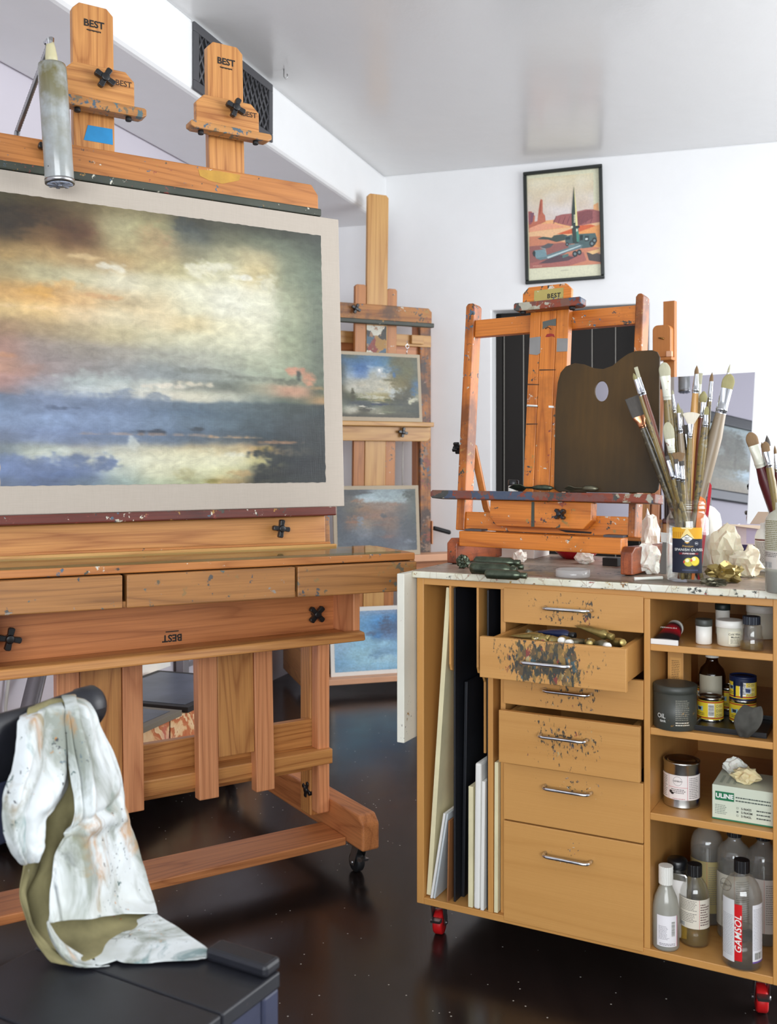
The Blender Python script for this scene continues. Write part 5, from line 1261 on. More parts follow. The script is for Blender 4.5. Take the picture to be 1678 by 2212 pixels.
r=.026; c=csh(1623,1407,Z1+.0004,r)
t=shell('glass_jar','small glass jar of amber oil with dark blue cap on the top shelf','jar',[(r*.96,0),(r,.003),(r,.018),(r*.9,.028),(r*.84,.032),(r*.84,.050),(r*.7,.056)],'bottle_clear',c,th=.0018)
MB().lathe([(0,.002),(r-.003,.002),(r-.003,.0165),(0,.0165)],n=28).done('oil',MT['liquid_oil'],t); capz(t,.0185,.054,.0715,'cap_blue',20)
# ---------------- shelf two
Z2=.6109
t=tub('big dark paint-smeared tub with blue-black lid at the left of the second shelf',1458,1581,.0465,.084,1,.0475,.017,'tub_dark','tub_dark',Z2)
decal(t,lines(.004,.036,.024,.070,11,(150,146,130),.4,9,.3)+lines(.004,.036,.012,.022,2,(214,206,188),.05,2),R=.0470,M=Rot(8,'Z'),name='small_print')
letters([('OIL',-.022,.031,.014),('tank',-.018,.021,.0085)],MT['white_ink'],t,wrap=.0477,bold=.0)
# black tray
q=C.px(1580,1572,z=Z2); 
tr=T('black_tray','shallow black tray under the yellow paint tins on the second shelf','tray',FM(C)@Tr(.697,.02,Z2+.0005))
m=MB(); m.box(-.028,.125,.0,.16,0,.002); m.box(-.028,.125,.0,.002,.002,.012); m.box(-.028,.125,.158,.16,.002,.012); m.box(-.028,-.026,.002,.158,.002,.012); m.box(.123,.125,.002,.158,.002,.012); m.done('tray',MT['plastic'],tr,bev=.001)
ZT=Z2+.003
def can(label,u,v,z,rot=0,dark=False,drip=False,dx=0,dy=0):
    r=.0292; h=.052; c=csh(u,v,z,r); c=(c[0]+dx,c[1]+dy,c[2])
    t=T('paint_tin',label,'paint tin',Tr(*c)@Rot(-28+rot,'Z'),'yellow paint tins on the second shelf')
    MB().lathe([(0,0),(r,0),(r,.0015),(r*.985,.003),(r*.985,h-.004),(r*1.01,h-.0025),(r*1.01,h),(r*.9,h),(r*.88,h-.003),(r*.7,h-.003),(r*.68,h-.0015),(0,h-.0015)],n=36).done('tin_body',MT['navy' if drip else 'tin'],t)
    a=r*1.45
    p=[rect(-a*1.6,a*1.6,.004,h-.006,(226,196,44)),rect(-a*1.6,a*1.6,h-.010,h-.0075,(170,30,36)),rect(-a*1.6,a*1.6,.0065,.009,(170,30,36))]
    p+=[rect(-.032,.002,.011,h-.012,(232,202,50))]+lines(-.030,-.008,.012,.019,2,(40,40,46),.1,3)+[([(-.031,.033),(-.021,.031),(-.012,.0335),(-.0125,.022),(-.021,.024),(-.030,.0215)],(150,190,200)),([(-.027,.031),(-.016,.0305),(-.017,.024),(-.026,.0245)],(40,44,60))]
    p+=[rect(.0,.014,.010,h-.0115,(238,234,226))]+barcode(.001,.013,.014,.038,False,7)
    p+=[rect(.0165,.038,.009,h-.011,(222,204,110))]
    for k in range(3): p+=[disc(.0205,.035-k*.0105,.003,(60,54,40)),disc(.0205,.035-k*.0105,.0023,(222,204,110))]+lines(.0255,.036,.032-k*.0105,.038-k*.0105,2,(110,90,50),.2,k)
    if drip: p+=[rect(-a*1.4,a*1.4,h-.012,h-.004,(14,28,62)),([(-.014,.006),(-.009,.006),(-.008,h-.01),(-.015,h-.01)],(14,26,58)),([(.002,.006),(.0065,.006),(.0075,h-.01),(.001,h-.01)],(14,26,58)),rect(-.0155,.008,h-.02,h-.01,(14,26,58)),rect(.010,.026,.016,.030,(200,206,206)),([(.012,.028),(.024,.026),(.023,.018),(.013,.019)],(60,70,110))]
    decal(t,p,R=r*.996,name='label')
    if not drip: MB().tube([(r*1.0*cos(k*.3),r*1.0*sin(k*.3),h) for k in range(22)],.0009,6).done('rim',MT['tin'],t)
    return t
can('yellow labelled paint tin standing alone at the front of the black tray',1534,1559,ZT)
can('lower yellow paint tin under the navy-dripped one in the black tray',1604,1565,ZT,rot=12)
can('yellow paint tin with navy paint drips, stacked on the lower right tin',1604.5,1514,ZT+.0525,rot=-6,drip=True)
can('yellow paint tin at the back of the tray behind the lone front tin',1522,1545,ZT,rot=-30,dx=-.008+.03,dy=.062)
can('yellow paint tin at the back of the tray between the front tin and the stack',1570,1548,ZT,rot=25,dx=.022,dy=.055)
r=.031; c=csh(1516,1500,Z2+.0004,r); c=C.w(.672,.235,Z2+.0004)
t=shell('brown_bottle','brown glass bottle with ribbed white cap at the back of the second shelf','bottle',[(r-.003,0),(r,.003),(r,.082),(r*.85,.098),(r*.5,.110),(r*.42,.118),(r*.42,.128)],'amber_glass',c); capz(t,.0155,.124,.143,'white_plastic',26); decal(t,[rect(-.03,.03,.02,.085,(176,170,150))],R=r+.0004)
t=T('narrow_carton','narrow wooden-toned carton with printed panel standing at the back left of the second shelf','carton',FM(C)@Tr(.590,.13,Z2+.0004)); MB().box(0,.036,0,.09,0,.155).done('carton_body',MT['maple_z'],t,bev=.001)
decal(t,[rect(.006,.031,.070,.135,(214,160,90))]+lines(.009,.028,.074,.130,14,(70,44,24),.1,6,.3),name='label')
# draped grey rag over the tray edge
bm=bmesh.new(); rows=[]
q0=C.px(1610,1545,y=.012)
for i in range(15):
    s=i/14; row=[]
    for j in range(13):
        t_=j/12-.5; wd=.012+.05*sin(pi*min(1,.15+s*.8))*(1-.25*s)
        x=q0[0]+t_*wd+.018*(1-s)-.002; z=Z2+.068-.066*s+.012*abs(t_)*(1-s); y=.004-.016*sin(pi*s)+.006*mnoise.noise((t_*5,s*4,2))
        row.append((x,y,z))
    rows.append(row)
o=MB().grid(rows).done('grey_rag',MT['rag'],M=FM(C),solid=.002,sub=1); tag(o,'stiff dark grey rag hanging over the front of the black tray','rag')
# ---------------- shelf three
Z3=.4214
r=.0405; c=csh(1472,1747.5,Z3+.0004,r); h=.101
t=T('paint_can','silver paint can with white and red label at the left of the third shelf','paint can',Tr(*c)@Rot(-28,'Z'))
MB().lathe([(0,0),(r,0),(r,.002),(r*.985,.004),(r*.985,h-.006),(r*1.015,h-.004),(r*1.015,h),(r*.93,h+.0005),(r*.9,h-.004),(r*.80,h-.004),(r*.78,h-.001),(r*.72,h-.001),(r*.70,h-.003),(0,h-.003)],n=44).done('can_body',MT['tin'],t)
p=[rect(-.066,.066,.019,.074,(236,228,224)),rect(-.022,-.0215,.019,.074,(196,50,70)),rect(.021,.0218,.019,.074,(196,50,70)),rect(-.022,.0215,.0465,.0472,(196,50,70)),disc(-.001,.061,.0102,(90,86,86)),disc(-.001,.061,.0096,(236,228,224)),rect(-.0105,.0085,.0578,.0642,(236,228,224))]
p+=lines(-.016,.018,.033,.044,3,(70,60,60),.15,2)+lines(-.012,.016,.020,.023,1,(180,90,100),.1,4)+lines(.025,.05,.022,.07,12,(130,124,124),.15,7)+lines(-.055,-.026,.022,.07,12,(130,124,124),.15,8)+[disc(-.017,.036,.0035,(40,34,34)),disc(-.013,.033,.0028,(40,34,34),1.4)]
decal(t,p,R=r*.995); letters([('GAMBLIN',-.001,.061,.0048)],MT['ink'],t,wrap=r*.995+.0012,bold=.0)
# scrub brush behind
t=T('scrub_brush','blue-backed scrubbing brush with white bristles behind the silver can','brush',FM(C)@Tr(.700,.10,Z3+.0004))
MB().box(0,.013,0,.05,0,.05).done('brush_block',MT['blue_box'],t,bev=.002)
m=MB()
for i in range(4):
    for j in range(6): m.tube([(.013,.006+j*.0075,.006+i*.0125),(.038,.006+j*.0078,.005+i*.0128)],.0028,6)
m.done('bristles',MT['label_white'],t)
# glove carton
q=C.px(1538,1767.6,z=Z3)
t=T('glove_carton','pale green disposable glove carton with green logo panel on the third shelf','carton',FM(C)@Tr(q[0],q[1],Z3+.0004))
bw=.836-q[0]; bh=.0745; bd=.125
MB().box(0,bw,0,bd,0,bh).done('carton_body',MT['carton_pale'],t,bev=.001)
MB().box(-.0003,bw,-.0004,.02,0,.0030).done('green_edge',MT['green_box'],t)
decal(t,[rect(.0065,.046,.0425,.0615,(22,110,70))]+lines(.049,.122,.0505,.0555,1,(60,72,66),.02,3,.5)+lines(.049,.122,.0435,.0485,1,(60,72,66),.02,5,.5)+lines(.006,.034,.012,.034,6,(120,128,118),.3,6,.35)+[rect(.051,.055,zz,zz+.0038,(90,96,90)) for zz in (.0285,.0205,.0125)]+[rect(.0516,.0544,zz+.0006,zz+.0032,(206,212,192)) for zz in (.0285,.0125)]+lines(.092,.122,.028,.033,1,(60,66,62),.1,8,.5)+lines(.092,.122,.020,.025,1,(60,66,62),.1,9,.5)+lines(.092,.122,.012,.017,1,(60,66,62),.1,10,.5),name='printed_panel',y=-.0007)
letters([('ULINE',.0262,.0520,.0135)],MT['white_ink'],t,Tr(0,-.0014,0),bold=.035)
letters([('S-9642S',.0605,.0302,.0066,'LEFT'),('S-9642M',.0605,.0222,.0066,'LEFT'),('S-9642L',.0605,.0142,.0066,'LEFT')],MT['ink'],t,Tr(0,-.0014,0),bold=.012)
for k in range(3):
    o=decal(t,[([(.012+k*.014,.02),(.018+k*.014,.02),(.018+k*.014,.075),(.012+k*.014,.075)],(170,178,160))],M=Tr(0,0,bh+.0005)@Rot(-90,'X'),name='printed_strip',y=0)
def gcr(label,lx,ly,lz,sx,sy,sz,seed,mat,fr):
    p_=C.w(q[0]+lx,q[1]+ly,lz); pr=proj(p_)
    global WT
    keep=WT; WT=lz; o=crumple('latex_glove',label,'glove',mat,pr[0],pr[1],sx,sy,sz,seed,.75,fr=fr); WT=keep
    o.matrix_world=Tr(*p_)@Rot(-28,'Z'); return o
gcr('curled cream latex glove pulled out of the top of the glove carton',.062,.045,Z3+bh+.001,.026,.022,.017,21,'glove',2.2)
gcr('pale glove cuff standing at the back of the glove carton',.035,.092,Z3+bh+.001,.022,.012,.020,22,'glove_white',1.2)
# ---------------- bottom shelf bottles
Z4=.1169
def bottle(label,u,v,r,h,neck,capr,caph,mat,capm,liq=None,lh=.4,group=None,shoulder=.72,ribs=18,dx=0,dy=0,sy=1):
    c=csh(u,v,Z4,r); c=(c[0]+dx,c[1]+dy,Z4)
    sh=h*shoulder
    pr=[(r*.92,0),(r,.005),(r,sh),(r*.96,sh+(h-sh)*.28),(r*.82,sh+(h-sh)*.55),(r*.55,sh+(h-sh)*.8),(neck,h*.965),(neck,h)]
    t=shell('bottle',label,'bottle',pr,mat,c,th=.0012)
    if liq: MB().lathe([(0,.003),(r*.9,.003),(r-.002,.006),(r-.002,h*lh),(0,h*lh)],n=30).done('liquid',MT[liq],t)
    capz(t,capr,h-.004,h-.004+caph,capm,ribs); return t
r=.042
t=bottle('clear bottle with black cap and red label strip, front right on the bottom shelf',1602,2100,r,.202,.0145,.0165,.026,'bottle_clear','plastic','liquid_clear',.36,shoulder=.70)
zb0,zb1=.022,.142
t0=decal(t,[rect(-.052,-.0195,.018,.150,(222,222,222))]+lines(-.05,-.021,.03,.118,26,(150,150,154),.1,12,.3)+[rect(-.0195,-.0035,zb0,zb1,(206,22,28)),rect(.0185,.052,.022,.142,(232,230,234))]+lines(.0205,.05,.045,.134,28,(150,150,154),.1,13,.3)+barcode(.024,.047,.026,.040,True,5)+[rect(.0185,.052,.0185,.022,(110,80,150))],R=r+.0003,M=Rot(14,'Z'))
m=text_mb([('GAMSOL',0,0,.0195)],.012,.25,1.06)
for v in m.bm.verts: v.co=Vector((-v.co.z-.0112,v.co.y,v.co.x+.079))
wrapc(m,r+.0014); m.done('lettering',MT['white_ink'],t,Rot(14,'Z'),recalc=False)
r=.0325
t=bottle('bottle of yellow oil with black cap, middle of the bottom shelf',1500,2049,r,.155,.0135,.0165,.026,'bottle_clear','plastic','liquid_oil',.30,shoulder=.66)
decal(t,[rect(-.05,.05,.043,.108,(226,218,202)),rect(.0165,.0172,.043,.108,(206,70,60))]+lines(-.03,.013,.082,.106,7,(96,88,80),.25,4,.35)+lines(-.03,.013,.056,.078,6,(96,88,80),.25,14,.35)+barcode(-.032,-.016,.045,.054,True,9)+lines(.019,.045,.05,.1,9,(110,80,76),.5,15),R=r+.0005)
r=.0295
t=bottle('small frosted bottle with ribbed white cap, front left of the bottom shelf',1438,2057,r,.145,.0125,.016,.040,'frost','white_plastic','liquid_clear',.2,shoulder=.5,ribs=22)
decal(t,[rect(-.014,.034,.012,.080,(238,234,236)),rect(.0325,.034,.012,.080,(196,60,100))]+lines(-.010,.014,.027,.058,11,(140,134,140),.3,6,.35)+barcode(.019,.027,.035,.068,False,4)+lines(-.008,.030,.014,.020,2,(110,100,110),.15,3),R=r+.0005)
# square solvent tin
q=C.px(1440,1990,z=Z4); 
t=T('solvent_tin','square silver tin with black cap at the left of the bottom shelf','tin',FM(C)@Tr(.592,.072,Z4+.0004))
pr=[(-.0,0),(.055,0),(.055,.145),(.051,.151),(.004,.151),(0,.145)]
MB().prism(pr,'y',0,.05).done('tin_body',MT['tin'],t,bev=.004)
decal(t,[rect(.002,.053,.006,.135,(236,232,228))]+lines(.004,.018,.03,.12,16,(70,64,64),.4,5,.4),name='label',y=-.0006)
MB().lathe([(.019,.151),(.019,.154),(.021,.155)],(.027,.025,0),n=24).done('cap_ring',MT['steel'],t)
MB().lathe([(.0215,.155),(.0225,.158),(.0225,.172),(.020,.175),(0,.175)],(.027,.025,0),n=28).done('cap',MT['plastic'],t)
r=.038
for lb_,x,y,lab_ in (('large clear bottle with yellowed label at the back left of the bottom shelf',.665,.21,(176,160,110)),('large clear bottle with round label emblem at the back of the bottom shelf',.735,.155,(206,200,184)),('large clear bottle at the back right behind the red-striped one',.797,.165,(206,198,190))):
    w_=C.w(x,y,Z4)
    pr=[(r*.92,0),(r,.005),(r,.178),(r*.96,.19),(r*.82,.204),(r*.5,.215),(.014,.222),(.014,.232)]
    t=shell('bottle',lb_,'bottle',pr,'bottle',w_,th=.0012,group='large bottles at the back of the bottom shelf'); capz(t,.0165,.228,.252,'plastic',18)
    MB().lathe([(0,.003),(r-.002,.006),(r-.002,.165),(0,.165)],n=28).done('liquid',MT['liquid_clear'],t)
    decal(t,[rect(-.055,.05,.03,.15,lab_),rect(.006,.0066,.03,.15,(206,110,90))]+([disc(-.014,.128,.014,(60,56,52)),disc(-.014,.128,.0132,lab_)] if lab_[0]==206 and x<.75 else [])+lines(.01,.046,.05,.14,18,(130,124,116),.2,6,.3),R=r+.0005)
    if x>.7 and x<.75: letters([('GAMBLIN',-.014,.128,.0065)],MT['ink'],t,wrap=r+.0012,bold=0)
# ---------------- second, paint-worn H-frame easel at the back wall
o=W.px(815,1000,y=5.36); K=Fr((o[0],o[1],0),25); KM=Fr(K.w(0,0,.5),25,-1.6); KK=rel(K,KM)
KT=T('worn_easel','paint-worn oak H-frame easel by the back wall carrying two small landscapes','easel',K)
def kx(u,v=700,y=0): return K.px(u,v,y=y)[0]
def kz(u,v,y=0): return K.px(u,v,y=y)[2]
def mx_(u,v,y=0): return KM.px(u,v,y=y)
pr0,pr1=kx(906,1000,.06),kx(929,1000,.06); ctr=0.0
m0=mx_(790.5,700)[0]; m1=mx_(836,700)[0]; ml=mx_(767,700)[0]; mr=mx_(857,700)[0]
ctr=(m0+m1)/2
for s in (1,-1):
    a,b=(pr0,pr1) if s>0 else (2*ctr-pr1,2*ctr-pr0)
    zt=kz(917,706,.06)
    MB().box(a,b,.05,.075,.05,zt).done('front_post',MT['worn_post'],KT,bev=.003)
    MB().box(a-.004,b-.004,.085,.15,.05,zt+.03).done('rear_post',MT['red_z'],KT,bev=.003)
    MB().prism([(.02,.04),(.21,.04),(.21,.12),(.04,.12),(.02,.10)],'x',b+.001,b+.05).done('base_foot',MT['red_y'],KT,bev=.004)
    for y in (.05,.18): MB().lathe([(.02,0),(.022,.006),(.022,.041)],(b+.025,y,0),n=16).done('foot_pad',MT['black_rubber'],KT)
za,zb=kz(880,748,.05),kz(880,723,.05)
MB().box(2*ctr-pr1,pr1-.002,.044,.0495,za,zb).done('top_rail',MT['pine_x'],KT,bev=.002)
MB().box(kx(886,735,.04),kx(912,735,.04),.02,.044,kz(895,743,.03),kz(895,724,.03)).done('rail_block',MT['pine_x'],KT,bev=.002)
MB().box(2*ctr-pr1+.03,pr1-.03,.076,.084,kz(860,765,.08),kz(860,741,.08)).done('rear_rail',MT['red_x'],KT,bev=.002)
zt=mx_(815,420)[2]
MB().prism(ch(m0+.001,m1-.001,-.20,zt,.014),'y',-.004,.018).done('mast_board',MT['pine_z'],KT,KK,bev=.002)
for a,b,v in ((ml,m0,617),(m1,mr,621)):
    MB().prism(ch(a,b,-.20,mx_((767+857)/2,v)[2],.010),'y',0,.026).done('mast_rail',MT['worn_z'] if 0 else MT['oakp_z'],KT,KK,bev=.002)
# painted smear band on the mast under the crossbar
a=mx_(791,770,-.005); b=mx_(835,705,-.005)
MB().box(a[0]+.001,b[0]-.001,-.0048,-.0041,a[2],b[2]).done('paint_smear',plain('smeared paint band',S(176,140,110),.5,paint=.9,pscale=22,var=.3),KT,KK)
zc0,zc1=mx_(850,698,-.03)[2],mx_(850,664,-.03)[2]; xr=mx_(933,690,-.03)[0]; xl=2*ctr-xr
zc1=mx_(800,657,-.03)[2]; zc0=mx_(880,699,-.03)[2]
MB().prism(ch(xl,xr,zc0,zc1,.02),'y',-.028,-.004).done('crossbar',MT['worn_x'],KT,KK,bev=.003)
MB().box(xl-.005,mx_(937,700,-.05)[0],-.055,-.02,mx_(850,702.5,-.05)[2],mx_(850,693,-.05)[2]).done('crossbar_ledge',MT['ledge_dark'],KT,KK,bev=.004)
p=mx_(767,667,-.035); knob(KT,p[0],-.046,p[2],.027,25,M=KK)
zl=mx_(850,921,-.06)[2]; zh=mx_(850,911,-.06)[2]
MB().box(2*ctr-mx_(935,915,-.06)[0],mx_(935,915,-.06)[0],-.075,-.004,zl,zh).done('tray_ledge',MT['pine_x'],KT,KK,bev=.004)
x1=mx_(930.5,935,-.03)[0]; zlo=mx_(850,953,-.03)[2]
MB().prism([(2*ctr-x1,zlo),(x1-.02,zlo),(x1,zlo+.02),(x1,zl-.0005),(2*ctr-x1,zl-.0005)],'y',-.03,-.004).done('tray_board',MT['pine_x'],KT,KK,bev=.003)
p=mx_(868,934,-.035); knob(KT,p[0],-.046,p[2],.027,12,M=KK)
# lower tray
zl2=mx_(930,1211,-.07)[2]; zh2=mx_(930,1196,-.07)[2]; x2=mx_(1000,1200,-.07)[0]
MB().box(2*ctr-x2,x2,-.10,-.004,zl2,zh2).done('lower_tray',MT['pink_board'],KT,KK,bev=.004)
MB().box(2*ctr-x2+.03,x2-.03,-.03,-.004,zl2-.07,zl2-.0005).done('lower_tray_board',MT['red_x'],KT,KK,bev=.003)
# eye hook and lifting cord
p=mx_(881,748,-.02); mb=MB(); mb.tube([(p[0]+.010*cos(a*.45),-.012,p[2]+.010*sin(a*.45)) for a in range(15)],.0022,7); mb.tube([(p[0],-.012,p[2]-.010),(p[0]-.004,-.012,p[2]-.045)],.0026,7); mb.tube([(p[0],-.012,p[2]+.01),(p[0]+.003,0,p[2]+.03)],.0022,7); mb.done('eye_hook',MT['chrome'],KT,KK)
a=kx(870,955,.03); mb=MB(); mb.tube([(a,.03,kz(870,955,.03)),(a-.003,.03,kz(868,1060,.03))],.003,8); mb.done('lifting_cord',MT['cable'],KT)
# crank
p=K.px(930,1140,y=.05); e2=K.px(972,1150,y=.04)
mb=MB(); mb.box(pr1+.0005,pr1+.008,.04,.09,kz(930,1175,.06),kz(930,1125,.06)); mb.done('crank_plate',MT['red_z'],KT,bev=.002)
mb=MB(); mb.tube([(pr1+.008,.06,p[2]-.004),(p[0]+.02,.05,p[2]-.002)],.006,10); mb.done('crank_arm',MT['steel'],KT)
MB().tube([(p[0]+.016,.05,p[2]-.002),(p[0]+.022,.049,p[2]-.003),(e2[0]-.004,.04,e2[2]),(e2[0],.04,e2[2])],[.009,.0125,.0125,.010],16).done('crank_handle',MT['black_rubber'],KT)
# two small paintings on it (leaning back against the mast)
SM1=[[(70,95,115),(95,105,95),(85,110,125),(90,125,150),(85,120,145),(100,105,90),(110,108,88),(105,108,92)],[(75,95,110),(85,120,155),(80,120,165),(100,140,180),(95,130,150),(110,112,92),(108,108,85),(105,110,98)],[(80,88,85),(105,135,165),(90,130,185),(160,180,195),(190,200,205),(85,110,130),(110,110,80),(108,112,98)],[(85,95,95),(150,170,190),(120,150,190),(180,182,170),(185,185,172),(120,118,92),(112,108,78),(100,108,98)],[(110,120,115),(180,182,172),(190,188,172),(200,195,175),(195,192,170),(160,150,115),(108,102,72),(85,115,145)],[(85,82,62),(195,195,180),(200,198,182),(200,198,180),(205,205,190),(185,190,185),(92,92,75),(110,120,115)],[(72,74,60),(95,98,75),(140,138,105),(165,158,115),(150,140,95),(85,85,72),(80,82,72),(150,148,125)],[(95,100,85),(85,92,85),(75,82,85),(85,95,88),(98,102,82),(85,90,78),(82,85,76),(75,78,70)],[(110,115,95),(190,188,170),(90,90,72),(150,150,130),(110,112,90),(92,95,80),(85,88,75),(70,75,68)],[(75,72,58),(78,75,60),(76,74,60),(82,80,66),(80,78,65),(78,77,65),(74,73,62),(70,70,60)]]
SM2=[[(85,90,95),(75,78,80),(85,92,98),(150,165,170),(140,155,160),(120,135,140),(80,90,85)],[(95,98,102),(100,100,98),(165,185,190),(175,195,200),(165,185,190),(150,165,165),(80,88,82)],[(85,90,95),(110,105,95),(150,120,95),(140,120,105),(150,130,115),(110,105,100),(85,95,92)],[(80,85,92),(95,92,90),(125,110,100),(150,118,95),(120,105,98),(100,100,100),(75,85,85)],[(75,82,92),(120,105,98),(150,135,120),(115,108,105),(130,110,98),(95,95,98),(70,80,80)],[(82,92,102),(90,98,108),(125,130,138),(95,98,105),(115,105,105),(88,92,100),(75,82,88)],[(88,98,108),(82,92,105),(95,105,118),(88,96,108),(95,98,110),(90,98,110),(70,80,88)],[(95,100,105),(88,98,108),(85,98,112),(90,102,115),(95,105,115),(110,118,128),(75,85,95)]]
SM3=[[(150,185,215),(150,185,220),(140,170,205),(95,110,135)],[(165,205,235),(130,185,230),(95,160,220),(80,90,110)],[(160,205,238),(120,180,230),(90,130,175),(110,120,140)],[(170,212,238),(150,205,238),(110,150,195),(150,175,200)],[(165,205,235),(160,212,240),(150,200,232),(120,165,205)],[(150,195,228),(170,220,242),(140,185,218),(140,200,235)],[(135,185,222),(160,212,240),(175,222,245),(150,205,238)],[(140,188,222),(150,200,232),(140,195,230),(150,205,238)]]
def e1(x,y,rx,ry,c,o=.8): return (.12+.88*(x-75)/1265,(y-245)/1010,.88*rx/1265,ry/1010,c,o)
S1=[e1(250,330,150,40,(70,105,130),.5),e1(450,300,140,40,(80,120,150),.5),e1(300,450,120,50,(70,115,170),.6),e1(620,380,120,50,(90,140,185),.6),e1(760,470,80,70,(80,120,150),.6),e1(470,430,60,20,(150,180,210),.7),
e1(630,500,22,40,(236,238,236),.9),e1(640,560,90,50,(186,198,206),.8),e1(560,620,120,60,(176,178,168),.7),e1(500,700,150,70,(186,186,172),.7),e1(650,760,150,60,(192,190,172),.7),e1(640,790,60,20,(214,206,176),.8),e1(810,740,30,60,(214,206,182),.8),e1(800,640,110,20,(110,108,80),.7),e1(850,880,70,70,(184,190,188),.8),e1(300,830,160,70,(178,178,164),.6),e1(500,930,250,30,(206,206,188),.7),
e1(1050,450,200,160,(108,110,86),.6),e1(960,700,120,130,(114,108,74),.7),e1(1000,900,110,60,(96,94,76),.7),e1(900,560,30,40,(70,110,160),.7),e1(1250,820,60,70,(76,112,150),.7),e1(1100,760,30,30,(150,150,130),.7),
e1(135,900,40,90,(74,72,50),.95),e1(130,850,18,40,(74,72,50),.9),e1(300,970,120,16,(84,92,54),.9),e1(600,985,160,12,(170,160,110),.8),e1(760,970,60,22,(84,92,56),.8),e1(1230,960,90,36,(196,194,172),.9),e1(1180,1000,40,26,(206,206,178),.9),e1(1300,1000,50,16,(80,86,66),.8),
e1(200,1030,120,18,(74,80,86),.8),e1(620,1045,160,16,(48,58,86),.8),e1(560,1020,80,7,(206,200,176),.8),e1(950,1040,160,14,(70,74,74),.7),e1(300,1085,80,14,(226,224,206),.9),e1(420,1120,110,12,(206,206,190),.8),e1(360,1140,110,24,(72,70,58),.9),e1(160,1135,70,8,(190,190,176),.7),e1(640,1195,100,7,(200,198,176),.8),e1(760,1170,120,12,(140,146,116),.7),e1(1150,1140,160,20,(70,76,74),.7),e1(600,1240,600,24,(76,74,62),.6)]
def e2(x,y,rx,ry,c,o=.8): return ((x-240)/720,(y-260)/560,rx/720,ry/560,c,o)
S2=[e2(560,320,110,26,(160,178,184),.8),e2(700,310,110,40,(150,168,174),.8),e2(820,360,60,24,(158,174,178),.7),e2(500,350,60,20,(176,190,196),.8),e2(400,290,120,20,(70,74,76),.7),e2(900,310,50,40,(66,74,70),.8),e2(430,360,50,20,(150,116,92),.8),e2(600,395,160,18,(140,118,102),.7),e2(760,400,60,14,(150,118,98),.6),e2(400,400,80,24,(96,94,92),.6),e2(450,510,110,20,(146,112,92),.8),e2(380,550,60,14,(150,108,84),.7),e2(580,490,80,14,(140,110,94),.7),e2(700,530,100,18,(134,106,92),.7),e2(640,580,90,12,(130,102,90),.6),e2(445,540,30,40,(136,144,154),.8),e2(440,620,60,40,(118,126,136),.7),e2(690,690,60,14,(132,104,98),.7),e2(620,650,50,30,(104,110,118),.7),e2(880,740,50,20,(120,128,140),.7),e2(330,720,80,50,(96,106,116),.6),e2(560,740,120,40,(84,96,110),.6),e2(880,600,70,80,(76,84,92),.7),e2(280,620,40,80,(84,92,100),.5),e2(660,500,30,20,(84,88,94),.8)]
def e3(x,y,rx,ry,c,o=.8): return ((x-190)/800,(y-1410)/600,rx/800,ry/600,c,o)
S3=[e3(640,1550,30,30,(90,160,220),.7),e3(720,1560,60,90,(86,100,128),.7),e3(620,1660,60,30,(80,140,200),.7),e3(560,1640,60,20,(104,120,150),.6),e3(480,1720,90,40,(160,212,240),.7),e3(680,1880,110,24,(178,224,244),.8),e3(620,1860,70,40,(130,175,210),.7),e3(500,1920,90,30,(170,220,242),.7),e3(700,1950,160,20,(150,206,238),.6),e3(400,1600,70,40,(130,190,232),.6),e3(300,1700,80,50,(170,208,236),.5),e3(700,1750,60,30,(166,214,240),.7),e3(900,1600,90,100,(90,120,160),.6),e3(900,1850,90,60,(150,205,238),.6)]
def small_canvas(name,label,fr,x0,x1,h,gr,border,mat,seed,nx,nz,th=.012,bbot=None,strokes=()):
    t=T(name,label,'painting',fr); bb=bbot or border
    MB().box(x0,x1,0,th,0,h).done('canvas_board',MT[mat],t,bev=.0015)
    painted(gr,x0+border,x1-border,bb,h-border,-.0008,nx,nz,seed,.02,edge=.0018,strokes=strokes,bright=.94).done('painted_image',MT['oil'],t,recalc=False)
    return t
b=KM.w(0,-.066,zh+.0006); F1=Fr(b,25,5.0)
x1=F1.px(912,900,y=0)[0]; h=F1.px(860,764,y=0)[2]; xa=2*ctr-x1
small_canvas('seascape_painting','small seascape with blue sky and dark cloud on the worn easel upper tray',F1,xa,x1,h,SM1,.018,'canvas_edge',11,150,120,bbot=.022,strokes=S1)
b=KM.w(0,-.088,zh2+.0006); F2=Fr(b,25,4.0)
x1=F2.px(908,1194,y=0)[0]; x0=F2.px(722,1194,y=0)[0]; h=F2.px(820,1049,y=0)[2]
small_canvas('storm_painting','small grey storm cloud study with rust patches on the lower tray of the worn easel',F2,x0,x1,h,SM2,.020,'canvas_edge',12,140,110,bbot=.026,strokes=S2)
# ---------------- painting rack with the blue sky canvas
o=W.px(708,1482,z=.056); RK=Fr((o[0],o[1],0),17)
t=T('painting_rack','low pale wooden rack on casters holding the blue sky canvas under the worn easel','rack',RK)
xl=-.115; xr=.62
MB().box(xl,xr,0,.15,.056,.086).done('base_board',MT['pink_board'],t,bev=.003)
MB().box(xl-.02,xl-.0005,.0,.50,.056,.40).done('side_panel',MT['oak_y'],t,bev=.003)
MB().box(xl,xr,.135,.15,.0865,.33).done('back_panel',MT['board_black'],t)
for x in (xl+.05,xr-.06):
    for y in (.03,.12): MB().lathe([(.018,-.01),(.022,-.008),(.022,.008),(.018,.01)],(x,y,.0225),axis='x',n=20).done('caster_wheel',MT['black_rubber'],t); MB().box(x-.014,x+.014,y-.012,y+.012,.044,.0562).done('caster_fork',MT['steel'],t)
F3=Fr(RK.w(0,.06,.0866),17,6)
x0=F3.px(715,1465,y=0)[0]; h=F3.px(800,1310,y=0)[2]
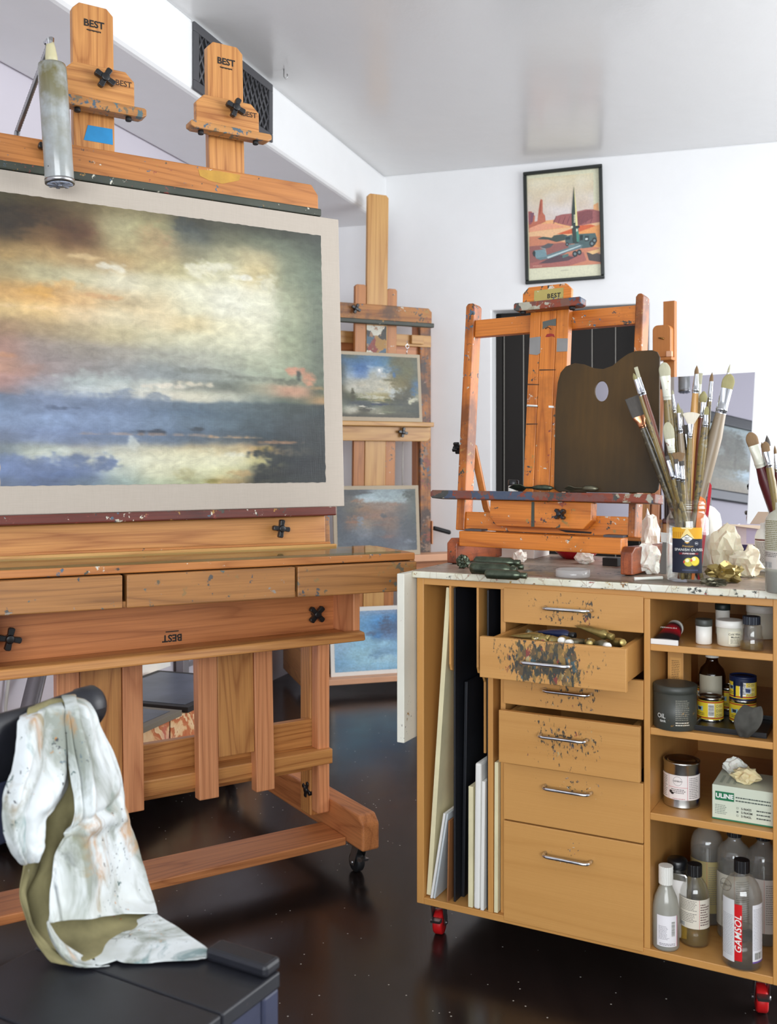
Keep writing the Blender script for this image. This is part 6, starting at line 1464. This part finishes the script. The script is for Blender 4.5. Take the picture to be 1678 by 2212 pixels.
small_canvas('sky_painting','bright blue cloudy sky painting with white border standing low behind the big easel',F3,x0,x0+.47,h,SM3,.022,'board_pale',13,110,90,strokes=S3)
# slanted wooden panel seen beside it
# ---------------- light field easel holding the mirror
o=W.px(1440,1000,y=3.86); N=Fr((o[0],o[1],0),-35.5); NT_=T('field_easel','light beech field easel with rounded sliding head standing behind the cabinet','easel',N)
def nx_(u,v,y=0): return N.px(u,v,y=y)
a0=nx_(1432,700)[0]; a1=nx_(1457,700)[0]; zt=nx_(1445,650)[2]
MB().box(a0,a1,0,.026,.95,zt).done('mast',MT['amber_clean'],NT_,bev=.002)
h0=nx_(1413,750,-.014)[0]; h1=nx_(1452,750,-.014)[0]; hz1=nx_(1435,703,-.014)[2]; hz0=nx_(1435,790,-.014)[2]; rr=.02
arc=[(h1-rr+rr*cos(a*pi/12),hz1-rr+rr*sin(a*pi/12)) for a in range(7)]+[(h0+rr+rr*cos(pi/2+a*pi/12),hz1-rr+rr*sin(pi/2+a*pi/12)) for a in range(7)]
MB().prism([(h0,nx_(1435,772,-.014)[2]),(h1,nx_(1435,772,-.014)[2])]+arc,'y',-.034,-.001).done('sliding_head',MT['amber_clean'],NT_,bev=.002)
zz=nx_(1440,772,-.03)[2]
MB().box(h0-.002,h1+.010,-.050,-.001,zz-.012,zz-.0005).done('head_ledge',MT['amber_clean'],NT_,bev=.002)
MB().box(h1-.012,h1+.010,-.050,-.035,zz,zz+.022).done('ledge_stop',MT['pink_board'],NT_,bev=.002)
p=nx_(1427,731,-.035); MB().tube([(p[0]-.008,-.038,p[2]+.002),(p[0],-.04,p[2]+.001),(p[0]+.012,-.0355,p[2]-.002)],[.002,.003,.0035],8).done('wing_screw',plain('dark brass',S(120,86,40),.3,.8),NT_)
for s in (-1,1): MB().tube([((a0+a1)/2+s*.03,.012,1.0),((a0+a1)/2+s*.28,-.10,.0)],.014,4).done('leg',MT['amber_clean'],NT_)
MB().tube([((a0+a1)/2,.04,1.15),((a0+a1)/2,.42,.0)],.013,4).done('rear_leg',MT['amber_clean'],NT_)
# mirror
o=W.px(1613,1117,y=3.6); MR=Fr(o,-35.9,3.3)
c=[MR.px(u,v,y=0) for u,v in ((1610.5,1165),(1630,804),(1262,826),(1268,1145))]
t=T('leaning_mirror','frameless mirror leaning on the field easel, reflecting a framed landscape','mirror',MR)
m=MB(); pts=[(q[0],q[2]) for q in c]; m.prism(pts,'y',0,.004); m.done('mirror_glass',MT['mirror'],t)
MB().prism([(q[0],q[2]) for q in c],'y',.0041,.007).done('mirror_backing',MT['grey_metal'],t)
zb_=N.l(MR.w(-.1,0,-.002))
xs=[N.l(MR.w(q[0],0,q[2]))[0] for q in c]
zt_=MR.o[2]+min(c[0][2],c[3][2])-.001
yy=N.l(MR.o)[1]
MB().box(min(xs)-.02,max(xs)+.0,yy-.012,-.001 if yy<-.02 else yy+.03,zt_-.024,zt_).done('easel_tray',MT['amber_clean'],NT_,bev=.002)
# framed pond landscape on the left wall (seen in the mirror)
PW0,PW1,PZ0,PZ1=-5.95,-4.74,1.37,2.04
t=T('framed_landscape','dark framed misty pond landscape with a tree, seen only as the mirror reflection','framed painting',FM(Lw)@Tr(PW0,.496-.001,PZ0))
w_,h_=PW1-PW0,PZ1-PZ0; fw=.085
m=MB()
for q in ((0,w_,0,fw),(0,w_,h_-fw,h_),(0,fw,fw,h_-fw),(w_-fw,w_,fw,h_-fw)): m.box(q[0],q[1],-.035,0,q[2],q[3])
m.done('picture_frame',plain('dark picture frame',S(52,54,56),.35),t,bev=.012)
PD=[[(176,192,192),(172,190,190),(170,188,188),(168,186,186),(165,182,182),(165,184,186)],[(176,192,192),(174,192,192),(168,186,186),(150,160,156),(118,120,112),(160,176,178)],[(178,196,198),(174,194,196),(166,184,186),(128,130,120),(106,106,96),(150,164,164)],[(176,194,198),(174,194,198),(160,172,172),(120,120,108),(112,110,98),(150,160,156)],[(168,182,184),(160,172,172),(140,146,138),(128,128,112),(118,116,102),(130,132,120)],[(112,114,98),(108,110,96),(112,112,98),(116,116,100),(124,122,106),(126,126,110)],[(170,192,202),(172,196,206),(168,190,198),(150,164,162),(134,138,126),(128,128,112)],[(166,174,170),(172,184,184),(168,170,158),(150,146,128),(146,140,120),(140,134,114)],[(140,142,130),(150,148,134),(148,142,124),(150,140,118),(140,134,116),(132,128,110)]]
PS=[(.62,.30,.12,.20,(96,98,88),.85),(.58,.42,.09,.12,(104,106,94),.8),(.68,.24,.06,.12,(110,112,102),.7),(.62,.52,.018,.14,(92,90,78),.9),(.80,.40,.05,.07,(176,192,190),.4),(.6,.64,.5,.025,(104,104,88),.8),(.3,.60,.3,.02,(110,110,94),.6),(.44,.70,.16,.06,(176,198,208),.8),(.2,.80,.2,.02,(170,150,124),.6),(.75,.74,.2,.06,(126,124,108),.7)]
painted([[tuple(c_*.92 for c_ in p_) for p_ in r_] for r_ in PD],fw,w_-fw,fw,h_-fw,-.006,110,80,21,.015,strokes=PS,bright=1.16).done('painted_image',MT['oil'],t,recalc=False)
MB().box(fw-.002,w_-fw+.002,-.0055,0,fw-.002,h_-fw+.002).done('backing_board',MT['hardboard'],t)
# ---------------- plywood crate with dark panels by the left wall
LW=Lw; off=-.055   # crate's right face, measured from the beam plane (y to the left)
def on_side(u,v):   # vertical plane parallel to the left wall through the crate's right face
    return LW.px(u,v,y=yc)
yc=.496-.55
c0=LW.px(308,1583,y=yc); c1=LW.px(430,1525,y=yc); ztop=(c0[2]+c1[2])/2
xa_=c0[0]-.25; xb_=c1[0]+.50
t=T('plywood_crate','low rough plywood storage crate behind the big easel by the left wall','crate',FM(Lw)@Tr(xa_,yc,0))
L_=xb_-xa_
seam=LW.px(367,1560,y=yc)[0]-xa_
zb0=.10; m=MB(); m.box(0,seam-.004,0,.015,zb0,ztop); m.box(seam+.004,L_,0,.015,zb0,ztop); m.done('crate_side',MT['plywood'],t,bev=.001)
MB().box(seam-.004,seam+.004,.004,.016,zb0,ztop).done('seam',MT['black_box'],t)
for x_ in (.06,L_-.10):
    for y_ in (.10,.40): MB().box(x_,x_+.04,y_,y_+.04,0,zb0+.002).done('leg',MT['black_box'],t)
m=MB(); m.box(0,L_,.495,.51,zb0,ztop); m.box(0,.015,.015,.495,zb0,ztop); m.box(L_-.015,L_,.015,.495,zb0,ztop); m.box(.015,L_-.015,.015,.495,zb0,zb0+.012); m.done('crate_back',MT['plywood'],t)
MB().box(.015,L_-.015,.0155,.4945,ztop-.015,ztop).done('crate_top',MT['plywood'],t)
MT['study_sheen']=plain('dark study with sky sheen',S(84,92,108),.4,var=.45,vscale=5)  # raised grey-blue tone holds the sky reflected off the panel tops
for i,(a,b) in enumerate(((.10,seam+.06),(seam+.10,seam+.62))):
    tt=T('dark_panel',('dark painted panel lying flat on the front end of the plywood crate','dark painted panel tinted with sky sheen lying on the far end of the plywood crate')[i],'painting',FM(Lw)@Tr(xa_,yc,ztop+.0008),'dark panels on the plywood crate')
    MB().box(a,b,-.012,.44,0,.02).done('panel_board',plain('dark greyish board edge',S(120,112,98),.6) if i==0 else MT['panel_edge'] if 'panel_edge' in MT else MT['black_box'],tt,bev=.001)
    MB().box(a+.03,b-.03,.018,.41,.0201,.0212).done('painted_image',MT['study_sheen'],tt)
# white canvas leaning on the left wall behind the crate, and light metal shelf post
w0=Lw.px(300,1470,y=.44); 
t=MB().box(Lw.px(285,1450,y=.42)[0],Lw.px(374,1450,y=.42)[0],0,.02,0,.36).done('white_canvas',MT['board_pale'],M=FM(Lw)@Tr(0,.432,ztop+.001)@Rot(-5,'X'),bev=.002); tag(t,'blank white canvas leaning on the left wall above the plywood crate','canvas')
# wire shelf far behind
t=T('metal_shelf','grey metal shelf post and rail at the left wall beyond the plywood crate','shelf',FM(Lw))
xs_=Lw.px(388,1440,y=.46)[0]
m=MB(); m.box(xs_,xs_+.05,.44,.48,0,1.0); m.done('shelf_post',MT['grey_metal'],t,bev=.003)
MB().box(xs_+.05,xs_+.6,.44,.465,.36,.40).done('shelf_rail',plain('pale grey metal rail',S(205,206,212),.4,.2),t,bev=.003)
MB().box(xs_+.05,xs_+.6,.44,.465,.27,.285).done('shelf_rail',MT['grey_metal'],t)
# folded aluminium strut and cable at the far left
t=T('metal_strut','grey metal easel strut leaning on the left wall under the big easel','strut')
a=Vector(Lw.w(*Lw.px(55,1560,y=.36))); b=Vector(Lw.w(*Lw.px(84,1440,y=.42)))
d=(b-a); a0_=a-d*((a.z-.03)/d.z); b0_=b+d*.25
m=MB(); m.tube([a0_,b0_],.03,4,flat=.45); m.done('strut_bar',MT['grey_metal'],t)
m=MB(); m.tube([a0_+Vector((.035,-.02,0)),b0_+Vector((.035,-.02,0))],.006,6); m.done('strut_edge',MT['steel'],t)
c_=[Lw.w(*Lw.px(u,v,y=.48)) for u,v in ((20,1400),(18,1470),(12,1530),(16,1570),(20,1640))]
last=Vector(c_[-1]); c_.append((last.x,last.y,.004)); o=MB().tube(c_,.006,8).done('wall_cable',MT['cable']); tag(o,'pale cable hanging down the left wall at the far left','cable')
# ---------------- blue-black wooden chair in the foreground with a draped apron
H0=(-.481,1.656,0); HF=Fr(H0,-30)      # far back corner of the seat; x towards the seat front, y away
HT=T('wooden_chair','worn blue-black wooden chair with boxed seat in the left foreground','chair',HF)
SZ=.45; SD=.372; SWd=.50
def hx(u,v,z=SZ): return HF.px(u,v,z=z)
k0=hx(475,2060); k1=hx(603,2104)
yb=-.0; 
ys=[0.0-.0,-.135,-.29,-.50]
for i in range(3):
    MB().box(.0,SD,ys[i+1]+.001,ys[i]-.001,SZ-.024,SZ).done('seat_plank',MT['chair_black'],HT,bev=.003)
MB().box(k0[0]-.005,SD-.002,-.034,.004,SZ+.0005,SZ+.020).done('seat_cleat',MT['chair_black'],HT,bev=.006)
# boxed seat side and apron rails with legs
for y in (-.002,-.462):
    for x in (.002,SD-.04): MB().box(x,x+.038,y-.036,y,0,SZ-.0245).done('leg',MT['chair_blue'] if x>.1 else MT['chair_black'],HT,bev=.004)
for z0,z1 in ((SZ-.075,SZ-.0245),(.12,.17)):
    MB().box(SD-.032,SD-.006,-.461,-.039,z0,z1).done('front_rail',MT['chair_blue'],HT,bev=.003)
    MB().box(.041,SD-.041,-.030,-.008,z0,z1).done('side_rail',MT['chair_blue'],HT,bev=.003)
    MB().box(.041,SD-.041,-.49,-.468,z0,z1).done('side_rail',MT['chair_blue'],HT,bev=.003)
MB().box(SD-.026,SD-.014,-.461,-.039,.1705,SZ-.0755).done('front_panel',MT['chair_blue'],HT)
# back posts and thick rolled top rail with rounded end
for y in (-.05,-.44): MB().box(-.030,.0,y-.03,y,0,.70).done('back_post',MT['chair_black'],HT,bev=.004)
yr=HF.px(190,1525,x=-.03); 
zr=yr[2]; ye=yr[1]
prof=[]
m=MB(); n=22
# top rail: flattened board turning into a round scroll at the far end
def sect(y,rx,rz,cz): return [(-.028+rx*cos(2*pi*j/n),y,cz+rz*sin(2*pi*j/n)) for j in range(n+1)]
ring=[sect(-.52,.020,.055,zr-.028)]
for y in (-.40,-.28,-.16,-.10): ring.append(sect(y,.020,.055,zr-.028))
for y,rx,rz,cz in ((-.06,.024,.050,zr-.020),(-.02,.027,.038,zr-.006),(ye-.02,.030,.034,zr),(ye+.008,.031,.034,zr),(ye+.016,.026,.029,zr),(ye+.019,.012,.014,zr),(ye+.0195,.0004,.0004,zr)): ring.append(sect(y,rx,rz,cz))
ring=sorted(ring,key=lambda r:r[0][1])
m.grid(ring); m.done('top_rail',MT['chair_black'],HT,smooth=True)
MB().box(-.034,-.016,-.50,-.06,zr-.17,zr-.075).done('back_slat',MT['chair_blue'],HT,bev=.004)
# ---------------- apron: khaki inside sheet and two white flaps over the rail, ending on the seat
def hp(u,v,x):
    q=HF.px(u,v,x=x)
    if q[2]<SZ+.004: q=HF.px(u,v,z=SZ+.004+.004*abs(mnoise.noise((u*.02,v*.02,3))))
    return Vector(q)
def resamp(pts,n):
    out=[]
    for k in range(n+1):
        x=k/n*(len(pts)-1); i=min(int(x),len(pts)-2); f=x-i
        P0=pts[max(i-1,0)]; P1=pts[i]; P2=pts[i+1]; P3=pts[min(i+2,len(pts)-1)]
        out.append(P1+(P2-P1+((P0*2-P1*5+P2*4-P3)+((P1-P2)*3+P3-P0)*f)*f)*.5*f if False else P1*(1-f)+P2*f if len(pts)<3 else .5*((2*P1)+(P2-P0)*f+(2*P0-5*P1+4*P2-P3)*f*f+(3*P1-P0-3*P2+P3)*f*f*f))
    return out
def sheet(mb,ctrl,mi,nu=34,nv=70,amp=.004,seed=0,fold=()):
    rows=[resamp([hp(*p) for p in r],nu) for r in ctrl]
    cols=[resamp([r[j] for r in rows],nv) for j in range(nu+1)]
    R_=[]
    for i in range(nv+1):
        row=[]
        for j in range(nu+1):
            p=cols[j][i].copy(); s=j/nu; t=i/nv
            dx=amp*(mnoise.noise((s*3.5,t*5,seed))+.6*mnoise.noise((s*8,t*9,seed+1))+.3*mnoise.noise((s*17,t*20,seed+2)))
            for (s0,t0,s1,t1,wd,am) in fold:   # crease line from (s0,t0) to (s1,t1)
                vx,vy=s1-s0,t1-t0; L2=vx*vx+vy*vy; k=max(0,min(1,((s-s0)*vx+(t-t0)*vy)/L2)); dd=((s-s0-vx*k)**2+(t-t0-vy*k)**2)/(wd*wd)
                if dd<9: dx+=am*math.exp(-dd)
            p.x+=dx
            if p.z<SZ+.004: p.z=SZ+.004
            row.append(p)
        R_.append(row)
    mb.grid(R_,mi)
AP=MB()
back=[[(70,1556,-.068),(125,1540,-.068),(185,1530,-.068)],[(62,1534,-.052),(120,1516,-.052),(188,1506,-.052)],[(60,1532,-.010),(125,1515,-.010),(196,1512,-.010)],[(58,1580,.010),(130,1575,.008),(200,1580,.010)],[(56,1680,.012),(120,1680,.004),(200,1680,.012)],[(54,1780,.014),(115,1780,.006),(190,1780,.014)],[(52,1870,.018),(105,1870,.010),(180,1870,.018)],[(48,1930,.024),(90,1935,.020),(270,1925,.030)],[(58,1985,.032),(95,1990,.030),(310,1965,.045)],[(80,2040,.045),(130,2040,.05),(300,2000,.06)],[(112,2080,.06),(170,2082,.075),(250,2050,.08)]]
sheet(AP,back,1,30,60,.009,3,[(.45,.2,.40,.8,.10,-.012),(.2,.75,.35,1,.08,.01)])
left=[[(52,1562,-.070),(90,1545,-.070),(140,1530,-.070)],[(46,1545,-.056),(84,1526,-.056),(140,1510,-.056)],[(43,1552,-.004),(84,1534,-.004),(136,1520,-.004)],[(42,1572,.016),(80,1560,.026),(140,1560,.006)],[(34,1612,.022),(74,1612,.042),(146,1640,.008)],[(24,1662,.028),(66,1664,.052),(146,1700,.012)],[(10,1715,.034),(56,1720,.060),(122,1742,.020)],[(3,1762,.038),(50,1768,.062),(98,1778,.034)],[(10,1806,.040),(50,1808,.060),(94,1812,.040)],[(24,1840,.040),(52,1842,.054),(88,1836,.042)],[(46,1868,.036),(58,1868,.042),(78,1862,.036)]]
sheet(AP,left,0,34,80,.007,7,[(.72,.3,.62,.95,.06,-.012),(.35,.2,.25,.9,.10,.006),(.9,.25,.8,.6,.06,.012)])
right=[[(130,1560,-.070),(160,1545,-.070),(200,1540,-.070)],[(134,1520,-.056),(158,1502,-.056),(194,1512,-.056)],[(138,1520,-.002),(160,1506,-.002),(206,1532,-.004)],[(143,1548,.020),(172,1540,.036),(222,1572,.014)],[(148,1610,.030),(186,1600,.050),(243,1622,.018)],[(152,1680,.040),(200,1672,.058),(260,1684,.022)],[(158,1742,.046),(205,1738,.064),(270,1732,.026)],[(150,1796,.054),(208,1782,.068),(280,1762,.028)],[(134,1816,.052),(204,1806,.056),(284,1786,.026)],[(118,1850,.050),(202,1842,.062),(296,1822,.028)],[(110,1906,.054),(204,1898,.068),(312,1880,.032)],[(105,1960,.060),(206,1950,.076),(328,1936,.038)],[(104,1994,.064),(200,1982,.084),(336,1972,.044)]]
sheet(AP,right,0,48,96,.007,11,[(.30,.05,.36,.55,.07,-.016),(.62,.12,.58,.5,.06,-.010),(.0,.60,.75,.53,.018,-.010),(.75,.53,.95,.44,.018,-.008),(.82,.2,.9,.6,.05,.006),(.3,.68,.45,.95,.10,.008),(.7,.7,.75,.95,.07,-.006)])
# turned-up hem with the tail lying on the seat
hem=[[(104,1988,.066),(130,2030,.075),(172,2060,.09),(205,2076,.10)],[(101,1998,.072),(126,2042,.085),(168,2072,.10),(206,2084,.11)],[(108,2022,.066),(128,2056,.085),(160,2080,.11),(206,2088,.12)],[(126,2060,.06),(150,2082,.09),(180,2090,.12),(240,2086,.13)]]
sheet(AP,hem,0,30,14,.002,15)
hem2=[[(336,1970,.046),(290,1990,.070),(246,2020,.085),(204,2070,.10)],[(338,1980,.056),(300,2004,.085),(256,2036,.10),(206,2082,.115)],[(352,1992,.056),(322,2030,.09),(290,2060,.11),(215,2086,.13)]]
sheet(AP,hem2,0,30,14,.002,17)
tail=[[(337,1974,.048),(306,1996,.070),(262,2030,.09),(236,2062,.11)],[(372,1996,.060),(345,2022,.085),(310,2050,.105),(262,2078,.12)],[(414,2024,.08),(392,2044,.10),(356,2064,.12),(300,2080,.13)],[(446,2048,.10),(432,2056,.11),(402,2070,.125),(352,2076,.135)],[(463,2064,.115),(458,2066,.118),(444,2069,.125),(425,2072,.13)]]
sheet(AP,tail,0,26,36,.004,19,[(.2,0,.4,1,.10,.006),(.7,0,.6,.8,.10,-.006)])
MT['apron_inside']=plain('khaki inside of apron',S(138,130,92),.9,var=.35,vscale=14,paint=.3,pscale=40)
o=AP.done('canvas_apron',[MT['apron'],MT['apron_inside']],M=FM(HF),solid=.0018,sub=1,smooth=True); tag(o,'paint-smeared white canvas apron draped over the chair back onto its seat','apron')
